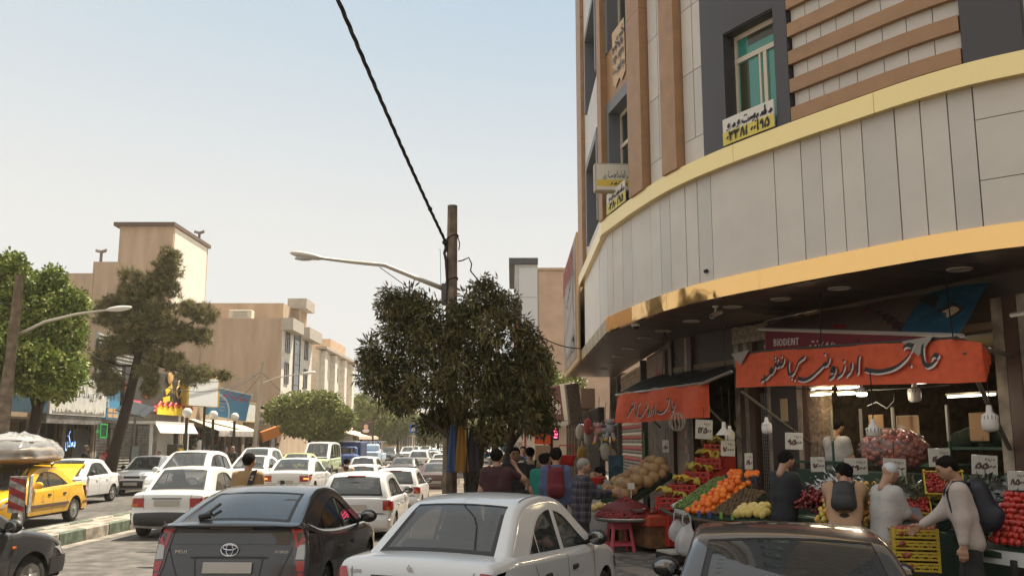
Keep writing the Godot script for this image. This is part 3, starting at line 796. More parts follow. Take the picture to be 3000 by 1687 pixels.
func car(type: String,called: String,label: String,cat: String,pm: Material,at: Vector3,yaw: float,o:={}) -> Node3D:
	var s:=Shape.new(CARS[type])
	var d=CARS[type]
	var root=thing(called,label,cat,at,yaw,o.get("group",""))
	var black=M("car_black",LC(0.02,0.02,0.021),0.55)
	var glass=M("car_glass",LC(0.035,0.042,0.044),0.03,{"alpha":0.78,"spec":0.75}) if o.get("tint",0)==0 else M("car_glass_dark",LC(0.02,0.022,0.024),0.03,{"alpha":0.93,"spec":0.8})
	var clear=M("car_glass_clear",LC(0.06,0.07,0.07),0.03,{"alpha":0.55,"spec":0.8})
	var ts=[-1.0,-0.917,-0.833,-0.75,-0.5,-0.25,0.0,0.25,0.5,0.75,0.833,0.917,1.0]
	var g:=G.new(true)
	var open0=s.gl[0].x+0.1;var open1=s.gl[-1].x - 0.12
	for i in s.top.size() - 1:
		var mid=(s.top[i].x+s.top[i+1].x)*0.5
		var hole=mid>open0 and mid<open1 and s.top[i].y>0.8
		for j in ts.size() - 1:
			if hole and absf(ts[j]+ts[j+1])<1.5: continue
			g.q(s.sw(i,ts[j]),s.sw(i+1,ts[j]),s.sw(i+1,ts[j+1]),s.sw(i,ts[j+1]))
	var rm=s.rim()
	var st=[]
	var a0=9.0;var a1=-9.0
	for p in rm: a0=minf(a0,p.x);a1=maxf(a1,p.x)
	for k in 45: st.append(lerpf(a0+0.001,a1 - 0.001,0.5 - 0.5*cos(PI*k/44.0) if k<4 or k>40 else k/44.0))
	var ar=d.wr+0.05
	for x in d.wx:
		for k in 17: st.append(x+ar*0.999*cos(PI*k/16))
	st.sort()
	var nr:=7
	for sg in [-1.0,1.0]:
		var rows=[]
		for a in st:
			var sp=s.span(rm,a)
			for x in d.wx:
				if absf(a - x)<ar: sp.x=maxf(sp.x,d.wr+sqrt(ar*ar - (a - x)*(a - x)))
			var row=[]
			for k in nr+1:
				var y=lerpf(sp.x,sp.y,float(k)/nr)
				row.append(s.at(sg*s.hw(a,y),a,y))
			rows.append(row)
		g.grid(rows)
	obj("body",g,pm,root)
	g=G.new(true)
	var ws=d.ws;var rw=d.rw
	var tm:=0.66
	var gi=[maxf(rw[0]*3,0.4),rw[1]*3,ws[0]*3,ws[1]*3 - 0.6]
	var fs=[]
	for i in s.gl.size(): fs.append(float(i))
	for x in gi: fs.append(x)
	fs.sort()
	var t2=[-1.0,-0.917,-0.833,-0.75,-tm,-0.4,-0.2,0.0,0.2,0.4,tm,0.75,0.833,0.917,1.0]
	for i in fs.size() - 1:
		if fs[i+1] - fs[i]<0.001: continue
		var m=(fs[i]+fs[i+1])*0.5
		var gz=(m>gi[0] and m<gi[1]) or (m>gi[2] and m<gi[3])
		for j in t2.size() - 1:
			if gz and absf(t2[j]+t2[j+1])<1.4 - 0.04: continue
			g.q(s.sw(fs[i],t2[j],0,true),s.sw(fs[i+1],t2[j],0,true),s.sw(fs[i+1],t2[j+1],0,true),s.sw(fs[i],t2[j+1],0,true))
	var gm=s.rim(true)
	var g0=9.0;var g1=-9.0
	for p in gm: g0=minf(g0,p.x);g1=maxf(g1,p.x)
	var gst=[]
	for k in 57: gst.append(lerpf(g0+0.005,g1 - 0.005,k/56.0))
	for p in d.pil: gst.append(p[0]);gst.append(p[1])
	gst.sort()
	var panes=[[]]
	var belt=func(a): return s.span(rm,a).y
	var gtop=func(a): return minf(minf(s.span(gm,a).y,s.span(gm,a - d.mr).y if a - d.mr>g0 else -9.0),s.span(gm,a+d.mf).y if a+d.mf<g1 else -9.0) - 0.035
	for k in gst.size():
		var a=gst[k]
		var yt=s.span(gm,a).y
		var y0=belt.call(a) - 0.02
		var yw0=y0+0.045
		var yw1=gtop.call(a)
		if yw1<yw0: yw1=minf(yw0,yt)
		panes[0].append([a,y0,minf(yw0,yt),maxf(minf(yw0,yt),yw1),yt])
	for sg in [-1.0,1.0]:
		var frames:=G.new(true)
		var cur=null
		var w=panes[0]
		for k in w.size() - 1:
			var A=w[k];var B=w[k+1]
			var mid=(A[0]+B[0])*0.5
			var isp=false
			for p in d.pil:
				if mid>p[0] and mid<p[1]: isp=true
			var pt=func(c,i,off=0.0): return s.at(sg*(s.hg(c[0],c[i])+off),c[0],c[i])
			for sec in [[1,2],[3,4]]:
				if A[sec[1]]>A[sec[0]] or B[sec[1]]>B[sec[0]]: g.q(pt.call(A,sec[0]),pt.call(A,sec[1]),pt.call(B,sec[1]),pt.call(B,sec[0]))
			if A[3]<=A[2]+0.001 and B[3]<=B[2]+0.001:
				cur=null
				continue
			if isp:
				frames.q(pt.call(A,2),pt.call(A,3),pt.call(B,3),pt.call(B,2));cur=null
			else:
				if cur==null:
					cur=G.new(true);panes.append([cur,sg])
				cur.q(pt.call(A,2,-0.012),pt.call(A,3,-0.012),pt.call(B,3,-0.012),pt.call(B,2,-0.012))
			for e in [[2,0.018],[3,-0.018]]:
				var A2=A.duplicate();var B2=B.duplicate()
				A2[2]=A[e[0]];B2[2]=B[e[0]];A2[3]=A[e[0]]+e[1];B2[3]=B[e[0]]+e[1]
				frames.q(pt.call(A2,2,0.002),pt.call(A2,3,0.002),pt.call(B2,3,0.002),pt.call(B2,2,0.002))
		if frames.n>0: obj("door_frame",frames,black if o.get("bp",1) else pm,root)
	obj("cabin",g,o.get("roof",pm),root)
	for p in range(1,panes.size()): obj("side_window",panes[p][0],glass if o.get("tint",0) else clear,root)
	for e in [["rear_window",0,1],["windscreen",2,3]]:
		g=G.new(true)
		var c0=gi[e[1]];var c1=gi[e[2]]
		patch(g,s,[v2(-tm - 0.03,c0),v2(-tm - 0.03,c1),v2(tm+0.03,c1),v2(tm+0.03,c0)],-0.006,true,12,8,true)
		var rwn=obj(e[0],g,glass if e[1]==0 else clear,root)
		g=G.new(true)
		var bw=0.05
		for q in [[-tm - 0.03,c0,-tm+bw,c1],[tm - bw,c0,tm+0.03,c1],[-tm,c0,tm,c0+(0.75 if e[1]==0 else 0.3)],[-tm,c1 - 0.35,tm,c1]]:
			patch(g,s,[v2(q[0],q[1]),v2(q[0],q[3]),v2(q[2],q[3]),v2(q[2],q[1])],-0.003,true,8,3,true)
		obj("glass_border",g,black,rwn)
	g=G.new()
	g.box(s.at(0,s.L*0.5,0.42),V(s.W - 0.34,0.4,s.L - 0.5))
	obj("underbody",g,black,root)
	var wh=make_wheel(d.wr,o.get("rim",0))
	for x in d.wx:
		for sg in [-1.0,1.0]:
			var w=obj("wheel",wh[0],M("tyre",LC(0.02,0.019,0.018),0.85),root)
			w.position=s.at(sg*(s.W*0.5 - 0.115),x,d.wr)
			if sg<0: w.rotation.y=PI
			var rmn=obj("rim",wh[1],M("rim_silver",LC(0.42,0.41,0.4),0.35,{"metal":0.6}) if not o.has("rimc") else M("rim_c",o.get("rimc"),0.4),w)
	var sc=M("seat_cloth",LC(0.05,0.047,0.045),0.9)
	var sx=s.gl[0].x;var fx=s.gl[-1].x
	g=G.new();g.box(s.at(0,(sx+fx)*0.5,0.62),V(s.W - 0.3,0.06,fx - sx - 0.2));obj("cabin_floor",g,black,root)
	g=G.new();g.bev(s.at(0,fx - 0.18,s.yb+0.0),V(s.W - 0.32,0.16,0.5),0.04);obj("dashboard",g,black,root)
	for sg in [-1.0,1.0]:
		var aa=lerpf(sx,fx,0.5)
		g=G.new()
		g.bev(s.at(sg*0.36,aa,0.85),V(0.46,0.5,0.14),0.04,Basis(Vector3.RIGHT,0.2));g.bev(s.at(sg*0.36,aa - 0.1,1.17),V(0.26,0.16,0.09),0.03)
		obj("front_seat",g,sc,root)
	if type!="van":
		g=G.new()
		g.bev(s.at(0,sx+0.55,0.84),V(s.W - 0.42,0.42,0.14),0.04,Basis(Vector3.RIGHT,0.25))
		obj("rear_seat",g,sc,root)
		g=G.new();g.box(s.at(0,sx+0.3,s.yb - 0.02),V(s.W - 0.4,0.03,0.5));obj("parcel_shelf",g,sc,root)
	g=G.new(true)
	var ring=[]
	for k in 13: ring.append(s.at(-0.36,fx - 0.42,s.yb+0.1)+Basis(Vector3.RIGHT,-0.4)*V(0.18*cos(TAU*k/12),0.18*sin(TAU*k/12),0))
	g.tube(ring,0.014,5);obj("steering_wheel",g,black,root)
	for sg in [-1.0,1.0]:
		g=G.new(true)
		var ma=fx - 0.42
		var mp=s.at(sg*(s.hg(ma,s.yb)+0.12),ma,s.yb+0.11)
		g.ball(mp,V(0.115,0.085,0.07),10,8);g.tube([s.at(sg*(s.hg(ma,s.yb) - 0.02),ma,s.yb+0.05),mp],0.025,6)
		var mo=obj("mirror",g,o.get("mirror",black),root)
		g=G.new(true);g.ball(mp+V(0,0,0.058),V(0.095,0.066,0.016),10,6);obj("mirror_glass",g,M("mirror_glass",LC(0.2,0.2,0.2),0.05,{"metal":1.0}),mo)
	g=G.new()
	var seams=[[fx - 0.36,s.yb+0.02,fx - 0.36,0.3],[d.pil[0][0]+0.03,s.yb+0.02,d.pil[0][0]+0.03,0.27]]
	if type!="van":seams+=[[d.pil[0][0] - 0.86,s.yb,d.pil[0][0] - 0.72,0.62],[d.pil[0][0] - 0.72,0.62,d.pil[0][0] - 0.5,0.3]]
	for e in seams:
		for sg in [-1.0,1.0]: side(g,s,[v2(e[2] - 0.005,e[3]),v2(e[0] - 0.005,e[1]),v2(e[0]+0.005,e[1]),v2(e[2]+0.005,e[3])],0.002,sg,5)
	for sg in [-1.0,1.0]: side(g,s,[v2(d.wx[0]+ar,0.28),v2(d.wx[0]+ar,0.288),v2(d.wx[1] - ar,0.288),v2(d.wx[1] - ar,0.28)],0.002,sg,4)
	obj("door_seam",g,black,root)
	for sg in [-1.0,1.0]:
		for x in ([d.pil[0][0] - 0.55,d.pil[0][0]+0.22] if type!="van" else [d.pil[2][0]+0.2]):
			g=G.new();g.bev(s.at(sg*(s.hw(x,s.yb - 0.13)+0.006),x,s.yb - 0.13),V(0.03,0.05,0.15),0.012);obj("door_handle",g,o.get("handle",black),root)
	var tl=o.get("tail",[0.62,0.66,0.86,0.1])
	for sg in [-1.0,1.0]:
		if not o.has("nolamp"):
			g=G.new(true)
			lamp(g,s,sg,v2(tl[0],tl[0]),v2(tl[1],tl[2]),v2(0.17+tl[3],0.17+tl[3]),0.008)
			var lamp=obj("tail_light",g,M("lamp_red",LC(0.34,0.015,0.018),0.15,{"spec":0.7}),root)
			g=G.new(true)
			var mt=lerpf(tl[0],0.99,0.45)
			var mh=lerpf(tl[1],tl[2],0.4)
			patch(g,s,[v2(sg*mt,tl[1]+0.01),v2(sg*mt,mh),v2(sg*0.97,mh),v2(sg*0.97,tl[1]+0.01)],0.012,true,4,2)
			obj("indicator",g,M("lamp_amber",LC(0.55,0.14,0.02),0.2) if not o.has("lit") else M("lamp_lit",LC(1.0,0.22,0.03),0.3,{"emit":1.6}),lamp)
		var hl=o.get("head",[0.52,0.6,0.73,0.22])
		g=G.new(true)
		lamp(g,s,sg,v2(hl[0],hl[0]),v2(hl[1],hl[2]),v2(0.24,0.22+hl[3]),0.008,false)
		obj("headlight",g,M("lamp_clear",LC(0.45,0.45,0.44),0.08,{"spec":0.9,"metal":0.3}),root)
	g=G.new(true);patch(g,s,[v2(-0.42,0.62),v2(-0.42,0.7),v2(0.42,0.7),v2(0.42,0.62)],0.008,false,8,2);obj("grille",g,black,root)
	var py=o.get("plate_y",0.76)
	for rear in [true,false]:
		if o.get("bumper",0):
			g=G.new(true)
			var yy=[0.27,0.535]
			patch(g,s,[v2(-1,yy[0]),v2(-1,yy[1]),v2(1,yy[1]),v2(1,yy[0])],0.015,rear,18,5)
			for sg in [-1.0,1.0]:
				var x0=0.09 if rear else s.L - 0.12
				var x1=d.wx[0] - ar - 0.01 if rear else d.wx[1]+ar+0.01
				side(g,s,[v2(x0,yy[0]+0.02),v2(x0,yy[1] - 0.02),v2(x1,yy[1] - 0.04),v2(x1,yy[0]+0.02)],0.015,sg)
			obj("bumper",g,o.get("bumper_mat",M("bumper_grey",LC(0.035,0.034,0.033),0.6)),root)
		else:
			g=G.new(true)
			patch(g,s,[v2(-0.98,0.575),v2(-0.98,0.585),v2(0.98,0.585),v2(0.98,0.575)],0.003,rear,14,1)
			obj("bumper_seam",g,black,root)
		var y=py if rear else 0.42
		g=G.new()
		var c=s.sw(s.rear(y) if rear else s.front(y),0,0.02)
		var c2=s.sw(s.rear(y+0.05) if rear else s.front(y+0.05),0,0.02)
		g.bev(c,V(0.52,0.115,0.014),0.004,Basis(Vector3.RIGHT,-atan2((c2 - c).z,0.05)*-1.0))
		obj("number_plate",g,M("plate_beige",LC(0.42,0.39,0.34) if rear else LC(0.5,0.5,0.47),0.5),root)
	if o.get("trunk",1) and type!="lift":
		g=G.new(true)
		if type in ["pride","saloon","tiba"]:
			for sg in [-1.0,1.0]: patch(g,s,[v2(sg*tl[0]*0.97,0.6),v2(sg*0.7,s.rear(0.95)*0+0.955),v2(sg*0.712,0.955),v2(sg*(tl[0]*0.97+0.012),0.6)],0.003,true,1,8)
		else:
			patch(g,s,[v2(-0.8,0.595),v2(-0.8,0.605),v2(0.8,0.605),v2(0.8,0.595)],0.003,true,10,1)
		if g.n>0: obj("boot_seam",g,black,root)
	root.set_meta("shape",0);root.remove_meta("shape")
	return root
func repaint(c: Node3D,from: Material,to: Material):
	for k in c.get_children():
		if k is MeshInstance3D and k.material_override==from: k.material_override=to
func at_road(x,z) -> Vector3: return V(x,road_y(x,z),z)
func badge(c: Node3D,text: String,pos: Vector3,h: float,mat: Material,tilt:=0.0):
	var o=obj("badge",latin(text,h),mat,c)
	o.position=pos;o.rotation.x=tilt
func all_cars():
	var wp=paint("white",LC(0.72,0.71,0.69))
	var wp2=paint("white_cool",LC(0.66,0.67,0.68))
	var grey=paint("graphite",LC(0.045,0.046,0.052),0.25)
	var dark=paint("dark_grey",LC(0.05,0.05,0.053),0.3)
	var yel=paint("taxi_yellow",LC(0.8,0.44,0.02))
	var chrome=M("chrome",LC(0.7,0.7,0.72),0.15,{"metal":1.0})
	var black=M("car_black",LC(0.02,0.02,0.021),0.55)
	var red=M("lamp_red",LC(0.34,0.015,0.018),0.15,{"spec":0.7})
	var clearl=M("lamp_clear",LC(0.32,0.31,0.3),0.08,{"spec":0.9,"metal":0.3})
	# --- dark grey liftback with tall tail lights ---
	var c=car("lift","parked_car","dark grey liftback with tall zigzag tail lights queued left of the white saloon","car",grey,V(-2.92,0,-12.35),-1.5,{"nolamp":1,"plate_y":0.69,"tint":1,"handle":grey,"rim":2})
	var s:=Shape.new(CARS["lift"])
	var g:=G.new(true)
	patch(g,s,[v2(-0.76,0.925),v2(-0.77,1.075),v2(0.77,1.075),v2(0.76,0.925)],0.006,true,12,5)
	obj("lower_window",g,M("car_glass_dark",LC(0.02,0.022,0.024),0.03,{"alpha":0.93,"spec":0.8}),c)
	for sg in [-1.0,1.0]:
		g=G.new(true)
		patch(g,s,[v2(sg*0.8,0.93),v2(sg*0.79,1.095),v2(sg*0.99,1.09),v2(sg*0.99,0.97)],0.008,true,6,5)
		patch(g,s,[v2(sg*0.83,0.72),v2(sg*0.8,0.93),v2(sg*0.96,0.96),v2(sg*0.97,0.72)],0.008,true,6,6)
		patch(g,s,[v2(sg*0.93,0.5),v2(sg*0.83,0.72),v2(sg*0.97,0.72),v2(sg*0.97,0.5)],0.008,true,5,6)
		var tl=obj("tail_light",g,M("lamp_smoke",LC(0.06,0.03,0.032),0.1,{"spec":0.8}),c)
		for e in [[[0.84,0.9],[0.82,1.07],[0.86,1.07],[0.88,0.9],red],[[0.84,1.04],[0.84,1.075],[0.96,1.07],[0.96,1.045],red],[[0.85,0.9],[0.93,1.0],[0.965,0.98],[0.88,0.87],red],[[0.85,0.78],[0.87,0.92],[0.95,0.93],[0.95,0.78],clearl],[[0.885,0.66],[0.855,0.765],[0.955,0.765],[0.955,0.66],red],[[0.93,0.52],[0.89,0.645],[0.955,0.645],[0.955,0.52],red]]:
			g=G.new(true)
			patch(g,s,[v2(sg*e[0][0],e[0][1]),v2(sg*e[1][0],e[1][1]),v2(sg*e[2][0],e[2][1]),v2(sg*e[3][0],e[3][1])],0.015,true,4,5)
			obj("lens",g,e[4],tl)
	g=G.new(true)
	for sg in [-1.0,1.0]:
		patch(g,s,[v2(sg*0.62,0.56),v2(sg*0.8,0.9),v2(sg*0.81,0.9),v2(sg*0.635,0.56)],0.004,true,2,8)
		patch(g,s,[v2(sg*0.40,0.585),v2(sg*0.43,0.79),v2(sg*0.445,0.79),v2(sg*0.415,0.585)],0.004,true,2,5)
	patch(g,s,[v2(-0.63,0.553),v2(-0.63,0.563),v2(0.63,0.563),v2(0.63,0.553)],0.004,true,12,1)
	patch(g,s,[v2(-0.5,0.785),v2(-0.5,0.805),v2(0.5,0.805),v2(0.5,0.785)],0.004,true,12,1)
	obj("hatch_seam",g,black,c)
	g=G.new(true)
	var ec=s.sw(s.rear(0.865),0,0.012)
	for e in [[0.092,0.064,0.0,0.0],[0.036,0.06,0.0,0.0],[0.072,0.026,0.0,0.026]]:
		var ring=[]
		for k in 25: ring.append(ec+V(e[0]*cos(TAU*k/24),e[1]*sin(TAU*k/24)+e[3],0.004))
		g.tube(ring,0.0075,6,false)
	obj("emblem",g,chrome,c)
	g=G.new();var el:=PackedVector2Array()
	for k in 20: el.append(Vector2(0.09*cos(TAU*k/20),0.062*sin(TAU*k/20)))
	g.prism(el,Transform3D(Basis(),ec - V(0,0,0.006)),0.004);obj("emblem_back",g,M("emblem_blue",LC(0.02,0.04,0.1),0.3),c)
	badge(c,"PRIUS",s.sw(s.rear(0.85),-0.52,0.012),0.036,chrome)
	badge(c,"HYBRID",s.sw(s.rear(0.85),0.55,0.012),0.03,chrome)
	g=G.new()
	var fp=s.sw(18.6,0,0,true)
	g.prism(PackedVector2Array([Vector2(-0.11,-0.02),Vector2(0.07,-0.02),Vector2(0.045,0.075),Vector2(0.03,0.08)]),Transform3D(Basis(V(0,0,1),V(0,1,0),V(-1,0,0)),V(-0.025,fp.y - 0.02,fp.z+0.05)).translated_local(V(0,0,-0.02)),0.04)
	obj("roof_fin",g,black,c)
	g=G.new(true)
	g.tube([s.sw(1.6,-0.42,0.03,true),s.sw(4.5,-0.36,0.035,true)],0.017,6);g.tube([s.sw(1.4,-0.45,0.03,true),s.sw(1.4,-0.3,0.05,true)],0.035,8)
	obj("wiper",g,black,c)
	g=G.new(true)
	patch(g,s,[v2(-0.3,1.085),v2(-0.3,1.1),v2(0.3,1.1),v2(0.3,1.085)],0.01,true,8,2);obj("brake_lamp",g,M("lamp_grey",LC(0.2,0.16,0.12),0.3),c)
	# --- white saloon, nearest ---
	c=car("tiba","parked_car","white saloon with black handle strip parked at an angle by the fruit market corner","car",wp2,V(-0.14,0,-10.2),-23,{"nolamp":1,"plate_y":0.68,"tint":0,"bp":0,"trunk":0})
	s=Shape.new(CARS["tiba"])
	for sg in [-1.0,1.0]:
		g=G.new(true)
		lamp(g,s,sg,v2(0.72,0.87),v2(0.58,0.9),v2(0.3,0.24),0.01)
		var tl=obj("tail_light",g,red,c)
		g=G.new(true)
		lamp(g,s,sg,v2(0.74,0.79),v2(0.59,0.7),v2(0.27,0.3),0.014)
		obj("lens",g,clearl,tl)
		g=G.new(true)
		patch(g,s,[v2(sg*0.715,0.585),v2(sg*0.79,0.9),v2(sg*0.8,0.9),v2(sg*0.727,0.585)],0.004,true,2,8)
		obj("boot_seam",g,black,c)
	g=G.new(true)
	patch(g,s,[v2(-0.5,0.775),v2(-0.5,0.835),v2(0.5,0.835),v2(0.5,0.775)],0.02,true,14,3)
	obj("handle_strip",g,black,c)
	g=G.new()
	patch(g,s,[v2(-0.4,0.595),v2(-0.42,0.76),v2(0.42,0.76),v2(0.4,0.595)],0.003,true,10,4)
	obj("plate_recess",g,M("recess_shade",LC(0.5,0.5,0.5),0.4),c)  # flat grey patch, shade of the plate recess put into its colour
	badge(c,"SAIPA",s.sw(s.rear(0.86),-0.6,0.008),0.034,chrome)
	badge(c,"TIBA",s.sw(s.rear(0.82),0.58,0.008),0.034,chrome)
	g=G.new()
	ec=s.sw(s.rear(0.895),0,0.012)
	for k in 3: g.box(ec+V(-0.018+0.018*k,0.012*(k%2) - 0.004,0.0),V(0.013,0.06 - 0.012*absi(k - 1),0.008),Basis(V(0,0,1),0.5))
	obj("emblem",g,chrome,c)
	g=G.new(true)
	for k in 2:
		var seam_t=-0.74 if k==0 else 0.74
		for i in 10: g.q(s.sw(10+i*0.9,seam_t,0.004,true),s.sw(10.9+i*0.9,seam_t,0.004,true),s.sw(10.9+i*0.9,seam_t*1.025,0.004,true),s.sw(10+i*0.9,seam_t*1.025,0.004,true))
	obj("roof_channel",g,black,c)
	g=G.new();g.box(s.at(s.hw(3.35,0.72)+0.004,3.35,0.72),V(0.012,0.03,0.05));obj("side_repeater",g,clearl,c)
	g=G.new()
	for k in 14: g.q(s.sw(2.2+k*0.4,-0.56,-0.003,true),s.sw(2.22+k*0.4,-0.56,-0.003,true),s.sw(2.22+k*0.4,0.56,-0.003,true),s.sw(2.2+k*0.4,0.56,-0.003,true))
	obj("heater_lines",g,M("heater",LC(0.07,0.06,0.05),0.6),c)
	# --- dark car at the lower right ---
	c=car("saloon","parked_car","dark grey saloon seen from behind at the lower right, below the fruit stalls","car",dark,V(2.0,0,-7.1),-13,{"bp":1,"tint":0,"handle":dark})
	s=Shape.new(CARS["saloon"])
	g=G.new()
	for k in 14: g.q(s.sw(1.3+k*0.42,-0.56,-0.003,true),s.sw(1.33+k*0.42,-0.56,-0.003,true),s.sw(1.33+k*0.42,0.56,-0.003,true),s.sw(1.3+k*0.42,0.56,-0.003,true))
	obj("heater_lines",g,M("heater",LC(0.07,0.06,0.05),0.6),c)
	# --- dark car at the left edge ---
	c=car("tiba","parked_car","dark grey saloon cut off by the left edge, its front wheel and mirror showing","car",dark,V(-7.12,0,-11.3),-12,{"bp":1,"bumper":1,"bumper_mat":M("bumper_dark",LC(0.028,0.028,0.03),0.5),"handle":dark})
	s=Shape.new(CARS["tiba"])
	for sg in [-1.0,1.0]:
		g=G.new();g.bev(s.at(sg*(s.hw(2.75,0.7)+0.008),2.75,0.7),V(0.018,0.032,0.07),0.005);obj("side_repeater",g,M("lamp_orange",LC(0.6,0.12,0.01),0.25),c)
		g=G.new(true);side(g,s,[v2(1.1,0.5),v2(1.1,0.56),v2(2.7,0.56),v2(2.7,0.5)],0.012,sg,5);obj("side_moulding",g,M("moulding",LC(0.06,0.06,0.062),0.5),c)
	# --- old white saloon with black bumper ---
	var pr=car("pride","parked_car","boxy white saloon with black rear bumper driving beside the striped kerb","car",wp,V(-7.2,0,-21.8),0,{"bumper":1,"bumper_mat":M("bumper_dark",LC(0.028,0.028,0.03),0.5),"tail":[0.64,0.64,0.83,0.1],"plate_y":0.735,"handle":wp})
	s=Shape.new(CARS["pride"])
	g=G.new(true)
	patch(g,s,[v2(-0.42,0.81),v2(-0.42,0.83),v2(0.42,0.83),v2(0.42,0.81)],0.012,true,8,2);obj("handle_strip",g,black,pr)
	# --- yellow taxi with its boot open ---
	c=car("saloon","parked_car","yellow taxi with wrapped bundles on its roof and the boot lid raised","taxi",yel,V(-11.95,0,-22.9),180,{"bp":1,"bumper":1,"bumper_mat":yel,"rim":1,"mirror":yel})
	s=Shape.new(CARS["saloon"])
	for sg in [-1.0,1.0]:
		g=G.new(true);side(g,s,[v2(1.25,0.46),v2(1.25,0.53),v2(3.12,0.53),v2(3.12,0.46)],0.014,sg,5);obj("side_moulding",g,M("moulding_brown",LC(0.13,0.085,0.06),0.6),c)
		g=G.new(true);side(g,s,[v2(0.1,0.43),v2(0.1,0.5),v2(0.48,0.5),v2(0.48,0.43)],0.02,sg,3);obj("bumper_strip",g,mats["moulding_brown"],c)
		g=G.new()
		for k in 42: side(g,s,[v2(0.5+k*0.075,0.885),v2(0.5+k*0.075,0.91),v2(0.535+k*0.075,0.91),v2(0.535+k*0.075,0.885)],0.003,sg,1)
		obj("taxi_stripe",g,M("stripe_brown",LC(0.3,0.14,0.02),0.5),c,{"kind":"stuff"})
		g=G.new()
		for q in [[0.0,0.0,0.1,0.09],[0.0,0.0,-0.1,0.09],[-0.05,0.1,0.05,0.1],[0.05,0.1,0.0,0.16],[-0.05,0.1,0.0,0.16],[-0.09,-0.02,0.09,-0.02]]:
			side(g,s,[v2(2.55+q[0],0.6+q[1]),v2(2.55+q[0],0.61+q[1]),v2(2.55+q[2],0.61+q[3]),v2(2.55+q[2],0.6+q[3])],0.003,sg,1)
		obj("taxi_mark",g,mats["stripe_brown"],c)
	g=G.new(true)
	var rows=[]
	for e in [[0.0,0.0],[0.03,0.0],[0.5,0.05],[0.82,0.03],[0.84,0.0],[0.8,-0.08]]:
		var row=[]
		for k in 7: row.append(s.at(-0.7+k*0.2333,0.85 - e[0]*0.86,0.99+e[0]*0.48+e[1]))
		rows.append(row)
	g.grid(rows);obj("boot_lid",g,yel,c)
	g=G.new();g.box(s.at(0,0.4,0.99),V(1.25,0.02,0.6));obj("boot_opening",g,black,c)
	var bd=thing("roof_bundle","stack of quilts wrapped in clear plastic tied on the yellow taxi roof","bundle",V(-12.0,1.44,-23.0),180)
	var fn=FastNoiseLite.new();fn.frequency=1.6;fn.seed=3
	for k in 3:
		g=G.new(true)
		rows=[]
		for i in 9:
			var row=[]
			for j in 28:
				var an=TAU*j/28;var th=PI*i/8
				var p=V(pow(absf(cos(an)),0.5)*signf(cos(an))*sin(th)*(0.78 - 0.05*k),cos(th)*0.15,pow(absf(sin(an)),0.6)*signf(sin(an))*sin(th)*(1.12 - 0.13*k))
				p+=p.normalized()*0.12*fn.get_noise_3d(p.x*2.6,p.y*3.5+k*5,p.z*2.6)
				row.append(p+V(0.03*k,0.14+0.2*k,-0.1*k))
			rows.append(row)
		g.grid(rows,true)
		obj("quilt",g,[M("quilt_gold",LC(0.25,0.14,0.05),0.4),M("quilt_tan",LC(0.34,0.25,0.15),0.35),M("quilt_grey",LC(0.33,0.31,0.3),0.3)][k],bd)
	g=G.new(true)
	rows=[]
	for i in 12:
		var row=[]
		for j in 44:
			var an=TAU*j/44;var th=0.02+1.75*i/11.0
			var p=V(pow(absf(cos(an)),0.6)*signf(cos(an))*sin(minf(th,1.57))*0.86,cos(th)*0.5,pow(absf(sin(an)),0.7)*signf(sin(an))*sin(minf(th,1.57))*1.22)
			p+=p.normalized()*(0.1*fn.get_noise_3d(p.x*2.2,p.y*3,p.z*2.2)+0.09*fn.get_noise_3d(p.x*5,p.y*6,p.z*5)+0.05*fn.get_noise_3d(p.x*11,p.y*11,p.z*11))
			row.append(p+V(0.02,0.24,-0.1))
		rows.append(row)
	g.grid(rows,true)
	obj("plastic_wrap",g,M("wrap",LC(0.6,0.6,0.6),0.12,{"alpha":0.3,"spec":1.0}),bd)
	g=G.new()
	for x in [-0.5,0.5]: g.box(V(0,-0.01,x),V(1.3,0.03,0.04));g.box(V(0.6,-0.03,x),V(0.03,0.06,0.04));g.box(V(-0.6,-0.03,x),V(0.03,0.06,0.04))
	obj("roof_rack",g,black,bd)
	# --- white cars further up the street ---
	var suv=car("suv","parked_car","tall white crossover facing the viewer behind the boxy white saloon","car",wp,V(-10.75,0,-31.8),180,{"mirror":wp,"handle":wp,"head":[0.5,0.7,0.84,0.3]})
	var hat=car("hatch","parked_car","white hatchback with dark rear window just beyond the dark grey liftback","car",wp2,at_road(-3.32,-21.9),0,{"tail":[0.78,0.66,0.86,0.1],"plate_y":0.72,"handle":wp2})
	s=Shape.new(CARS["hatch"])
	g=G.new(true);patch(g,s,[v2(-0.26,7.5),v2(-0.26,8.3),v2(0.26,8.3),v2(0.26,7.5)],0.012,true,6,2,true);obj("brake_lamp",g,M("lamp_darkred",LC(0.16,0.012,0.012),0.3),hat)
	var sal=car("saloon","parked_car","white saloon with glowing amber rear lights ahead of the man in tan","car",wp,at_road(-7.75,-34.7),0,{"lit":1,"tail":[0.6,0.7,0.84,0.15],"plate_y":0.62,"handle":wp})
	s=Shape.new(CARS["saloon"])
	for sg in [-1.0,1.0]:
		g=G.new(true);patch(g,s,[v2(sg*0.6,0.63),v2(sg*0.6,0.7),v2(sg*0.95,0.7),v2(sg*0.95,0.63)],0.012,true,5,2);obj("reflector",g,red,sal)
	var cloth=thing("yellow_cloth","yellow cloth lying behind the rear window of the white saloon with lit amber lights","cloth",V(-7.45,1.0,-33.5))
	g=G.new();g.prism(PackedVector2Array([Vector2(-0.12,-0.02),Vector2(-0.1,0.2),Vector2(0.0,0.12),Vector2(0.3,0.16),Vector2(0.22,0.03),Vector2(0.16,-0.02)]),Transform3D(),0.02);obj("sheet",g,M("cloth_yellow",LC(0.7,0.62,0.12),0.8),cloth)
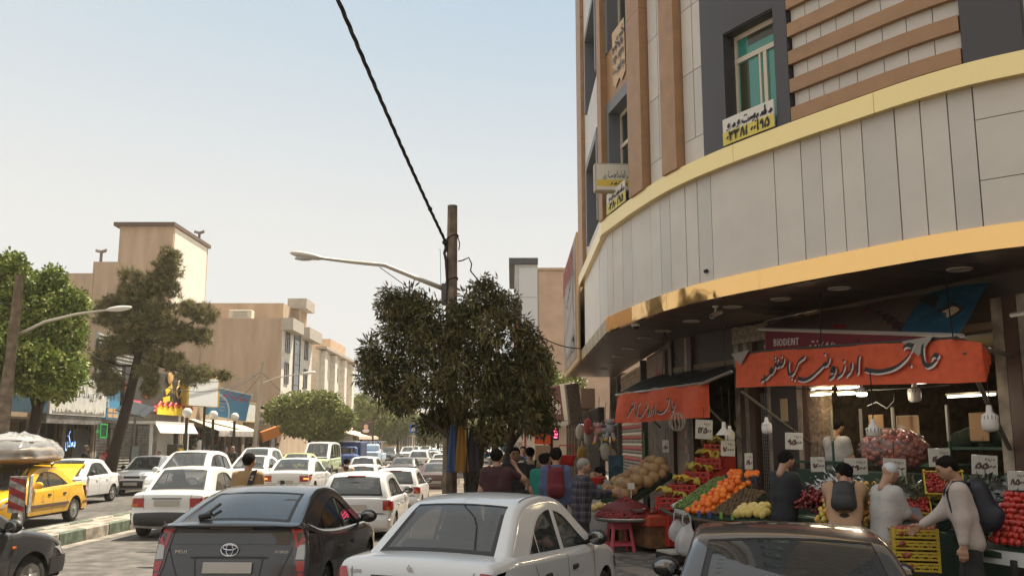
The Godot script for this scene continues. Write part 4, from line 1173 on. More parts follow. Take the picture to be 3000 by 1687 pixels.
	var L=[
		["hatch",hat,at_road(-3.7,-31.8),0,wp,"white hatchback with a red brake strip next to the concrete pole",""],
		["pride",pr,V(-14.3,0,-31),180,wp,"boxy white saloon parked facing the viewer behind the yellow taxi",""],
		["pride",pr,V(-14.3,0,-37.6),180,wp,"white saloon front half hidden by the tall white crossover",""],
		["saloon",sal,V(-10.85,0,-40),180,wp,"white saloon facing the viewer behind the man in tan",""],
		["hatch",hat,at_road(-6.1,-40),0,wp,"white hatchback right of the saloon with lit amber lights",""],
		["hatch",hat,at_road(-7.9,-52),0,wp,"small white hatchback with oval rear window in mid street",""],
		["saloon",sal,at_road(-6.4,-57),0,paint("brown_dark",LC(0.07,0.055,0.05)),"dark brown saloon in the middle of the far queue",""],
		["saloon",sal,at_road(-3.3,-43),0,paint("maroon",LC(0.09,0.035,0.03)),"maroon saloon ahead of the white hatchback by the pole",""],
		["saloon",sal,at_road(-4.0,-53),0,paint("cream",LC(0.55,0.47,0.33)),"cream saloon beside the concrete pole further ahead",""],
		["saloon",sal,V(-10.8,0,-48),180,paint("taxi_green",LC(0.55,0.6,0.2)),"yellow green taxi roof behind the white oncoming saloon",""],
		["suv",suv,V(-12.6,0,-47),180,wp,"white car behind the oncoming saloon near the street pole",""],
		["suv",suv,at_road(-7.4,-77),0,wp,"white crossover at the far end left of the pedestrian sign",""],
		["hatch",hat,at_road(-5.4,-74),0,wp,"far white hatchback straight ahead of the dark brown saloon",""],
		["hatch",hat,at_road(-3.4,-78),0,wp,"far white hatchback half hidden by the concrete pole",""],
		["saloon",sal,V(-11.2,0,-76),180,wp,"far white saloon behind the blue truck",""],
		["hatch",hat,at_road(-8.0,-96),0,paint("sky",LC(0.3,0.42,0.6)),"pale blue car in the far traffic left of the pedestrian sign",""]]
	for e in L:
		var src: Node3D=e[1]
		var k=dup(src,"parked_car",e[5],e[2],e[3])
		if e[4]!=wp or src==hat:
			for m in [wp,wp2]: repaint(k,m,e[4])
	for i in 26:
		var lane=i%4
		var x=[-2.6,-5.0,-7.6,-11.3][lane]+rng.randf_range(-0.3,0.3)
		var z=-88.0 - (i/4)*11.0 - rng.randf_range(0,4)
		var k=dup([hat,pr,sal,suv][rng.randi()%4],"parked_car","small white car in the far queue of traffic",at_road(x,z),180 if lane==3 else 0,"far cars in the traffic queue")
		repaint(k,wp2,wp)
		if i%7==3: repaint(k,wp,grey)
	var vn=car("van","parked_van","white and pale green minibus facing the viewer beyond the yellow green taxi","van",paint("van_green",LC(0.45,0.53,0.3)),V(-11.25,0,-56),180,{"roof":wp,"bp":0})
	var tr=thing("parked_truck","small truck with a dark blue canopy facing the viewer beyond the minibus","truck",V(-11.3,0,-66),180)
	g=G.new();g.bev(V(0,1.35,0.6),V(1.75,1.2,2.9),0.06);obj("canopy",g,M("canvas_blue",LC(0.02,0.035,0.12),0.8),tr)
	g=G.new();g.bev(V(0,0.72,0.6),V(1.7,0.3,3.0),0.04);obj("load_bed",g,M("truck_blue",LC(0.05,0.1,0.28),0.5),tr)
	g=G.new();g.bev(V(0,0.8,-1.6),V(1.6,0.7,1.5),0.12);g.bev(V(0,1.35,-1.3),V(1.45,0.6,0.9),0.14);obj("cab",g,mats["truck_blue"],tr)
	g=G.new();g.box(V(0,1.36,-1.76),V(1.25,0.42,0.02));obj("windscreen",g,M("car_glass_dark",LC(0.02,0.022,0.024),0.03),tr)
	g=G.new();g.box(V(0,1.99,0.2),V(1.0,0.08,2.0));obj("roof_load",g,wp,tr)
	for x in [-0.75,0.75]:
		for z in [-1.5,1.2]:
			var wh=make_wheel(0.31,2)
			var w=obj("wheel",wh[0],mats["tyre"],tr);w.position=V(x,0.31,z)
		g=G.new(true);g.ball(V(x*0.75,0.75,-2.36),V(0.13,0.1,0.03));obj("headlight",g,clearl,tr)
	tr=thing("parked_truck","pale blue pickup with a cage on its bed beyond the blue canopy truck","truck",V(-11.0,0,-74),180)
	g=G.new();g.bev(V(0,0.85,-1.3),V(1.65,0.8,2.0),0.12);g.bev(V(0,1.5,-1.0),V(1.5,0.6,1.1),0.14);obj("cab",g,M("truck_pale",LC(0.42,0.52,0.66),0.5),tr)
	g=G.new();g.bev(V(0,0.8,1.2),V(1.7,0.5,2.6),0.04)
	obj("load_bed",g,mats["truck_pale"],tr)
	for k in 9:
		g=G.new();g.box(V(-0.8+k*0.2,1.5,0.0),V(0.03,0.95,0.03));g.box(V(-0.8+k*0.2,1.97,1.2),V(0.03,0.03,2.4));obj("cage_bar",g,mats["truck_pale"],tr)
# ---------- left side of the street: shops, signs, taller buildings ----------
const LX:=-19.0
func lframe(z: float,y: float,x:=-18.6) -> Transform3D:
	return Transform3D(Basis(V(0,0,-1),Vector3.UP,V(1,0,0)),V(x,y,z))
func lbox(g: G,z0,z1,y0,y1,x,t):
	g.box(V(x - t*0.5,(y0+y1)*0.5,(z0+z1)*0.5),V(t,y1 - y0,absf(z1 - z0)))
func board(called: String,label: String,z0,z1,y0,y1,mat,x:=-18.6,t:=0.18,frame: Material=null) -> Node3D:
	var o=thing(called,label,"sign")
	var g=G.new();lbox(g,z0,z1,y0,y1,x,t);obj("board",g,mat,o)
	if frame:
		g=G.new()
		lbox(g,z0+0.06,z0 - 0.02,y0 - 0.06,y1+0.06,x+0.03,t+0.02);lbox(g,z1+0.02,z1 - 0.06,y0 - 0.06,y1+0.06,x+0.03,t+0.02)
		lbox(g,z0 - 0.03,z1+0.03,y1,y1+0.06,x+0.028,t);lbox(g,z0 - 0.03,z1+0.03,y0 - 0.06,y0,x+0.028,t)
		obj("frame",g,frame,o)
	return o
func write(o: Node3D,text: String,z,y,h,w,mat,x:=-18.59,nib:=0.9):
	var g=G.new()
	var f=lframe(z,y,x)
	pen(g,text,f,h,nib,w)
	obj("lettering",g,mat,o)
func shutter(o: Node3D,z0,z1,y0,y1,x,mat):
	var n=int((y1 - y0)/0.14)
	for i in n:
		var g=G.new()
		var a=y0+i*(y1 - y0)/n;var b=a+(y1 - y0)/n
		g.q(V(x,a+0.012,z0),V(x+0.03,(a+b)*0.5,z0),V(x+0.03,(a+b)*0.5,z1),V(x,a+0.012,z1))
		g.q(V(x+0.03,(a+b)*0.5,z0),V(x,b,z0),V(x,b,z1),V(x+0.03,(a+b)*0.5,z1))
		g.q(V(x - 0.01,a,z0),V(x,a+0.012,z0),V(x,a+0.012,z1),V(x - 0.01,a,z1))
		obj("shutter_slat",g,mat,o)
func shop(label: String,z0: float,z1: float,h: float,wallm: Material,bays: Array,depth:=5.0) -> Node3D:
	var o=thing("shop_building",label,"shop")
	var g=G.new()
	lbox(g,z0,z1,2.85,h,LX,0.25)
	g.box(V(LX - depth*0.5,h - 0.1,(z0+z1)*0.5),V(depth,0.2,absf(z1 - z0)))
	g.box(V(LX - depth,h*0.5,(z0+z1)*0.5),V(0.2,h,absf(z1 - z0)))
	g.box(V(LX - depth*0.5,h*0.5,z0 - 0.08),V(depth,h - 0.02,0.15));g.box(V(LX - depth*0.5,h*0.5,z1+0.08),V(depth,h - 0.02,0.15))
	obj("wall",g,wallm,o)
	var zc=z0
	for b in bays:
		if zc - b[0]>0.1:
			g=G.new();lbox(g,zc,b[0],0,2.85,LX - 0.01,0.24);obj("pillar",g,M("shop_pillar",LC(0.2,0.15,0.11),0.7,{"tex":"stain","scale":0.8}),o)
		zc=b[1]
		match int(b[2]):
			0,2:
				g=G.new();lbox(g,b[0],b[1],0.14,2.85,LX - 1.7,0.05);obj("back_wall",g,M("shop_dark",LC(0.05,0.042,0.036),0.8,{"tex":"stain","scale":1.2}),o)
				g=G.new();g.box(V(LX - 0.15,2.8,(b[0]+b[1])*0.5),V(0.12,0.1,b[0] - b[1]));g.box(V(LX - 0.15,1.4,b[0] - 0.05),V(0.1,2.7,0.07));g.box(V(LX - 0.15,1.4,b[1]+0.05),V(0.1,2.7,0.07))
				g.box(V(LX - 0.15,1.4,(b[0]+b[1])*0.5),V(0.08,2.7,0.06));obj("door_frame",g,M("frame_dark",LC(0.05,0.04,0.036),0.5),o)
				if b[2]==2:
					for k in 14:
						g=G.new(true)
						var c=V(LX - 0.5 - rng.randf()*0.8,0.4+rng.randf()*2.2,lerpf(b[0] - 0.3,b[1]+0.3,rng.randf()))
						g.ball(c,V(rng.randf_range(0.08,0.2),rng.randf_range(0.1,0.28),rng.randf_range(0.1,0.3)),8,5)
						obj("hanging_goods",g,M("goods_%d"%(k%6),[LC(0.5,0.06,0.05),LC(0.5,0.48,0.42),LC(0.1,0.2,0.12),LC(0.45,0.3,0.05),LC(0.1,0.15,0.4),LC(0.3,0.2,0.16)][k%6],0.6),o)
				else:
					for k in 3:
						g=G.new();g.box(V(LX - 1.5,0.7+k*0.65,(b[0]+b[1])*0.5),V(0.3,0.04,(b[0] - b[1])*0.9));obj("shelf",g,M("shelf_wood",LC(0.13,0.085,0.05),0.7),o)
			1:shutter(o,b[0] - 0.04,b[1]+0.04,0.14,2.85,LX - 0.12,M("shutter_grey",LC(0.44,0.41,0.38),0.5,{"tex":"stain","scale":0.8}))
	if zc - z1>0.1:
		g=G.new();lbox(g,zc,z1,0,2.85,LX - 0.01,0.24);obj("pillar",g,M("shop_pillar",LC(0.2,0.15,0.11),0.7,{"tex":"stain","scale":0.8}),o)
	return o
func win(o: Node3D,c: Vector3,w: float,h: float,face: int,fm: Material,pm: Material):
	var b=Basis(V(0,0,-1),Vector3.UP,V(1,0,0)) if face==0 else Basis()
	var g=G.new()
	for q in [[-w*0.5,0,0.07,h],[w*0.5,0,0.07,h],[0,0,0.05,h]]: g.box(c+b*V(q[0],q[1],0.02),V(q[2],q[3],0.08) if face==1 else V(0.08,q[3],q[2]))
	for y in [-h*0.5,h*0.5,h*0.18]: g.box(c+b*V(0,y,0.021),V(w,0.06,0.075) if face==1 else V(0.075,0.06,w))
	var f=obj("window",g,fm,o)
	g=G.new();g.box(c,V(w,h,0.03) if face==1 else V(0.03,h,w));obj("pane",g,pm,f)
func left_street():
	var ink=M("ink",LC(0.03,0.03,0.035),0.7)
	var white=M("sign_white",LC(0.74,0.72,0.67),0.55,{"tex":"soft","scale":0.5})
	var redl=M("letter_red",LC(0.6,0.03,0.05),0.5)
	var tan_=M("shop_wall_tan",LC(0.42,0.31,0.21),0.9,{"tex":"plaster","scale":0.4})
	var metal=M("sheet_metal",LC(0.35,0.33,0.3),0.5,{"tex":"stain","scale":0.5})
	shop("shop with a dark sign behind the leafy tree at the far left",-27.0,-37.3,4.8,tan_,[[-28,-32,0],[-32.4,-36.8,0]])
	shop("dark fronted estate agent shop under the big white sign",-37.4,-43.0,4.75,tan_,[[-37.6,-39.9,0],[-40.2,-42.6,0]])
	shop("shuttered sandwich shop under the black sign with yellow zigzag band",-43.1,-54.2,5.0,M("shop_wall_grey",LC(0.3,0.27,0.24),0.8),[[-43.2,-44.6,1],[-44.7,-47.6,1],[-47.9,-50.8,1],[-51.2,-53.8,0]])
	shop("gift shop with hanging goods under the cream awning",-54.3,-66.8,4.3,tan_,[[-54.6,-58.2,2],[-58.6,-62.4,2],[-62.8,-66.4,2]])
	shop("row shop under the dark signs left of the mid street tree",-66.9,-76.4,4.6,tan_,[[-67.2,-70.6,0],[-71,-74.5,0],[-74.7,-76.2,1]])
	var s=board("shop_sign","dark blue sign half hidden by the leafy tree at the far left",-33.6,-37.6,3.1,3.75,M("sign_navy",LC(0.03,0.07,0.1),0.4))
	write(s,"د ف^1ت^2ر ا م ل اک",-34.0,3.28,0.35,2.8,white)
	s=board("shop_sign","pale green sign cut off by the left edge behind the tree trunk",-28,-32.8,3.2,4.3,M("sign_palegreen",LC(0.5,0.55,0.4),0.5))
	s=board("shop_sign","large white shop sign with thin black script left of the narrow blue sign",-37.7,-42.9,3.08,4.66,white,-18.55)
	write(s,"م ش^3اور ی^2ن^1 م ل ک ش^3ا ه ی ن^1",-42.3,3.9,0.62,3.6,ink,-18.54,0.65)
	write(s,"0912 55 71",-39.2,3.62,0.22,0.9,ink,-18.54)
	var g=G.new()
	for k in 60:
		var z=-37.9 - k*0.082
		var h=0.06+rng.randf()*0.16+(0.14 if k%11==3 else 0.0)
		lbox(g,z,z - 0.07,3.12,3.12+h,-18.545,0.004)
	obj("skyline_print",g,M("print_grey",LC(0.2,0.18,0.16),0.7),s,{"kind":"stuff"})
	g=G.new();lbox(g,-37.6,-42.7,2.72,3.04,-18.6,0.3);obj("shutter_box",g,metal,s)
	s=board("neon_sign","blue neon script sign in the dark window under the large white sign",-40.75,-42.2,1.2,2.5,M("neon_back",LC(0.02,0.02,0.022),0.4),-18.95,0.05)
	write(s,"م س ک ن^1",-40.95,1.8,0.75,1.0,M("neon_sign_blue",LC(0.25,0.5,1.0),0.4,{"emit":1.5}),-18.92,0.5)
	s=board("shop_sign","small green framed sign above a doorway beside the blue neon",-42.35,-43.0,2.2,2.72,M("sign_darkgreen",LC(0.01,0.05,0.02),0.5),-18.5,0.05,M("green_frame",LC(0.03,0.4,0.1),0.5))
	write(s,"ور و د ی",-42.4,2.42,0.2,0.5,M("letter_green",LC(0.05,0.55,0.15),0.5),-18.49,1.2)
	s=board("shop_sign","narrow tall blue sign left of the leaning pine trunk",-43.15,-44.5,3.0,4.6,M("sign_blue",LC(0.06,0.24,0.42),0.5))
	for k in 3: write(s,["پو ش^3ا ک","ج_1ی_2ن^1س","ک ت^2 س"][k].replace("پ","ب"),-43.3,4.2 - k*0.32,0.25,0.95,white,-18.58,1.0)
	g=G.new()
	for k in 4: lbox(g,-43.25 - (k%2)*0.6,-43.75 - (k%2)*0.6,3.08+(k/2)*0.24,3.26+(k/2)*0.24,-18.585,0.004)
	obj("swatch",g,M("swatch_orange",LC(0.6,0.35,0.15),0.5),s)
	s=board("shop_sign","large black sandwich shop sign with yellow zigzag band and gold emblem",-44.7,-54.2,3.4,5.55,M("sign_black",LC(0.035,0.03,0.028),0.45),-18.5)
	write(s,"س و خ^1ا ر ی",-45.2,4.5,0.42,1.3,redl,-18.46,1.7)
	write(s,"س ر و ی س",-48.3,4.3,0.5,1.35,redl,-18.46,1.9)
	g=G.new();lbox(g,-45.3,-46.7,3.68,3.98,-18.46,0.04);lbox(g,-48.4,-49.6,3.52,3.82,-18.46,0.04);obj("red_tag",g,M("tag_red",LC(0.62,0.1,0.14),0.5),s)
	write(s,"س ف^1ا ر ش^3",-45.4,3.77,0.16,1.1,white,-18.44,1.2);write(s,"ب_1ی_2ر و ن^1",-48.5,3.6,0.16,1.0,white,-18.44,1.2)
	g=G.new()
	var zz:=PackedVector2Array([Vector2(48.85,3.38),Vector2(54.15,3.38)])
	for k in 15: zz.append(Vector2(54.15 - k*5.3/14.0,3.78 if k%2==0 else 4.02))
	g.prism(zz,Transform3D(Basis(V(0,0,-1),Vector3.UP,V(1,0,0)),V(-18.48,0,0)),0.05);obj("yellow_band",g,M("band_yellow",LC(0.82,0.55,0.02),0.5),s)
	g=G.new(true)
	for k in 14: g.tube([V(-18.42,3.8 if k%2==0 else 4.05,-54.15+k*5.3/14.0),V(-18.42,4.05 if k%2==0 else 3.8,-54.15+(k+1)*5.3/14.0)],0.055,5)
	obj("zigzag_edge",g,M("zigzag_red",LC(0.55,0.03,0.03),0.5),s)
	var gold=M("gold_letter",LC(0.55,0.38,0.14),0.4,{"metal":0.4})
	g=G.new(true)
	for r in [0.36,0.28]:
		var ring=[]
		for k in 25: ring.append(V(-18.45,4.72+r*cos(TAU*k/24),-51.9+r*1.3*sin(TAU*k/24)))
		g.tube(ring,0.035,5,false)
	g.tube([V(-18.45,4.9,-51.5),V(-18.45,5.35,-51.9),V(-18.45,5.3,-52.3)],0.04,5)
	obj("emblem",g,gold,s)
	write(s,"ب_1ر گ ر".replace("گ","ک"),-51.3,4.62,0.32,1.0,gold,-18.44,1.2)
	write(s,"ف^1س ت^2 ف^1و د",-51.0,4.13,0.26,1.8,gold,-18.44,1.2)
	for q in [[-49.9,4.75,0.5,0.9],[-53.2,4.65,-0.6,0.9],[-49.6,4.2,0.15,0.95],[-53.2,3.98,0.0,0.8]]:
		g=G.new();g.box(V(-18.45,q[1],q[0] - 0.45),V(0.05,0.26,q[3]),Basis(V(1,0,0),q[2]));obj("yellow_tag",g,mats["band_yellow"],s)
	g=G.new(true);g.ball(V(-18.42,5.35,-50.4),V(0.06,0.34,0.4),10,6);obj("burger_print",g,M("burger",LC(0.6,0.35,0.12),0.6),s)
	s=thing("light_box","big blank white light box with a yellow frame on a dark post","sign",V(-17.9,0,-53.9),0)
	var bb=Basis(V(0,1,0),1.32)
	g=G.new();g.bev(V(0,4.85,0),V(3.3,1.8,0.45),0.04,bb);obj("frame",g,M("frame_yellow",LC(0.5,0.33,0.06),0.6),s)
	g=G.new();g.box(V(0,4.82,0)+bb*V(-0.05,-0.03,0.225),V(2.9,1.62,0.02),bb);obj("face",g,M("box_face",LC(0.8,0.8,0.78),0.6),s)
	g=G.new(true);g.tube([V(0.3,0,0.1),V(0.3,3.96,0.1)],0.07,8);obj("post",g,M("post_dark",LC(0.04,0.037,0.035),0.6),s)
	s=thing("shop_sign","tilted blue shop sign with a white crescent and red script above the cream awning","sign",V(-17.9,4.3,-59.2),0)
	bb=Basis(V(0,1,0),1.15)*Basis(V(1,0,0),0.12)*Basis(V(0,0,1),-0.1)
	g=G.new();g.bev(Vector3.ZERO,V(3.6,1.75,0.35),0.03,bb);obj("box",g,M("sign_skyblue",LC(0.07,0.25,0.44),0.5),s)
	g=G.new();g.box(bb*V(0,0.86,0.03),V(3.7,0.1,0.46),bb);obj("top_rail",g,white,s)
	g=G.new()
	for k in 12:
		var a0=-0.15+k*0.14;var a1=a0+0.14
		var pc=func(r,a): return bb*V(-1.25+r*cos(a),-0.88+r*sin(a),0.19)
		if a1<1.6: g.q(pc.call(1.25,a0),pc.call(1.25,a1),pc.call(1.4,a1),pc.call(1.4,a0))
	obj("crescent",g,M("print_pale",LC(0.5,0.58,0.6),0.6),s)
	g=G.new();pen(g,"م و ب_1ا ی ل س ا ل م",Transform3D(bb,bb*V(1.5,0.42,0.19)),0.4,1.3,2.5);obj("lettering",g,redl,s)
	g=G.new()
	for k in 4: pen(g,"ت^2 ع م ی_2ر ات^2",Transform3D(bb,bb*V(-0.45,0.2 - k*0.22,0.19)),0.16,1.0,0.7)
	obj("lettering",g,white,s)
	s=board("shop_sign","white sign with bright red letters in a gold frame behind the blue tilted sign",-63.6,-66.7,3.35,4.6,white,-18.2,0.35,M("frame_gold",LC(0.45,0.3,0.08),0.6))
	write(s,"م ا ن^1 ت^2 و ک د ه",-63.8,3.85,0.75,2.5,redl,-18.17,1.6)
	s=board("shop_sign","dark sign with red and white letters next to the red lettered white sign",-66.9,-70.4,3.25,4.15,M("sign_black",LC(0.035,0.03,0.028),0.45))
	write(s,"ک ا ل ا ی خ^1",-67.4,3.55,0.4,2.4,redl,-18.57,1.6)
	s=board("shop_sign","brown grey sign with raised pale letters beside the green painted sign",-70.8,-74.4,3.25,4.05,M("sign_taupe",LC(0.2,0.165,0.13),0.6))
	write(s,"م ه ر ج_1",-71.0,3.6,0.5,2.6,M("letter_taupe",LC(0.55,0.43,0.33),0.6),-18.57,1.6)
	s=board("shop_sign","green and brown painted sign above the small red led sign",-74.5,-78.2,3.3,4.0,M("sign_olive",LC(0.14,0.22,0.1),0.6,{"tex":"stain","scale":0.4}))
	s=board("led_sign","small red led display hanging under the green painted sign",-74.3,-77.0,2.78,3.22,M("sign_black",LC(0.035,0.03,0.028),0.45),-17.9)
	write(s,"ف^1ر و ش^3",-74.6,2.95,0.28,2.0,M("led_sign_red",LC(1.0,0.05,0.04),0.4,{"emit":1.3}),-17.87,1.4)
	s=board("shop_sign","orange and red advertising panel partly behind the mid street tree",-77.5,-81,2.7,3.9,M("sign_orange",LC(0.62,0.16,0.06),0.6,{"tex":"stain","scale":0.3}),-18.0)
	s=thing("light_box","small orange box sign jutting out below the grey brown sign","sign",V(-17.6,2.55,-68.8))
	g=G.new();g.bev(Vector3.ZERO,V(1.5,0.75,0.5),0.04,Basis(V(0,1,0),0.6)*Basis(V(0,0,1),0.35));obj("box",g,M("box_orange",LC(0.6,0.2,0.03),0.6),s)
	var aw=thing("shop_awning","cream sloping awning with grey valance over the gift shop","awning")
	g=G.new()
	var cs_=M("awning_cream",LC(0.6,0.48,0.36),0.85)
	g.q(V(-19,3.3,-55.4),V(-19,3.35,-64),V(-17.2,2.65,-64),V(-17.2,2.6,-55.4));obj("canopy",g,cs_,aw)
	g=G.new()
	for k in 17: g.q(V(-17.2,2.62,-55.4 - k*0.506),V(-17.2,2.62,-55.4 - (k+1)*0.506),V(-17.18+0.04*(k%2),2.28,-55.4 - (k+1)*0.506),V(-17.22+0.04*(k%2),2.28,-55.4 - k*0.506))
	obj("valance",g,M("awning_grey",LC(0.34,0.3,0.28),0.85),aw)
	g=G.new(true)
	for z in [-55.5,-63.9]: g.tube([V(-19,2.4,z),V(-17.2,2.6,z)],0.025,5)
	obj("arm",g,metal,aw)
	s=thing("roof_screen","grey corrugated sheet screen on the roof above the black sign","screen")
	for k in 11:
		g=G.new();g.q(V(-20.5,5.2+k*0.19,-46.0),V(-20.44,5.3+k*0.19,-46.0),V(-20.44,5.3+k*0.19,-52.0),V(-20.5,5.2+k*0.19,-52.0))
		g.q(V(-20.44,5.3+k*0.19,-46.0),V(-20.5,5.39+k*0.19,-46.0),V(-20.5,5.39+k*0.19,-52.0),V(-20.44,5.3+k*0.19,-52.0));obj("corrugated_sheet",g,metal,s)
	g=G.new();g.box(V(-20.6,6.2,-49),V(0.06,2.3,6.2));obj("backing",g,metal,s)
	var br=M("brown_render",LC(0.52,0.385,0.275),0.95,{"tex":"streak","scale":Vector3(0.16,0.035,0.16)})
	var stone=M("white_stone",LC(0.82,0.78,0.68),0.8,{"tex":"plaster","scale":0.3})
	var glass=M("pane_blue",LC(0.05,0.065,0.08),0.1)
	var fr=M("frame_brownish",LC(0.1,0.08,0.07),0.6)
	var b=thing("apartment_building","brown rendered four storey building whose blind side wall faces the viewer","building")
	g=G.new()
	g.box(V(-26.5,6.0,-82.2),V(15.0,12.0,11.4));obj("wall",g,br,b)
	for k in 8:
		g=G.new();lbox(g,-76.55,-88,4.2+k*0.98,5.17+k*0.98,-18.92,0.07);obj("stone_course",g,stone,b)
	for k in 3:
		for z in [-78.2,-85.4]: win(b,V(-18.9,5.0+k*2.6,z),1.3,1.7,0,fr,glass)
	for k in 8:
		g=G.new();lbox(g,-80.6,-82.6,4.1+k*0.9,4.95+k*0.9,-18.84,0.06);obj("stair_pane",g,glass,b)
	g=G.new();lbox(g,-80.5,-80.6,4,11.4,-18.8,0.1);lbox(g,-82.6,-82.7,4,11.4,-18.8,0.1);obj("stair_frame",g,fr,b)
	for q in [[-76.4,-80.4],[-82.8,-88.2]]:
		g=G.new();g.box(V(-18.55,11.55,(q[0]+q[1])*0.5),V(1.0,1.0,q[0] - q[1]));obj("parapet_block",g,M("stone_grey",LC(0.5,0.45,0.39),0.85,{"tex":"plaster","scale":0.4}),b)
	g=G.new();g.box(V(-24.6,12.9,-83),V(9.6,1.8,6));g.box(V(-19.6,13.2,-84.8),V(0.9,2.4,3.2));obj("roof_house",g,br,b)
	g=G.new();g.box(V(-19.3,14.2,-84.6),V(1.7,0.9,3.6));obj("roof_cap",g,mats["stone_grey"],b)
	for x in [-26.0,-22.7]:
		var ac=thing("roof_cooler","pale evaporative cooler on the brown building roof, %s one"%("left" if x<-25 else "right"),"cooler",V(x,12.0,-77.6))
		g=G.new();g.bev(V(0,0.45,0),V(1.5 if x<-25 else 1.9,0.75,0.9),0.04);obj("casing",g,M("cooler_beige",LC(0.6,0.55,0.45),0.6),ac)
		for k in 4:
			g=G.new();g.box(V(0,0.25+k*0.13,0.46),V(1.2,0.03,0.03));obj("louvre",g,metal,ac)
	g=G.new(true)
	g.tube([V(-26,12,-76.45),V(-25.6,9,-76.44),V(-25.9,6.5,-76.44)],0.02,4);obj("crack_line",g,M("crack",LC(0.3,0.2,0.13),0.9),b)
	for p in [[-27.8,7.6],[-28.0,4.9]]:
		g=G.new();g.box(V(p[0],p[1],-76.47),V(0.35,0.5,0.08));obj("vent",g,M("vent_dark",LC(0.16,0.11,0.08),0.8),b)
	b=thing("apartment_building","tall stepped tan building at the far left behind the pine tree","building")
	g=G.new()
	g.box(V(-34.1,10.9,-90.0),V(5.0,21.8,10.0));g.box(V(-37.6,9.2,-89.9),V(2.4,18.4,10.0));g.box(V(-40.0,8.7,-89.8),V(2.6,17.2,10));g.box(V(-33,7.4,-97),V(2.8,14.6,8))
	obj("wall",g,br,b)
	g=G.new();g.box(V(-34.25,21.95,-90),V(5.7,0.35,10.6));obj("roof_edge",g,M("roof_brown",LC(0.1,0.06,0.045),0.8),b)
	win(b,V(-39.7,14.0,-84.75),1.0,1.6,1,M("frame_white",LC(0.7,0.68,0.64),0.6),glass)
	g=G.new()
	lbox(g,-85.3,-94.5,2,21.7,-31.55,0.06);obj("side_render",g,stone,b)  # pale skin over the tan wall paints its sunlit side lighter
	for p in [[-31.9,21.9,-93],[-38.4,18.4,-85.5]]:
		var hd=thing("roof_vent","small rusty chimney cowl on the tall tan building roof, %s one"%("higher" if p[1]>20 else "lower"),"chimney",V(p[0],p[1],p[2]))
		g=G.new(true);g.tube([V(0,0,0),V(0,1.0,0)],0.13,8);obj("pipe",g,metal,hd)
		g=G.new(true);g.tube([V(-0.5,1.2,0),V(0,1.05,0),V(0.5,1.2,0)],0.16,8);obj("cowl",g,metal,hd)
	b=thing("apartment_building","white stone three storey building with square windows beyond the brown one","building")
	g=G.new();g.box(V(-23.0,5.4,-100),V(8.6,10.8,19.4));obj("wall",g,stone,b)
	for z in [-93.2,-98.8,-105,-108.2]:
		for k in 3: win(b,V(-18.66,3.4+k*2.75,z),2.2 if z>-100 else 0.9,1.5,0,M("frame_grey2",LC(0.35,0.33,0.3),0.6),glass)
	for z in [-90.8,-96.0,-101.6,-106.5]:
		g=G.new();lbox(g,z,z - 1.3,2.5,10.7,-18.2,0.55);obj("stone_pier",g,stone,b)
	g=G.new();g.box(V(-18.5,10.95,-100),V(1.1,0.25,19.8));obj("cornice",g,mats["stone_grey"],b)
	g=G.new();g.box(V(-22,11.8,-103),V(5.5,1.8,9));obj("roof_house",g,M("peach_render",LC(0.6,0.42,0.28),0.9,{"tex":"plaster","scale":0.3}),b)
	s=thing("street_shelter","white canopy shelter over a yellow cash machine by the shutters","shelter",V(-17.6,0.14,-47.5))
	g=G.new();g.box(V(0,2.75,0),V(1.3,0.12,5.4));g.q(V(0.65,2.68,2.7),V(0.65,2.68,-2.7),V(0.9,2.25,-2.7),V(0.9,2.25,2.7));obj("canopy",g,M("shelter_white",LC(0.75,0.73,0.7),0.4),s)
	for z in [2.5,-2.5]:
		g=G.new();g.box(V(0.4,1.35,z),V(0.12,2.7,0.12));obj("post",g,mats["shelter_white"],s)
	g=G.new();g.box(V(-0.3,1.3,-1.2),V(0.06,2.4,2.2));obj("back_panel",g,M("panel_grey",LC(0.5,0.48,0.45),0.5),s)
	s=thing("cash_machine","yellow and grey cash machine under the white shelter canopy","machine",V(-17.7,0.14,-49.8))
	g=G.new();g.bev(V(0,0.85,0),V(0.7,1.7,1.6),0.03);obj("cabinet",g,M("atm_grey",LC(0.1,0.095,0.09),0.5),s)
	g=G.new();g.box(V(0.36,1.25,0),V(0.02,0.5,1.3));obj("yellow_panel",g,mats["band_yellow"],s)
	g=G.new();g.box(V(0.36,0.6,0),V(0.02,0.6,1.3));obj("lower_panel",g,M("atm_pale",LC(0.4,0.4,0.36),0.5),s)
	s=thing("solar_post","thin post carrying a tilted dark solar panel in front of the shutters","solar panel",V(-16.5,0.14,-41.2))
	g=G.new(true);g.tube([V(0,0,0),V(0,3.0,0)],0.05,8);obj("post",g,metal,s)
	g=G.new();g.box(V(0,3.25,0),V(1.3,0.05,1.1),Basis(V(0,0,1),-0.25)*Basis(V(1,0,0),0.45));obj("panel",g,M("solar_dark",LC(0.04,0.045,0.05),0.2),s)
	g=G.new();g.box(V(0,2.95,0),V(0.9,0.06,0.9));obj("frame",g,metal,s)
	g=G.new();g.box(V(0.05,1.05,0),V(0.08,1.2,0.75));obj("info_panel",g,M("info_dark",LC(0.05,0.06,0.06),0.2),s)
	s=thing("painted_lettering","red painted words and emblem on the shutters behind the pine trunk","lettering")
	write(s,"ب_3ا ت^2و ن^1",-45.0,1.35,0.6,1.5,redl,-19.06,1.6)
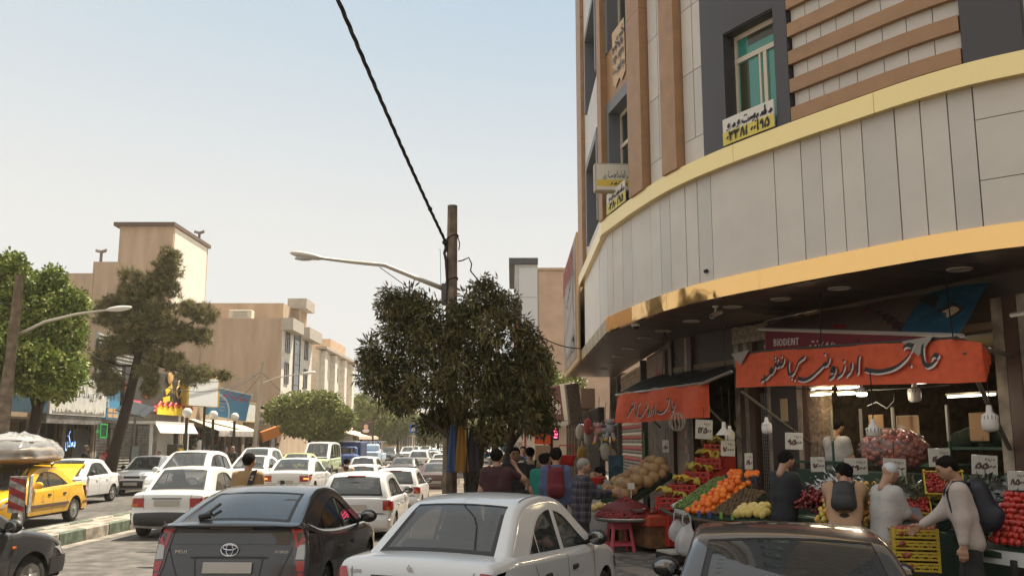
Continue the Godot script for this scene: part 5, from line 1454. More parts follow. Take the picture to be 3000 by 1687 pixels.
	g=G.new();g.prism(PackedVector2Array([Vector2(45.3,2.1),Vector2(46.1,2.1),Vector2(46.2,2.6),Vector2(45.9,2.8),Vector2(45.5,2.8),Vector2(45.2,2.6)]),Transform3D(Basis(V(0,0,-1),Vector3.UP,V(1,0,0)),V(-19.06,0,0)),0.004);obj("emblem",g,redl,s)
	var gl=null
	for p in [[-46.3,"nearest"],[-50.4,"middle"],[-54.3,"farthest"]]:
		var lb="%s of the three white globe lamps on dark posts along the left pavement"%p[1]
		if gl==null:
			gl=thing("globe_lamp",lb,"street lamp",V(-16,0.14,p[0]),0,"globe lamps on the left pavement")
			g=G.new(true);g.tube([V(0,0,0),V(0,0.5,0),V(0,3.0,0)],[0.12,0.09,0.075],10);obj("post",g,mats["post_dark"],gl)
			g=G.new(true);g.ball(V(0,3.24,0),0.235,18,12);obj("globe",g,M("globe_white",LC(0.75,0.72,0.66),0.3),gl)
		else: dup(gl,"globe_lamp",lb,V(-16,0.14,p[0]),0,"globe lamps on the left pavement")
	s=thing("cake_display","stacked white tiers displayed in the gift shop window","display",V(-18.3,0.14,-55.4))
	g=G.new();g.bev(V(0,0.5,0),V(0.7,1.0,1.1),0.05);obj("base",g,M("tier_white",LC(0.7,0.68,0.66),0.5),s)
	g=G.new(true);g.lathe([Vector2(0.36,1.0),Vector2(0.36,1.25),Vector2(0.27,1.27),Vector2(0.27,1.5),Vector2(0.16,1.52),Vector2(0.2,1.75),Vector2(0.12,1.9),Vector2(0.001,1.95)],Vector3.ZERO,16);obj("tiers",g,mats["tier_white"],s)
func far_street():
	var pal=[LC(0.55,0.42,0.3),LC(0.62,0.55,0.45),LC(0.5,0.36,0.26),LC(0.66,0.6,0.52)]
	var glass=mats["pane_blue"]
	var defs=[[-21,-112,-124,4.4,"low tan shop with a red roof edge beyond the white stone building"],[-22,-126,-146,7.2,"far tan two storey building left of the portrait banner"],[-20,-148,-176,5.0,"far pale shop row beyond the portrait banner"],[-22,-178,-220,9.0,"distant cream building at the end of the left row"],[-20,-225,-300,7.5,"most distant hazy building on the left"]]
	for i in defs.size():
		var d=defs[i]
		var b=thing("far_building",d[4],"building")
		var g=G.new();g.box(V(d[0] - 3.0,d[3]*0.5,(d[1]+d[2])*0.5),V(9.0,d[3],d[1] - d[2]));obj("wall",g,M("far_wall_%d"%(i%4),pal[i%4],0.9,{"tex":"plaster","scale":0.2}),b)
		for z in range(int(d[2])+3,int(d[1]) - 1,4):
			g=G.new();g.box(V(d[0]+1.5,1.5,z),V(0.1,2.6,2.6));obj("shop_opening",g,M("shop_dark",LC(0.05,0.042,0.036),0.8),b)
			if d[3]>6: win(b,V(d[0]+1.52,5.2,z),1.4,1.4,0,mats["frame_grey2"],glass)
		g=G.new();g.box(V(d[0]+1.8,3.5,(d[1]+d[2])*0.5),V(0.4,0.9,(d[1] - d[2])*0.96));obj("sign_band",g,M("far_sign_%d"%i,[LC(0.5,0.16,0.1),LC(0.6,0.5,0.4),LC(0.2,0.25,0.4),LC(0.5,0.4,0.3),LC(0.4,0.35,0.3)][i],0.7),b)
	var aw=thing("shop_awning","peach coloured awning tent beyond the mid street tree","awning",V(-17.0,0,-100))
	var g=G.new();g.q(V(-2,3.4,5),V(-2,3.4,-9),V(1.6,2.5,-9),V(1.6,2.5,5));g.q(V(1.6,2.5,5),V(1.6,2.5,-9),V(1.62,2.2,-9),V(1.62,2.2,5));obj("canopy",g,M("awning_peach",LC(0.72,0.5,0.36),0.85),aw)
	g=G.new(true)
	for z in [4.8,-2,-8.8]: g.tube([V(1.55,0,z),V(1.55,2.5,z)],0.04,5)
	obj("post",g,mats["post_dark"],aw)
	var e=thing("far_building","hazy building closing the end of the street behind the trees","building")
	g=G.new();g.box(V(-6,5,-345),V(40,10,10));obj("wall",g,mats["far_wall_1"],e)
	var s=thing("street_banner","black upright street banner with a portrait of a person in white on two posts","banner",V(-16,0.14,-104))
	g=G.new(true);g.tube([V(-0.62,0,0),V(-0.62,4.2,0)],0.05,6);g.tube([V(0.72,0,0),V(0.72,4.2,0)],0.05,6);obj("post",g,M("post_dark",LC(0.04,0.037,0.035),0.6),s)
	g=G.new();g.box(V(0.05,3.0,0.03),V(1.3,2.3,0.04));obj("sheet",g,M("banner_black",LC(0.02,0.017,0.02),0.6),s)
	g=G.new(true);g.ball(V(-0.1,3.45,0.055),V(0.24,0.32,0.015),14,8);obj("face_print",g,M("print_skin",LC(0.5,0.33,0.25),0.7),s)
	g=G.new(true);g.ball(V(-0.1,3.64,0.05),V(0.28,0.22,0.015),14,8);obj("hair_print",g,M("print_hair",LC(0.03,0.025,0.025),0.7),s)
	g=G.new(true);g.ball(V(-0.1,2.98,0.052),V(0.38,0.22,0.015),14,8);obj("shirt_print",g,M("print_white",LC(0.6,0.58,0.58),0.7),s)
	g=G.new();pen(g,"ی اد ب_1و د",Transform3D(Basis(),V(0.6,2.45,0.06)),0.35,1.2,0.95);pen(g,"م ر ا س م",Transform3D(Basis(),V(0.6,3.9,0.06)),0.2,1.2,0.5);obj("lettering",g,M("print_orange",LC(0.6,0.25,0.1),0.6),s)
	g=G.new();g.box(V(0.05,2.0,0.055),V(1.0,0.14,0.01));obj("caption_strip",g,mats["print_white"],s)
	s=thing("crossing_sign","square blue pedestrian crossing sign with a white triangle on a pole","sign",V(-9.2,0.2,-88))
	g=G.new(true);g.tube([V(0,0,0),V(0,2.6,0)],0.045,8);obj("pole",g,M("pole_grey",LC(0.42,0.4,0.38),0.5),s)
	g=G.new();g.bev(V(0,2.95,0.05),V(0.78,0.82,0.03),0.01);obj("plate",g,M("sign_roadblue",LC(0.03,0.12,0.36),0.45),s)
	g=G.new();g.prism(PackedVector2Array([Vector2(-0.26,2.72),Vector2(0.26,2.72),Vector2(0,3.2)]),Transform3D(Basis(),V(0,0,0.066)),0.006);obj("triangle",g,M("sign_white",LC(0.74,0.72,0.67),0.55),s)
	g=G.new(true);g.tube([V(0,2.98,0.076),V(0.01,2.88,0.076)],0.022,5);g.tube([V(0.01,2.88,0.076),V(0.08,2.75,0.076)],0.016,5);g.tube([V(0.01,2.88,0.076),V(-0.07,2.75,0.076)],0.016,5);g.ball(V(0,3.03,0.076),V(0.028,0.028,0.008));obj("walking_figure",g,mats["sign_black"],s)
	var b=thing("apartment_building","pale panelled corner block with a dark roof edge and red blinds above the central tree","building")
	g=G.new();g.box(V(0.93,6.7,-65),V(1.5,13.4,10));obj("wall",g,M("panel_pale",LC(0.52,0.52,0.52),0.6,{"tex":"soft","scale":0.2}),b)
	for k in 5:
		g=G.new();g.box(V(1.06,4.4+k*1.95,-59.97),V(1.2,1.92,0.05));obj("wall_panel",g,M("panel_pale_b",LC(0.56,0.56,0.565),0.55),b)
	g=G.new();g.box(V(0.75,13.62,-65),V(1.9,0.4,10.3));obj("roof_edge",g,M("roof_dark",LC(0.06,0.06,0.07),0.6),b)
	g=G.new();g.box(V(0.16,9.5,-60.6),V(0.12,3.2,1.4));obj("window",g,M("pane_dark2",LC(0.03,0.03,0.035),0.1),b)
	g=G.new();g.box(V(0.42,9.3,-59.98),V(0.42,3.4,0.08));obj("window_surround",g,mats["roof_dark"],b)
	g=G.new();g.box(V(0.34,8.9,-59.93),V(0.3,1.8,0.06));obj("red_blind",g,M("blind_red",LC(0.45,0.02,0.03),0.6),b)
	b=thing("apartment_building","plain peach rendered wall block beside the pale panelled block","building")
	g=G.new();g.box(V(5.7,6.5,-66),V(8.0,13.0,11.9));obj("wall",g,M("peach_wall",LC(0.62,0.43,0.31),0.95,{"tex":"plaster","scale":0.14}),b)
	g=G.new();g.box(V(5.7,13.1,-66),V(8.2,0.16,12.1));obj("roof_edge",g,mats["peach_render"],b)
	b=thing("far_building","long row of low shops on the right beyond the canopy","building")
	g=G.new();g.box(V(6.9,2.6,-130),V(8,5.2,110));obj("wall",g,mats["far_wall_2"],b)
	g=G.new();g.box(V(2.75,3.6,-130),V(0.4,0.9,108));obj("sign_band",g,M("far_sign_0",LC(0.5,0.16,0.1),0.7),b)
	var kw=thing("kiosk","cream kiosk with red trim on the pavement beyond the people","kiosk",V(0.5,0.12,-36.5))
	g=G.new();g.bev(V(0,1.2,0),V(1.5,2.4,1.5),0.04);obj("wall",g,M("kiosk_cream",LC(0.66,0.56,0.44),0.7),kw)
	g=G.new();g.box(V(0,2.45,0),V(1.8,0.14,1.8));obj("roof",g,M("kiosk_roof",LC(0.7,0.66,0.58),0.6),kw)
	for x in [-0.72,0.0,0.72]:
		g=G.new();g.box(V(x,1.2,0.76),V(0.07,2.3,0.04));obj("red_trim",g,redm(),kw)
	g=G.new();g.box(V(-0.36,1.5,0.765),V(0.5,0.7,0.02));obj("poster",g,M("poster_pale",LC(0.6,0.5,0.4),0.7,{"tex":"stain","scale":3.0}),kw)
func viewer_side():
	var b=thing("apartment_building","plain tan block across the side street behind the viewer","building")  # unseen block added behind the camera to cut low sky light
	var g=G.new();g.box(V(6,7.5,27),V(30,15,12));g.box(V(30,7.5,8),V(10,15,26));obj("wall",g,M("behind_tan",LC(0.36,0.29,0.22),0.9,{"tex":"plaster","scale":0.3}),b)
	for k in 4:
		for x in [-6,-1,4,9,14,19]: win(b,V(x,2.4+k*3.4,20.96),1.8,1.8,1,mats["frame_grey2"],mats["pane_blue"])
func redm() -> Material: return M("trim_red",LC(0.4,0.04,0.03),0.6)
# ---------- trees ----------
func sprig(n: int,len: float,wid: float,sd: int,droop:=0.3) -> Mesh:
	var g:=G.new()
	var r:=RandomNumberGenerator.new();r.seed=sd
	for k in n:
		var d=Vector3(r.randf_range(-1,1),r.randf_range(-0.7,0.8),r.randf_range(-1,1)).normalized()
		var o=d*len*r.randf_range(0.0,0.9)
		d=(d+Vector3(0,-droop,0)).normalized()
		var s=d.cross(Vector3(r.randf() - 0.5,r.randf() - 0.5,r.randf() - 0.5)).normalized()*wid
		var m=o+d*len*0.5
		g.q(o,m+s+Vector3(0,wid*0.3,0),o+d*len,m - s+Vector3(0,wid*0.3,0))
	g.st.generate_normals()
	return g.st.commit()
func tuft(n: int,len: float,wid: float,sd: int) -> Mesh:
	var g:=G.new()
	var r:=RandomNumberGenerator.new();r.seed=sd
	for k in n:
		var d=Vector3(r.randf_range(-1,1),r.randf_range(-0.4,1.0),r.randf_range(-1,1)).normalized()
		var s=d.cross(Vector3(r.randf() - 0.5,r.randf() - 0.5,r.randf() - 0.5)).normalized()*wid
		g.t(s,d*len*r.randf_range(0.7,1.0),-s)
	g.st.generate_normals()
	return g.st.commit()
func crown(o: Node3D,blobs: Array,n: int,mesh: Mesh,mat: Material,cols: Array,hollow:=0.5,called:="crown",sc:=Vector2(0.7,1.25)):
	var mm:=MultiMesh.new()
	mm.transform_format=MultiMesh.TRANSFORM_3D
	mm.use_colors=true
	mm.mesh=mesh
	mm.instance_count=n
	var vol:=[]
	var tot:=0.0
	for b in blobs:
		tot+=pow(b[1].x*b[1].y*b[1].z,0.7);vol.append(tot)
	for i in n:
		var pick=rng.randf()*tot
		var k=0
		while vol[k]<pick: k+=1
		var b=blobs[k]
		var d=Vector3(rng.randfn(),rng.randfn(),rng.randfn()).normalized()
		var r=lerpf(hollow,1.0,sqrt(rng.randf()))*(1.0+0.18*rng.randfn()*0.6)
		var p=b[0]+d*b[1]*r
		var q=Basis(Vector3(rng.randfn(),rng.randfn(),rng.randfn()).normalized(),rng.randf()*TAU)
		if called=="seed_pods":q=Basis(Vector3.UP,rng.randf()*TAU)
		var s=rng.randf_range(sc.x,sc.y)
		mm.set_instance_transform(i,Transform3D(q.scaled(Vector3(s,s,s)),p))
		var c: Color=cols[rng.randi()%cols.size()]
		var v=rng.randf_range(0.75,1.2)
		mm.set_instance_color(i,Color(c.r*v,c.g*v,c.b*v))
	var mi:=MultiMeshInstance3D.new()
	mi.multimesh=mm;mi.material_override=mat
	mi.name=called
	o.add_child(mi,true)
	mi.set_meta("kind","stuff")
func trees():
	var leaf=M("leaf",LC(1,1,1),0.55,{"vc":1,"back":0.5,"spec":0.35})
	var bark=M("bark",LC(0.13,0.095,0.07),0.95,{"tex":"bark","scale":Vector3(2.5,0.6,2.5),"bump":2.0})
	var barkp=M("bark_pine",LC(0.09,0.055,0.042),0.95,{"tex":"bark","scale":Vector3(3,0.8,3),"bump":2.0})
	var t=thing("street_tree","dark leafy tree with hanging seed pods and a forked trunk by the concrete pole","tree",V(-0.72,0.1,-17.2))
	var g=G.new(true)
	g.tube([V(0.05,-0.1,0),V(0.02,0.5,0),V(-0.02,1.15,0.02)],[0.17,0.13,0.14],10)
	g.tube([V(-0.02,1.1,0),V(-0.12,1.6,0.05),V(-0.3,2.2,0.1),V(-0.75,3.3,0.0),V(-1.1,4.1,0)],[0.12,0.1,0.075,0.045,0.02],8)
	g.tube([V(-0.14,1.75,0.05),V(-0.5,2.05,0.2),V(-0.95,2.4,0.2)],[0.06,0.05,0.03],7)
	g.tube([V(0.0,1.1,0),V(0.12,1.5,-0.05),V(0.16,2.2,0),V(0.3,3.2,0.1),V(0.25,4.4,0.1)],[0.11,0.085,0.07,0.04,0.02],8)
	g.tube([V(-0.2,2.0,0.05),V(-0.12,2.6,0.1),V(0.0,3.6,-0.1)],[0.06,0.05,0.03],7)
	obj("trunk",g,M("bark_grey",LC(0.24,0.19,0.145),0.95,{"tex":"bark","scale":Vector3(3,1,3),"bump":2.0}),t)
	var bl=[]
	for e in [[-1.52,4.42,0.35],[-1.11,4.44,0.31],[-0.85,4.12,0.35],[-1.36,3.90,0.38],[-1.76,3.49,0.31],[-1.78,3.05,0.28],[-1.39,3.16,0.40],[-0.84,3.57,0.42],[-0.48,3.82,0.37],[-0.19,4.19,0.34],[0.18,4.52,0.35],[0.57,4.34,0.31],[0.44,3.93,0.40],[-0.07,3.68,0.42],[0.96,3.90,0.26],[1.14,3.53,0.28],[0.81,3.38,0.38],[0.30,3.20,0.44],[-0.36,3.05,0.44],[-0.94,2.76,0.37],[-1.38,2.65,0.28],[-0.50,2.40,0.35],[0.01,2.55,0.38],[0.59,2.69,0.40],[1.06,2.98,0.31],[1.31,3.24,0.19],[0.88,2.33,0.29],[0.37,2.08,0.29],[-0.79,2.22,0.23],[-1.56,2.80,0.22],[-1.90,3.31,0.18],[0.25,4.74,0.16],[-1.60,4.62,0.15]]: bl.append([V(e[0],e[1],rng.randf_range(-0.35,0.45)),V(e[2],e[2]*0.9,e[2]*1.1)])
	crown(t,bl,3300,sprig(9,0.125,0.016,1,0.8),leaf,[LC(0.089,0.089,0.035),LC(0.121,0.115,0.045),LC(0.074,0.073,0.035),LC(0.162,0.135,0.049)],0.3)
	crown(t,bl,700,sprig(7,0.13,0.014,5,3.0),leaf,[LC(0.189,0.149,0.061),LC(0.135,0.101,0.054),LC(0.162,0.149,0.054)],0.6,"seed_pods")
	t=thing("street_tree","thin trunked tree just behind the central tree, hung with toys","tree",V(-0.1,0.1,-19.5))
	g=G.new(true)
	g.tube([V(0,-0.1,0),V(0.0,1.4,0),V(0.1,2.2,0),V(0.3,3.2,0)],[0.13,0.1,0.08,0.04],8);g.tube([V(0.0,1.7,0),V(0.4,2.3,0),V(0.6,3.0,0)],[0.06,0.05,0.03],7);obj("trunk",g,bark,t)
	crown(t,[[V(0.45,2.8,-0.3),V(0.5,0.5,0.6)],[V(0.0,3.0,-0.2),V(0.6,0.6,0.7)],[V(0.7,2.35,-0.4),V(0.35,0.35,0.5)]],900,sprig(9,0.12,0.018,2,0.5),leaf,[LC(0.095,0.115,0.034),LC(0.135,0.142,0.047),LC(0.074,0.088,0.030)],0.4)
	t=thing("street_tree","dense bright green leafy tree at the left edge in front of the shops","tree",V(-15.9,0.1,-31))
	g=G.new(true)
	g.tube([V(0,-0.1,0),V(0.1,1.5,0),V(0.25,3.0,0),V(-0.4,5.0,0)],[0.24,0.2,0.18,0.1],9);g.tube([V(0.22,2.8,0),V(0.9,4.2,0.2),V(1.0,5.5,0)],[0.12,0.1,0.05],8);g.tube([V(-0.9,0,1.0),V(-0.8,1.6,1.0),V(-0.4,4,0.5)],[0.2,0.16,0.1],8)
	obj("trunk",g,barkp,t)
	crown(t,[[V(-0.6,4.6,0.6),V(1.4,1.1,1.4)],[V(0.7,4.2,0.4),V(1.1,0.9,1.2)],[V(-1.3,6.0,0),V(1.1,0.9,1.1)],[V(0.1,6.0,0),V(0.95,0.85,1.0)],[V(-0.5,6.9,0),V(0.8,0.65,0.9)],[V(-1.6,7.4,0),V(0.7,0.55,0.8)],[V(1.0,5.4,0),V(0.65,0.7,0.7)],[V(0.95,6.5,-0.3),V(0.55,0.5,0.6)],[V(0.3,7.3,-0.2),V(0.45,0.4,0.5)],[V(-0.9,7.7,0.3),V(0.5,0.4,0.5)],[V(-2.2,5.0,0.8),V(1.2,1.2,1.0)],[V(1.1,3.7,0.5),V(0.6,0.45,0.7)]],6200,sprig(9,0.14,0.045,3,0.1),leaf,[LC(0.162,0.223,0.041),LC(0.216,0.270,0.054),LC(0.108,0.155,0.030),LC(0.270,0.297,0.081)],0.5)
	t=thing("pine_tree","tall pine with a leaning dark trunk and shaggy clumps of needles","tree",V(-16.6,0.1,-38.8))
	g=G.new(true)
	g.tube([V(0,-0.1,0),V(0.25,1.2,0),V(0.55,2.6,0),V(0.85,4.2,0),V(1.05,5.6,0),V(1.35,7.5,0),V(1.9,9.2,0)],[0.3,0.25,0.22,0.19,0.16,0.11,0.05],10)
	var cl=[[1.95,9.6,0.42],[1.9,9.0,0.5],[1.5,8.55,0.5],[2.0,8.3,0.45],[0.3,8.8,0.34],[0.35,8.2,0.36],[0.9,8.55,0.3],[-0.2,7.6,0.5],[0.5,7.6,0.6],[1.2,7.8,0.55],[1.8,7.5,0.5],[-0.35,7.0,0.45],[0.4,6.8,0.65],[1.3,6.7,0.6],[2.1,6.9,0.5],[2.9,7.4,0.4],[3.6,7.2,0.45],[3.9,7.0,0.35],[3.0,6.3,0.45],[3.7,6.2,0.4],[2.3,6.1,0.5],[0.2,5.9,0.6],[1.2,5.8,0.5],[1.9,5.3,0.42],[-0.4,5.3,0.5],[-0.2,4.5,0.5],[0.1,4.0,0.42],[1.5,4.7,0.42],[1.6,4.1,0.4],[2.6,5.2,0.4],[3.1,4.7,0.42],[3.2,4.45,0.34],[3.9,4.6,0.4],[4.4,4.65,0.3]]
	for c in [[2.0,6.3,3.6,7.0],[1.2,6.0,3.6,6.1],[1.0,5.4,3.2,4.7],[3.2,4.7,3.9,4.4],[0.9,5.0,-0.3,5.2],[0.8,4.2,-0.1,4.3],[1.3,7.3,0.3,8.6],[1.1,6.6,-0.3,7.4]]:
		g.tube([V(c[0] - 0.9*0,c[1],0.0),V((c[0]+c[2])*0.5,(c[1]+c[3])*0.5 - 0.12,0.15),V(c[2],c[3],0.2)],[0.06,0.045,0.025],6)
	obj("trunk",g,barkp,t)
	var pb=[]
	for c in cl:
		for k in 3: pb.append([V(c[0]+rng.randf_range(-0.2,0.2),c[1]+rng.randf_range(-0.15,0.15),rng.randf_range(-0.5,0.5)),Vector3(c[2],c[2]*0.85,c[2])])
	crown(t,pb,6500,tuft(15,0.27,0.012,4),leaf,[LC(0.162,0.155,0.068),LC(0.216,0.196,0.081),LC(0.115,0.108,0.054),LC(0.270,0.230,0.108)],0.3)
	t=thing("street_tree","round sunlit green tree in mid street before the white stone building","tree",V(-14.0,0.1,-65))
	g=G.new(true);g.tube([V(0.2,-0.1,0),V(0.2,1.4,0),V(-0.2,3,0)],[0.18,0.14,0.07],8);g.tube([V(0.2,1.4,0),V(1.2,2.7,0)],[0.1,0.05],7);obj("trunk",g,barkp,t)
	crown(t,[[V(-1.7,4.1,0),V(1.1,0.8,1.2)],[V(-0.4,4.2,0.3),V(1.2,1.0,1.3)],[V(0.9,4.4,0),V(1.3,0.9,1.2)],[V(2.0,3.4,0),V(1.1,0.9,1.2)],[V(0.5,3.0,0.4),V(1.5,0.9,1.3)],[V(-0.9,2.9,0.2),V(0.9,0.7,1.0)],[V(1.4,2.4,0),V(1.0,0.7,1.0)],[V(-2.4,3.6,0),V(0.7,0.5,0.8)]],3600,sprig(9,0.19,0.07,6,0.2),leaf,[LC(0.216,0.243,0.068),LC(0.270,0.284,0.088),LC(0.149,0.176,0.054)],0.45)
	var n=0
	for p in [[-15.8,-112,3.4,6.2],[-15.5,-128,3.6,6.6],[-9.3,-118,2.8,5.4],[-9.2,-140,3.4,6.0],[0.8,-60,2.4,5.0],[0.8,-85,3.0,5.6],[0.6,-112,3.2,6.0],[-9.2,-170,3.6,6.4],[0.6,-150,3.6,6.4],[-15.5,-165,3.6,6.5],[-3,-215,5.0,7.0],[-12,-240,6.0,8.0],[1.6,-40,1.7,5.4]]:
		n+=1
		t=thing("street_tree",["far tree with a dark trunk just right of the portrait banner","far leafy tree second beyond the portrait banner","tree on the median behind the crossing sign, left of it","tree on the median behind the crossing sign, farther one","right pavement tree behind the central tree, nearest one","right pavement tree behind the kiosk","right pavement tree far behind the kiosk","most distant median tree","distant right pavement tree at the street bend","distant left pavement tree before the cream building","hazy tree mass at the street end, right part","hazy tree mass at the street end, left part","sunlit pale green treetop between the canopy edge and the central tree"][n - 1],"tree",V(p[0],0.1,p[1]))
		g=G.new(true);g.tube([V(0,-0.3,0),V(0.05,1.5,0),V(0,p[3] - p[2]*0.8,0)],[0.13,0.1,0.06] if p[1]>-50 else [0.2,0.16,0.08],7);obj("trunk",g,barkp,t)
		var bs=[]
		for k in 7: bs.append([V(rng.randf_range(-0.6,0.6)*p[2],p[3] - p[2]*0.55+rng.randf_range(-0.45,0.45)*p[2],rng.randf_range(-0.5,0.5)*p[2]),Vector3.ONE*p[2]*rng.randf_range(0.38,0.55)])
		crown(t,bs,1500 if p[1]<-60 else 1900,sprig(9,0.085*p[2] if p[1]<-50 else 0.13,0.032*p[2] if p[1]<-50 else 0.03,7+n,0.2),leaf,[LC(0.176,0.203,0.061),LC(0.230,0.243,0.074),LC(0.121,0.149,0.047)],0.4)
# ---------- poles, lamps, wires ----------
func sag(a: Vector3,b: Vector3,s: float,n:=14) -> Array:
	var o=[]
	for i in n+1:
		var t=float(i)/n
		o.append(a.lerp(b,t) - Vector3(0,s*4*t*(1 - t),0))
	return o
func lamp_head(g: G,p: Vector3,d: Vector3,k: float):
	var b=Basis(d,Vector3.UP,d.cross(Vector3.UP))
	g.ball(p+d*0.32*k,Vector3(0.42,0.085,0.14)*k,14,8,b)
func poles_and_wires():
	var conc=M("concrete",LC(0.34,0.26,0.19),0.9,{"tex":"stain","scale":0.9,"bump":0.6,"btex":"grain"})
	var steel=M("pole_grey",LC(0.42,0.4,0.38),0.5)
	var wire=M("wire_black",LC(0.018,0.017,0.016),0.7)
	var t=thing("utility_pole","tall concrete pole rising through the central tree with the street lamp arm","pole",V(-1.22,0.1,-18.6))
	var g=G.new()
	var rows=[]
	for y in [-0.3,6.66]:
		var row=[]
		for k in 8:
			var r=lerpf(0.165,0.105,(y+0.3)/6.96)
			row.append(V(r*cos(TAU*(k+0.5)/8),y,r*sin(TAU*(k+0.5)/8)))
		rows.append(row)
	g.grid(rows,true);g.grid([rows[1],[V(0,6.67,0),V(0,6.67,0),V(0,6.67,0),V(0,6.67,0),V(0,6.67,0),V(0,6.67,0),V(0,6.67,0),V(0,6.67,0)]],true)
	obj("shaft",g,conc,t)
	g=G.new(true)
	for y in [5.98,5.1]:
		var ring=[]
		for k in 13: ring.append(V(0.125*cos(TAU*k/12),y+0.06*sin(TAU*k/12+1),0.125*sin(TAU*k/12)))
		g.tube(ring,0.012,5,false)
	g.tube([V(0.1,6.05,0.08),V(0.16,5.85,0.08),V(0.14,5.72,0.06)],0.012,5)
	obj("band",g,wire,t)
	t=thing("street_lamp","long pale street lamp arm clamped to the concrete pole reaching left","street lamp",V(-1.22,0.1,-18.6))
	g=G.new(true)
	g.tube([V(-0.12,4.92,0),V(-0.75,5.16,0.05),V(-1.35,5.4,0.1),V(-2.0,5.46,0.12),V(-2.75,5.55,0.15)],[0.05,0.045,0.04,0.035,0.03],8);obj("arm",g,M("arm_paint",LC(0.5,0.45,0.38),0.5),t)
	g=G.new(true);lamp_head(g,V(-2.65,5.54,0.15),V(-0.985,0.17,0).normalized(),0.85);obj("lamp_head",g,M("lamp_shell",LC(0.55,0.5,0.44),0.4),t)
	g=G.new(true);g.ball(V(-2.95,5.53,0.15),V(0.22,0.05,0.09),10,6);obj("lamp_glass",g,M("lamp_clear",LC(0.45,0.45,0.44),0.08),t)
	g=G.new();g.box(V(-0.15,4.82,0),V(0.1,0.42,0.22));g.box(V(-0.2,4.66,0),V(0.16,0.05,0.1));obj("clamp",g,M("clamp_dark",LC(0.12,0.1,0.09),0.6),t)
	g=G.new(true);g.tube([V(-0.18,4.62,0.02),V(-0.8,4.9,0.05),V(-1.45,5.36,0.1)],0.008,4);g.tube([V(-0.8,4.9,0.05),V(-0.75,5.12,0.05)],0.012,4);obj("stay",g,wire,t)
	t=thing("overhead_cable","thick twisted black cable slanting down across the sky to the concrete pole","cable")
	var a=V(-2.56,8.2,-8.6);var b=V(-1.36,6.02,-18.55)
	var path=sag(a+(a - b)*0.5+V(0,0.55,0),b,0.28,40)
	for s in 3:
		g=G.new(true)
		var p2=[]
		for i in 241:
			var f=i/240.0*40.0
			var c: Vector3=path[mini(int(f),40)].lerp(path[mini(int(f)+1,40)],f - int(f))
			var an=i*0.42+s*TAU/3
			p2.append(c+V(cos(an),sin(an),0)*0.016)
		g.tube(p2,0.017,5);obj("strand",g,wire,t)
	g=G.new(true)
	g.tube([b,V(-1.33,5.86,-18.55),V(-1.37,5.75,-18.5),V(-1.33,5.6,-18.5),V(-1.3,5.0,-18.5)],[0.03,0.045,0.03,0.035,0.02],6);g.ball(V(-1.36,5.98,-18.53),0.06);g.ball(path[36],0.045);obj("splice",g,wire,t)
	t=thing("drop_wire","thin black wire curving from the concrete pole down to the canopy edge","cable")
	g=G.new(true)
	g.tube([V(-1.1,5.6,-18.6),V(-1.0,5.62,-18.6),V(-0.88,5.68,-18.6),V(-0.82,5.55,-18.6),V(-0.84,5.4,-18.6)]+sag(V(-0.84,5.4,-18.6),V(1.88,4.45,-24.9),0.42),0.014,5)
	obj("wire",g,wire,t)
	t=thing("loose_wire","thin pale blue wire dangling beside the concrete pole","cable")
	g=G.new(true);g.tube([V(-1.5,5.85,-18.6),V(-1.46,5.84,-18.6),V(-1.45,5.4,-18.6),V(-1.44,5.0,-18.6)],0.007,4);obj("wire",g,M("wire_blue",LC(0.25,0.5,0.65),0.6),t)
	t=thing("utility_pole","concrete pole poking out of the leafy tree at the far left","pole",V(-15.75,0.1,-29.2))
	g=G.new(true);g.tube([V(-0.1,-0.2,0),V(-0.02,3,0),V(0.1,7.1,0)],[0.23,0.19,0.13],12);obj("shaft",g,conc,t)
	t=thing("street_lamp","white street lamp arm reaching right out of the leafy tree","street lamp",V(-15.8,0.1,-29.4))
	g=G.new(true);g.tube([V(0.1,5.2,0),V(1.0,5.62,0.1),V(2.0,5.86,0.15),V(3.1,6.0,0.2)],[0.05,0.045,0.04,0.03],8);obj("arm",g,M("arm_paint",LC(0.5,0.45,0.38),0.5),t)
	g=G.new(true);lamp_head(g,V(3.05,6.0,0.2),V(0.99,0.1,0).normalized(),1.0);obj("lamp_head",g,M("lamp_shell_white",LC(0.66,0.64,0.6),0.35),t)
	t=thing("overhead_wire","dark wire running down right from the left pole past the pine","cable")
	g=G.new(true);g.tube(sag(V(-15.7,6.3,-29.6),V(-16.15,6.3,-59.6),1.9,20),0.02,5);obj("wire",g,wire,t)
	t=thing("overhead_wire","dark wire leaving the left pole towards the left edge","cable")
	g=G.new(true);g.tube(sag(V(-15.8,6.2,-29.6),V(-16,7.2,-8),0.3),0.02,5);obj("wire",g,wire,t)
	t=thing("utility_pole","thin grey pole with a lamp arm in front of the brown building","pole",V(-16.2,0.1,-60))
	g=G.new(true);g.tube([V(-0.25,-0.2,0),V(0,4,0),V(0.1,6.95,0)],[0.17,0.13,0.1],10);obj("shaft",g,M("pole_tan",LC(0.42,0.36,0.29),0.8),t)
	g=G.new(true);g.tube([V(0.05,5.5,0),V(1.2,5.95,0),V(2.9,6.2,0)],[0.05,0.04,0.03],7);obj("arm",g,M("arm_paint",LC(0.5,0.45,0.38),0.5),t)
	g=G.new(true);lamp_head(g,V(2.8,6.2,0),V(0.99,0.1,0).normalized(),1.1);obj("lamp_head",g,mats["lamp_shell_white"],t)
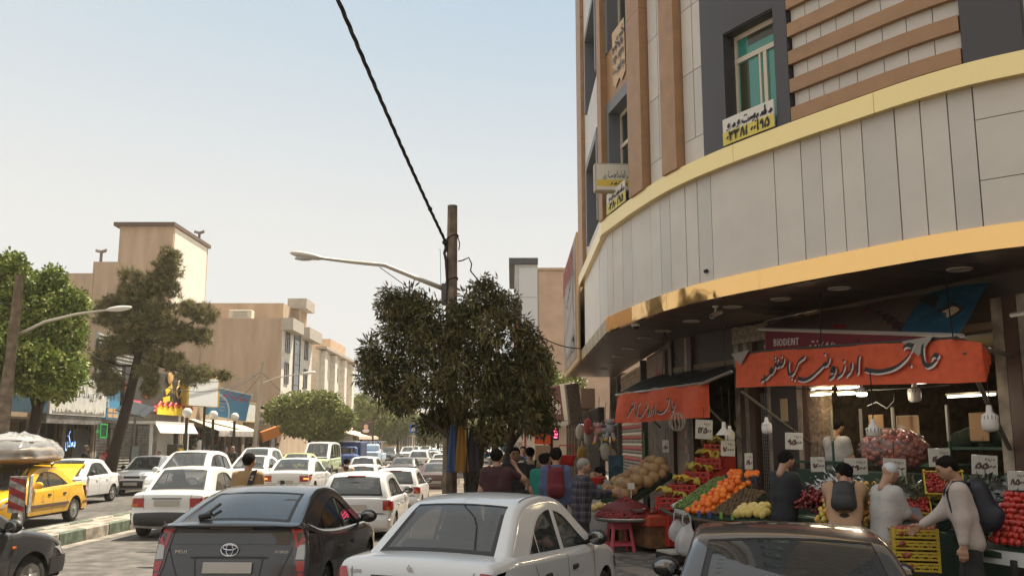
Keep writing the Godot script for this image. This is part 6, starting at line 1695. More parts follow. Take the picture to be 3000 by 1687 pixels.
	var ws=[[V(-16.1,6.3,-60),V(-18.5,5.2,-50),0.3,"wire from the thin grey pole to the white light box"],[V(-16.1,6.5,-60),V(-18.4,4.9,-56),0.5,"upper looping wire from the thin grey pole to the blue sign"],[V(-16.1,6.3,-60),V(-18.4,4.6,-58),0.8,"lower looping wire from the thin grey pole to the blue sign"],[V(-16.1,6.4,-60),V(-15.6,3.4,-78),0.3,"wire from the thin grey pole down into the mid street tree"]]
	for w in ws:
		t=thing("overhead_wire",w[3],"cable")
		g=G.new(true);g.tube(sag(w[0],w[1],w[2]),0.018,4);obj("wire",g,wire,t)
	for p in [[-15.6,-112,7.4,0.09,"far lamp pole right of the portrait banner"],[-16.4,-116,8.6,0.1,"far wooden pole with a crossbar behind the portrait banner"],[-9.2,-122,5.6,0.08,"far bare post on the median left of the crossing sign"]]:
		t=thing("utility_pole",p[4],"pole",V(p[0],0.1,p[1]))
		g=G.new(true);g.tube([V(0,0,0),V(0,p[2],0)],p[3],8)
		obj("shaft",g,mats["pole_tan"],t)
		if p[1]==-112: g=G.new(true);g.tube([V(0,7.3,0),V(3.6,7.6,0)],0.05,6);obj("arm",g,mats["arm_paint"],t)
		if p[1]==-116: g=G.new(true);g.tube([V(-0.9,8.4,0),V(0.9,8.4,0)],0.06,6);obj("crossbar",g,wire,t)
	t=thing("hazard_board","red and white striped hazard board at the nose of the median","sign",V(-9.42,0.22,-18.15),14)
	g=G.new(true);g.tube([V(0,0,-0.03),V(0,1.1,-0.03)],0.035,8);obj("post",g,mats["post_dark"],t)
	g=G.new();g.bev(V(0,0.78,0.0),V(0.3,0.68,0.035),0.008);g.bev(V(0.2,0.78,-0.09),V(0.03,0.7,0.22),0.008);obj("board",g,M("hazard_white",LC(0.5,0.47,0.43),0.6,{"tex":"stain","scale":2.5}),t)
	g=G.new()
	for k in 3:
		var y=0.44+k*0.26
		var pts:=PackedVector2Array()
		for q in [Vector2(-0.142,y+0.1),Vector2(-0.142,y+0.24),Vector2(0.142,y+0.1),Vector2(0.142,y - 0.04)]: pts.append(Vector2(q.x,clampf(q.y,0.455,1.105)))
		g.q(V(pts[0].x,pts[0].y,0.02),V(pts[1].x,pts[1].y,0.02),V(pts[2].x,pts[2].y,0.02),V(pts[3].x,pts[3].y,0.02))
	obj("red_stripe",g,M("hazard_red",LC(0.42,0.02,0.02),0.5,{"tex":"stain","scale":2.5}),t)
# ---------- fruit market under the canopy ----------
const NAME:=["1668,680 1662,740 1668,810 1690,840 1725,825 1750,790 1758,768","1758,768 1735,762 1712,790","1540,700 1570,680 1610,690","1606,690 1560,780 1480,850 1380,880 1300,875 1265,862","1225,755 1215,820 1210,900","1165,810 1160,870 1120,915","1110,830 1095,890 1050,925","1022,848 1036,872 1008,882 1004,860 1022,848 1034,880 1018,920 985,935","990,765 980,815 940,822","968,800 900,870 830,930 770,955 715,940","785,750 722,800 690,880","640,790 630,850 642,910 684,888 715,815","590,760 585,808 558,822 552,792 545,830 522,826 514,800 500,850 488,885 468,852 452,880 478,897","476,868 430,930 358,970"]
const NAME_DOTS:=["1582,833","1108,790","955,730","655,940","682,952","570,740","505,745","532,768","507,776"]
func banner_text(g: G,xf: Transform3D,w: float,h: float,dx: float,dy: float):
	var cv=func(s: String):
		var q=s.split(",")
		var X=float(q[0])+dx;var Y=float(q[1])+dy
		return Vector2((X - 350.0)/1420.0*w,(985.0 - Y - (X - 350.0)*0.07)/300.0*h)
	for s in NAME:
		var pts=[]
		for p in s.split(" "):pts.append(cv.call(p))
		stroke(g,pts,xf,1.0,h*0.075,5)
	for p in NAME_DOTS:
		var c=cv.call(p);var r=h*0.05
		g.q(xf*V(c.x - r,c.y,0),xf*V(c.x,c.y+r,0),xf*V(c.x+r,c.y,0),xf*V(c.x,c.y - r,0))
func strip(pts: Array,g: G,wave: float,seed_: float):
	var rows=[]
	for i in pts.size() - 1:
		for k in 12:
			var t=k/12.0
			var b: Vector3=pts[i][0].lerp(pts[i+1][0],t);var u: Vector3=pts[i][1].lerp(pts[i+1][1],t)
			var row=[]
			for j in 7:
				var q=j/6.0
				row.append(b.lerp(u,q)+WN*wave*(sin((i*12+k)*0.9+seed_+q*2)*0.6+sin((i*12+k)*0.37+seed_ - q*3)))
			rows.append(row)
	rows.append([])
	for j in 7: rows[-1].append(pts[-1][0].lerp(pts[-1][1],j/6.0))
	g.grid(rows)
func card(label: String,p: Vector3,w: float,h: float,txt: String,tilt:=0.0):
	var o=thing("price_card",label,"price card",p)
	o.rotation.y=0.05
	var g=G.new();g.bev(Vector3.ZERO,V(w,h,0.012),0.005,Basis(V(0,0,1),tilt));obj("card",g,M("card_white",LC(0.62,0.6,0.55),0.6,{"tex":"plaster","scale":4.0}),o)
	g=G.new();pen(g,txt,Transform3D(Basis(V(0,0,1),tilt),V(w*0.4,-h*0.22,0.008)),h*0.42,1.7,w*0.8)
	pen(g,"م ی_2و ه",Transform3D(Basis(V(0,0,1),tilt),V(w*0.38,h*0.24,0.008)),h*0.2,1.0,w*0.45)
	obj("lettering",g,M("marker",LC(0.1,0.06,0.05),0.7),o)
	g=G.new(true);g.tube([V(0,h*0.48,-0.008),V(0.01,h*0.5+0.22,-0.008)],0.005,4);obj("string",g,M("wire_black",LC(0.018,0.017,0.016),0.7),o)
func bulb(label: String,p: Vector3,r: float,kind: int,lit:=false):
	var o=thing("hanging_bulb",label,"light bulb",p)
	var wht=M("bulb_white",LC(0.62,0.6,0.56),0.35)
	var g=G.new(true)
	if kind==1:
		g.lathe([Vector2(0.001,-1.15*r),Vector2(0.7*r,-1.1*r),Vector2(0.92*r,-0.95*r),Vector2(0.95*r,-0.5*r)],Vector3.ZERO,18)
	else:
		g.lathe([Vector2(0.001,-1.6*r),Vector2(0.6*r,-1.52*r),Vector2(0.95*r,-1.2*r),Vector2(r,-0.6*r),Vector2(r,-0.05*r)],Vector3.ZERO,18)
	obj("bulb_diffuser" if not lit else "lit_bulb",g,wht if not lit else M("bulb_lit",LC(1.0,0.95,0.85),0.4,{"emit":2.2}),o)
	g=G.new(true)
	if kind==1:
		g.lathe([Vector2(1.0*r,-0.5*r),Vector2(1.05*r,0.0),Vector2(0.62*r,0.1*r),Vector2(0.55*r,0.5*r),Vector2(0.3*r,0.6*r),Vector2(0.22*r,1.25*r)],Vector3.ZERO,18)
	else:
		g.lathe([Vector2(r,-0.05*r),Vector2(0.97*r,0.4*r),Vector2(0.5*r,0.75*r),Vector2(0.38*r,0.9*r),Vector2(0.32*r,1.6*r),Vector2(0.2*r,1.7*r)],Vector3.ZERO,18)
	obj("housing",g,wht,o)
	g=G.new()
	for k in 14:
		var an=TAU*k/14
		g.box(V(cos(an),0,sin(an))*r*(1.04 if kind==1 else 0.97)+V(0,-0.22*r if kind==1 else 0.18*r,0),V(0.06*r,0.45*r,0.1*r),Basis(Vector3.UP,-an))
	obj("vent_rib",g,M("vent_grey",LC(0.1,0.095,0.09),0.6),o,{"kind":"stuff"})
	g=G.new(true);g.tube([V(0,1.6*r if kind==0 else 1.2*r,0),V(0.01,2.2*r,0),V(0.0,0.75,0.01)],0.008,5);obj("cord",g,M("wire_black",LC(0.018,0.017,0.016),0.7),o)
	if lit:
		var l:=OmniLight3D.new();l.name="bulb_glow";l.position=V(0,-0.75*r,0);l.light_energy=0.35;l.light_size=0.05;l.omni_range=12;l.omni_attenuation=2.0;l.light_color=Color(1,0.93,0.8);l.shadow_enabled=true
		o.add_child(l)
func fill(called: String,label: String,cat: String,group: String,q: Array,nu: int,nv: int,mesh: Mesh,ms: Array,lift: float,jit: float,sq:=1.0):
	for i in nu:
		for j in nv:
			var u=(i+0.5+(0.25 if j%2 else -0.25))/nu;var v=(j+0.5)/nv
			var p: Vector3=q[0].lerp(q[1],u).lerp(q[3].lerp(q[2],u),v)
			p+=V(rng.randf_range(-jit,jit),lift+rng.randf_range(0,jit),rng.randf_range(-jit,jit))
			var o=obj(called,mesh,ms[rng.randi()%ms.size()])
			tag(o,label,cat,group)
			o.position=p
			o.rotation=V(rng.randf()*6,rng.randf()*6,rng.randf()*6)
			var s=rng.randf_range(0.85,1.14)
			o.scale=V(s,s*sq,s)
func heap(parent: Node,called: String,n: int,mesh: Mesh,mat: Material,cols: Array,place: Callable):
	var mm:=MultiMesh.new()
	mm.transform_format=MultiMesh.TRANSFORM_3D;mm.use_colors=true;mm.mesh=mesh;mm.instance_count=n
	for i in n:
		var s=rng.randf_range(0.8,1.2)
		mm.set_instance_transform(i,Transform3D(Basis(V(rng.randfn(),rng.randfn(),rng.randfn()).normalized(),rng.randf()*TAU).scaled(V(s,s,s)),place.call()))
		var c: Color=cols[rng.randi()%cols.size()];var v=rng.randf_range(0.8,1.15)
		mm.set_instance_color(i,Color(c.r*v,c.g*v,c.b*v))
	var mi:=MultiMeshInstance3D.new();mi.multimesh=mm;mi.material_override=mat;mi.name=called
	parent.add_child(mi,true);mi.set_meta("kind","stuff")
func ballmesh(r: float,nu:=12,nv:=8,dent:=0.0) -> Mesh:
	var g:=G.new(true)
	if dent>0.0:
		var pr=[]
		for i in nv+1:
			var th=PI*i/nv
			pr.append(Vector2(maxf(0.001,r*sin(th)),r*cos(th)*(1.0 - dent*exp(-pow(sin(th)*3.0,2)))))
		g.lathe(pr,Vector3.ZERO,nu)
	else: g.ball(Vector3.ZERO,r,nu,nv)
	g.st.generate_normals()
	return g.st.commit()
func quadbox(g: G,q: Array,th: float):
	var d=V(0,-th,0)
	g.q(q[0],q[1],q[2],q[3]);g.q(q[0]+d,q[1]+d,q[2]+d,q[3]+d)
	for i in 4: g.q(q[i],q[(i+1)%4],q[(i+1)%4]+d,q[i]+d)
func crate(label: String,p: Vector3,yaw: float,s: Vector3,mat: Material,tiltx:=0.0) -> Node3D:
	var o=thing("fruit_crate",label,"crate",p,yaw)
	o.rotation.x=tiltx
	var g=G.new()
	g.box(V(0,0.01,0),V(s.x,0.02,s.z));obj("base",g,mat,o)
	for k in 4:
		g=G.new()
		var along=s.x if k<2 else s.z
		var b=Basis() if k<2 else Basis(Vector3.UP,PI/2)
		var c=V(0,0,s.z*0.5*(1 if k==0 else -1)) if k<2 else V(s.x*0.5*(1 if k==2 else -1),0,0)
		for y in [0.015,s.y*0.55,s.y - 0.012]: g.box(c+V(0,y,0),V(along,0.022,0.014),b)
		var n=int(along/0.045)
		for i in n: g.box(c+b*V(-along*0.5+(i+0.5)*along/n,s.y*0.5,0),V(0.014,s.y,0.011),b*Basis(V(0,0,1),0.5 if i%2 else -0.5))
		obj("lattice_side",g,mat,o)
	for x in [-1,1]:
		for z in [-1,1]:
			g=G.new();g.box(V(x*s.x*0.5,s.y*0.55,z*s.z*0.5),V(0.03,s.y*1.15,0.03));obj("corner_post",g,mat,o)
	return o
func fruit_shop():
	var brown=M("column_brown",LC(0.075,0.035,0.026),0.5)
	var beige=M("column_beige",LC(0.48,0.4,0.31),0.6,{"tex":"stain","scale":1.0})
	var stone=M("pillar_stone",LC(0.3,0.215,0.15),0.7,{"tex":"marble","scale":1.2})
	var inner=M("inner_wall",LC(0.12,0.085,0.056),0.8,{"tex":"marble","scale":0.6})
	var steel=M("arm_steel",LC(0.4,0.38,0.36),0.4,{"metal":0.5})
	var wire=M("wire_black",LC(0.018,0.017,0.016),0.7)
	var dgreen=M("stand_green",LC(0.012,0.035,0.022),0.6)
	var shop_=thing("market_shop","open fruronted fruit market with dim interior under the curved canopy".replace("fruronted","fronted"),"shop")
	var g=G.new()
	var wb=func(gg: G,s0,s1,n0,n1,y0,y1): gg.box(W((s0+s1)*0.5,(n0+n1)*0.5,(y0+y1)*0.5),V(absf(s1 - s0),y1 - y0,absf(n1 - n0)),WB)
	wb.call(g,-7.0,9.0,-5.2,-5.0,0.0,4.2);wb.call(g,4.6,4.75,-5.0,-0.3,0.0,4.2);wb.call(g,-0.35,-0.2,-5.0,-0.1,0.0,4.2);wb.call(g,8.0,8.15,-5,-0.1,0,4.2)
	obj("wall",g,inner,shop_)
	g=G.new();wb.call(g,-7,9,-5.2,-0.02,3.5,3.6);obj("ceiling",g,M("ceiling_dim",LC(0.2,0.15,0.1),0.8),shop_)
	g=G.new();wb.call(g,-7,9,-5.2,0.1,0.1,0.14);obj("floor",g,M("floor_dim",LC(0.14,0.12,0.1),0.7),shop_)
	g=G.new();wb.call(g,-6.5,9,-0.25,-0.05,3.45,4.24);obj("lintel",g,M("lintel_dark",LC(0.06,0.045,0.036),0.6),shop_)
	for c in [[-0.5,-0.2,beige],[-0.2,0.02,brown],[0.02,0.2,beige],[3.85,4.2,stone],[4.2,4.32,brown],[4.32,4.46,beige],[4.46,5.22,M("door_dark",LC(0.035,0.028,0.026),0.5)],[5.22,5.34,beige],[5.74,5.92,brown],[5.92,6.08,beige],[6.08,6.22,brown],[6.22,6.38,beige],[8.02,8.2,brown],[8.2,8.34,beige],[8.9,9.05,brown]]:
		g=G.new();wb.call(g,c[0],c[1] - 0.004,-0.22,rng.randf_range(0.0,0.05),0.12,3.9 if c[0]<3 else 4.2);obj("column",g,c[2],shop_)
	g=G.new()
	for k in 7: wb.call(g,5.36+k*0.06,5.368+k*0.06,-0.1,-0.09,0.3,2.9)
	for k in 42: wb.call(g,5.36,5.74,-0.112,-0.102,0.3+k*0.062,0.308+k*0.062)
	obj("wire_grid",g,M("grid_white",LC(0.4,0.38,0.34),0.6),shop_)
	g=G.new();wb.call(g,4.72,4.92,-0.21+0.24,0.06,2.35,2.75);obj("notice",g,M("notice_tan",LC(0.4,0.3,0.17),0.7),shop_)
	g=G.new();wb.call(g,6.4,8.0,-0.2,-0.1,3.35,4.2);obj("upper_glass",g,M("upper_glass",LC(0.16,0.13,0.1),0.12),shop_)
	g=G.new();wb.call(g,5.2,6.3,0.0,0.12,3.86,4.16);obj("cream_box",g,M("box_cream",LC(0.42,0.34,0.25),0.7,{"tex":"stain","scale":3.0}),shop_)
	for k in 9:
		g=G.new();wb.call(g,5.0,5.35,0.0,0.05,3.15+k*0.07,3.2+k*0.07);obj("vent_louvre",g,M("louvre_pale",LC(0.38,0.34,0.28),0.6),shop_)
	g=G.new();wb.call(g,8.36,8.88,-0.2,-0.06,0.14,4.2);obj("pier",g,M("pier_tan",LC(0.25,0.19,0.145),0.7,{"tex":"soft","scale":0.7}),shop_)
	for k in 6:
		g=G.new();wb.call(g,8.25,8.33,0.05,0.056,1.1+k*0.32,1.28+k*0.32);obj("sticker",g,M("sticker_pink",LC(0.5,0.27,0.25),0.7) if k<4 else M("sticker_white",LC(0.55,0.53,0.5),0.7),shop_)
	var k_=0
	for p in [[V(5.15,2.86,-15.6),0.5],[V(5.12,2.76,-15.55),0.5],[V(5.5,2.86,-15.3),0.5],[V(5.48,2.76,-15.25),0.5],[V(6.75,2.93,-14.8),0.9],[V(6.95,2.68,-14.2),0.9],[V(7.6,2.66,-13.9),0.7]]:
		k_+=1
		var o=thing("fluorescent_tube","glowing white fluorescent tube inside the fruit shop, %s"%["upper one of the far left pair","lower one of the far left pair","upper one of the second pair","lower one of the second pair","just under the banner's edge","left one under the shelf at right","right one by the shop's right pillar"][k_ - 1],"lamp",p[0])
		o.rotation.y=WB.get_euler().y
		g=G.new(true);g.tube([V(-p[1]*0.5,0,0),V(p[1]*0.5,0,0)],0.016,8);obj("tube_light",g,M("tube_light",LC(1.0,0.93,0.75),0.4,{"emit":3.0}),o)
		g=G.new();g.box(V(0,0.035,-0.01),V(p[1]+0.06,0.03,0.05));obj("batten",g,M("batten",LC(0.5,0.48,0.44),0.5),o)
		var l:=OmniLight3D.new();l.name="tube_glow";l.position=V(0,-0.06,0.06);l.light_energy=0.06;l.light_size=0.15;l.omni_range=10;l.omni_attenuation=2.0;l.light_color=Color(1,0.9,0.7);l.shadow_enabled=true
		o.add_child(l)
	# ---- big orange banner, folded back at its right end ----
	var orange=M("banner_orange",LC(0.74,0.115,0.04),0.75,{"tex":"soft","scale":1.5,"back":0.3})
	var b=thing("shop_banner","long orange cloth banner with large black brush script over the market front","banner")
	g=G.new(true)
	strip([[W(4.56,1.2,2.91),W(4.56,1.2,3.49)],[W(3.2,1.2,2.87),W(3.2,1.2,3.44)],[W(1.6,1.2,2.79),W(1.6,1.2,3.36)],[W(0.1,1.2,2.73),W(0.1,1.2,3.28)],[W(-0.28,1.2,2.71),W(-0.28,1.2,3.26)],[W(-0.5,0.95,2.72),W(-0.5,0.95,3.2)],[W(-0.38,0.7,2.95),W(-0.38,0.7,3.05)]],g,0.012,0.4)
	obj("sheet",g,orange,b)
	g=G.new(true);g.tube([W(4.6,1.19,3.5),W(3.2,1.19,3.45),W(1.6,1.19,3.37),W(-0.35,1.19,3.27)],0.022,6);obj("top_hem",g,M("hem_grey",LC(0.06,0.055,0.05),0.8),b)
	for c in [[4.45,3.5,3.28],[0.36,3.31,3.09]]:
		g=G.new();g.prism(PackedVector2Array([Vector2(-0.28,0),Vector2(0.28,0.02),Vector2(0.0,c[2] - c[1])]),Transform3D(WB,W(c[0] - 0.1,1.235,c[1])),0.006);obj("grey_corner",g,M("corner_grey",LC(0.3,0.27,0.24),0.7),b)
	var f=Transform3D(WB*Basis(V(0,0,1),-0.025),W(3.8,1.238,2.96))
	for l in [["red_shadow",15.0,10.0,M("script_red",LC(0.45,0.012,0.02),0.7),0.0],["white_shadow",8.0,13.0,M("script_white",LC(0.6,0.55,0.52),0.7),0.003],["lettering",0.0,0.0,M("script_black",LC(0.022,0.018,0.02),0.6),0.006]]:
		g=G.new();banner_text(g,f.translated_local(V(0,0,l[4])),3.9,0.52,l[1],l[2]);obj(l[0],g,l[3],b,{"kind":"stuff"})
	# ---- second orange banner and its grey tarpaulin ----
	b=thing("shop_banner","smaller faded orange cloth banner with black brush script in front of the banana shop","banner")
	g=G.new(true)
	strip([[W(9.55,1.05,2.4),W(9.55,1.05,3.02)],[W(8.6,1.08,2.38),W(8.6,1.05,3.04)],[W(7.2,1.08,2.42),W(7.2,1.05,3.06)],[W(6.1,1.05,2.43),W(6.1,1.05,3.09)],[W(5.85,0.95,2.43),W(5.85,0.95,3.09)]],g,0.03,2.0)
	obj("sheet",g,orange,b)
	f=Transform3D(WB*Basis(V(0,0,1),0.01),W(8.85,1.16,2.5))
	for l in [["white_shadow",10.0,12.0,mats["script_white"],0.0],["lettering",0.0,0.0,mats["script_black"],0.004]]:
		g=G.new();banner_text(g,f.translated_local(V(0,0,l[4])),2.1,0.42,l[1],l[2]);obj(l[0],g,l[3],b,{"kind":"stuff"})
	var tp=thing("tarpaulin_awning","dark grey tarpaulin awning sloping above the smaller orange banner","awning")
	g=G.new(true)
	var rows=[]
	for i in 20:
		var s=lerpf(9.7,5.6,i/19.0)
		var row=[]
		for j in 6: row.append(W(s,lerpf(1.06,0.0,j/5.0),lerpf(3.04+0.05*(9.7 - s)/4,3.46,j/5.0)+0.03*sin(s*5+j)))
		rows.append(row)
	g.grid(rows);obj("sheet",g,M("tarp_grey",LC(0.045,0.042,0.04),0.7,{"tex":"stain","scale":1.5}),tp)
	g=G.new(true);g.tube([W(9.6,1.04,3.02),W(5.7,1.04,3.08)],0.025,6);g.tube([W(9.4,0.05,2.3),W(9.2,1.0,3.0)],0.025,6);g.tube([W(6.2,0.05,2.0),W(6.4,0.6,2.6),W(6.0,1.05,3.05)],0.025,6);g.tube([W(6.0,1.05,3.05),W(4.7,1.2,3.2)],0.03,6);obj("arm",g,steel,tp)
	# ---- printed awning tucked under the canopy ----
	b=thing("printed_awning","brown and blue printed awning with big beige letters tucked under the canopy","awning")
	rows=[]
	var rb=[]
	for i in 25:
		var t=i/24.0
		var bot=W(lerpf(4.12,-0.12,t),0.93,lerpf(3.9,3.34,t));var tp2=W(lerpf(4.75,0.12,t),0.06,lerpf(4.17,4.13,t))
		var row=[]
		for j in 9: row.append(bot.lerp(tp2,j/8.0)+V(0,0.015*sin(i*0.9+j),0))
		rows.append(row)
	g=G.new(true);g.grid(rows.slice(0,19));obj("sheet",g,M("awning_brown",LC(0.15,0.095,0.07),0.7,{"tex":"soft","scale":1.0,"back":0.4}),b)
	g=G.new(true);g.grid(rows.slice(18));obj("blue_end",g,M("awning_blue",LC(0.03,0.14,0.24),0.6,{"tex":"stain","scale":0.9,"back":0.4}),b)
	var sheet=func(x: float,y: float,d: float):
		var t=x/4.3
		return W(lerpf(4.12,-0.12,t),0.93,lerpf(3.9,3.34,t)).lerp(W(lerpf(4.75,0.12,t),0.06,lerpf(4.17,4.13,t)),y)+V(0,-d,0)+WN*d
	for lay in [[M("print_outline",LC(0.03,0.02,0.018),0.7),0.2,0.03],[M("print_beige",LC(0.5,0.38,0.25),0.7),0.12,0.036]]:
		g=G.new()
		for sk in ["3.95,0.98 4.0,0.6 3.75,0.4 3.45,0.5 3.4,0.9","3.3,0.95 3.33,0.6 3.1,0.42 2.85,0.5 2.8,0.9","2.7,0.5 2.5,0.36 2.28,0.55 2.42,0.8 2.68,0.65 2.55,0.3 2.2,0.16","2.05,0.9 2.08,0.5 1.8,0.38 1.5,0.45 1.45,0.8","1.35,0.75 1.2,0.4 0.9,0.36 0.5,0.4"]:
			var pts=[]
			for p in sk.split(" "):
				var q=p.split(",");pts.append(Vector2(float(q[0]),float(q[1])))
			var cv=[]
			for i in pts.size() - 1:
				for j in 5: cv.append(pts[i].cubic_interpolate(pts[i+1],pts[maxi(i - 1,0)],pts[mini(i+2,pts.size() - 1)],j/5.0))
			cv.append(pts[-1])
			for i in cv.size() - 1:
				var d=(cv[mini(i+1,cv.size() - 1)] - cv[maxi(i - 1,0)]) if i>0 else cv[1] - cv[0]
				var d2=cv[mini(i+2,cv.size() - 1)] - cv[i]
				var n1=Vector2(-d.y,d.x).normalized()*lay[1]*Vector2(0.8,0.9);var n2=Vector2(-d2.y,d2.x).normalized()*lay[1]*Vector2(0.8,0.9)
				g.q(sheet.call(cv[i].x+n1.x,cv[i].y+n1.y,lay[2]),sheet.call(cv[i+1].x+n2.x,cv[i+1].y+n2.y,lay[2]),sheet.call(cv[i+1].x - n2.x,cv[i+1].y - n2.y,lay[2]),sheet.call(cv[i].x - n1.x,cv[i].y - n1.y,lay[2]))
		for d in [[3.05,0.16],[2.8,0.17],[3.7,0.16]]: g.q(sheet.call(d[0] - lay[1],d[1] - lay[1]*0.4,lay[2]),sheet.call(d[0] - lay[1],d[1]+lay[1]*0.4,lay[2]),sheet.call(d[0]+lay[1],d[1]+lay[1]*0.4,lay[2]),sheet.call(d[0]+lay[1],d[1] - lay[1]*0.4,lay[2]))
		obj("lettering",g,lay[0],b)
	g=G.new()
	for q in [[1.3,0.12,0.9],[2.2,0.06,0.8],[2.05,0.65,0.25],[1.6,0.6,0.2]]: g.q(sheet.call(q[0],q[1],0.022),sheet.call(q[0]+0.1,q[1]+0.16,0.022),sheet.call(q[0]+q[2],q[1]+0.2,0.022),sheet.call(q[0]+q[2] - 0.1,q[1]+0.03,0.022))
	obj("red_streak",g,M("print_red",LC(0.25,0.02,0.02),0.7),b)
	g=G.new(true);g.tube([W(4.2,0.94,3.9),W(-0.2,0.94,3.32)],0.03,8);obj("front_bar",g,M("bar_white",LC(0.55,0.52,0.48),0.4),b)
	g=G.new(true);strip([[W(4.05,0.92,3.46),W(4.05,0.93,3.88)],[W(2.0,0.92,3.25),W(2.0,0.93,3.61)],[W(0,0.92,3.1),W(0,0.93,3.34)]],g,0.01,1.0);obj("valance",g,M("valance_red",LC(0.13,0.008,0.02),0.7),b)
	var tm=obj("badge",latin("BiODENT",0.12),M("valance_white",LC(0.5,0.46,0.45),0.6),b);tm.transform=Transform3D(WB*Basis(V(0,0,1),-0.06),W(3.45,0.955,3.6))
	g=G.new();pen(g,"ب_1ی_2و د ن^1ت^2",Transform3D(WB*Basis(V(0,0,1),-0.06),W(2.25,0.955,3.42)),0.16,1.6,0.85);obj("lettering",g,mats["valance_white"],b)
	var ar=thing("awning_arm","grey metal awning arm and brace at the right end of the long banner","awning arm")
	g=G.new(true);g.tube([W(0.05,0.05,1.9),W(-0.35,1.1,3.1)],0.03,8);obj("brace",g,steel,ar)
	g=G.new(true);g.tube([W(-0.1,0.05,3.1),W(-0.1,0.6,3.2),W(-0.3,1.15,3.27)],0.03,8);obj("arm",g,steel,ar)
	ar=thing("awning_arm","grey metal awning brace at the left end of the long banner","awning arm")
	g=G.new(true);g.tube([W(4.1,0.05,1.95),W(4.5,1.15,2.85)],0.025,8);obj("brace",g,M("arm_dark",LC(0.12,0.11,0.1),0.5),ar)
	var kk=0
	for e in [[V(4.6,4.2,-13.7),W(2.4,1.1,3.42)],[V(5.9,4.2,-12.5),W(-0.2,1.1,3.28)],[V(3.7,4.2,-16.2),W(5.2,1.0,3.1)],[V(3.1,4.2,-18.9),W(6.4,1.0,3.1)],[V(3.1,4.2,-18.9),W(8.8,0.3,3.4)]]:
		kk+=1
		var wr=thing("guy_wire","thin dark wire from the soffit down to %s"%["the middle of the long banner","the right end of the long banner","the left end of the long banner","the grey tarpaulin's right arm","the pier beside the shutter"][kk - 1],"wire")
		g=G.new(true);g.tube(sag(e[0],e[1],0.08,8),0.009,4);obj("strand",g,wire,wr)
	var cord=thing("hanging_cable","black cord strung along under the long banner that the bulbs hang from","wire")
	g=G.new(true);g.tube(sag(W(4.3,0.9,2.95),W(0.1,0.9,2.72),0.08,16),0.01,5);obj("strand",g,wire,cord)
	g=G.new(true);g.tube([W(1.1,0.9,2.75),W(1.15,0.88,2.55),W(1.3,0.88,2.45),W(1.5,0.88,2.55),W(1.7,0.88,2.5)],0.012,5);obj("loop",g,wire,cord)
	bulb("big unlit bulb with ribbed neck in front of the wire grid door",V(3.73,2.22,-13.8),0.075,0)
	bulb("wide unlit bulb with a ribbed white collar over the shelves",V(4.83,2.17,-12.6),0.1,1)
	bulb("large unlit bulb near the right end of the market front",V(5.89,2.27,-11.6),0.1,0)
	bulb("lit white bulb just below the long banner",V(5.0,2.72,-13.4),0.08,1,true)
	bulb("dim unlit bulb behind the banner's lower edge at centre right",V(5.67,2.68,-13.2),0.09,0)
	bulb("unlit bulb hanging beside the bananas",V(3.74,2.12,-16.2),0.085,0)
	var lc=thing("cone_lamp","small white cone lamp beside the bulb over the bananas","lamp",V(3.55,2.1,-15.8))
	g=G.new(true);g.lathe([Vector2(0.14,0),Vector2(0.09,0.06),Vector2(0.035,0.12),Vector2(0.03,0.22)],Vector3.ZERO,14);obj("shade",g,M("shade_white",LC(0.6,0.58,0.54),0.4),lc)
	g=G.new(true);g.tube([V(0,0.2,0),V(-0.02,0.8,0)],0.008,4);obj("cord",g,wire,lc)
	lc=thing("wire_cage","round wire cage lamp hanging left of the first price card","lamp",V(3.05,2.35,-17.4))
	for k in 6:
		g=G.new(true)
		var ring=[]
		for i in 13: ring.append(Basis(Vector3.UP,PI*k/6)*V(0.15*sin(TAU*i/12),0.17*cos(TAU*i/12),0))
		g.tube(ring,0.008,4,false);obj("hoop",g,M("hoop_pale",LC(0.42,0.37,0.3),0.5),lc)
	var cards=[[V(3.32,2.2,-16.3),0.3,0.33,"00521","large price card hung over the banana shop"],[V(3.63,1.88,-15.9),0.24,0.26,"0007","price card hung right over the bananas"],[V(3.82,1.68,-15.3),0.13,0.26,"08","narrow price card on the brown column by the oranges"],[V(4.06,2.0,-13.6),0.26,0.24,"0059","price card with worn edge above the man in black"],[V(4.68,1.66,-12.9),0.32,0.22,"0097","price card over the white paper shreds, right of the bending man"],[V(5.04,1.66,-12.5),0.31,0.23,"0056","price card right behind the man in the white cap"],[V(5.55,1.79,-12.3),0.29,0.24,"81","price card behind the head of the man with the backpack"],[V(5.83,1.71,-11.7),0.33,0.24,"0055","price card over the bagged greens at right"],[V(5.84,1.55,-11.0),0.22,0.22,"0058","price card cut by the right edge above the tomatoes"],[V(3.04,1.9,-18.7),0.13,0.24,"05","small tilted price card by the glass door over the melons"],[V(4.24,1.68,-13.15),0.2,0.2,"007","price card half hidden behind the bending man's head"]]
	for c in cards: card(c[4],c[0],c[1],c[2],c[3],rng.randf_range(-0.06,0.06))
	# ---- stands ----
	var wood=M("board_wood",LC(0.16,0.1,0.06),0.7,{"tex":"bark","scale":Vector3(4,0.6,0.6)})
	var st=thing("fruit_stand","low sloping fruit stand with a dark rim under the plums and oranges","fruit stand")
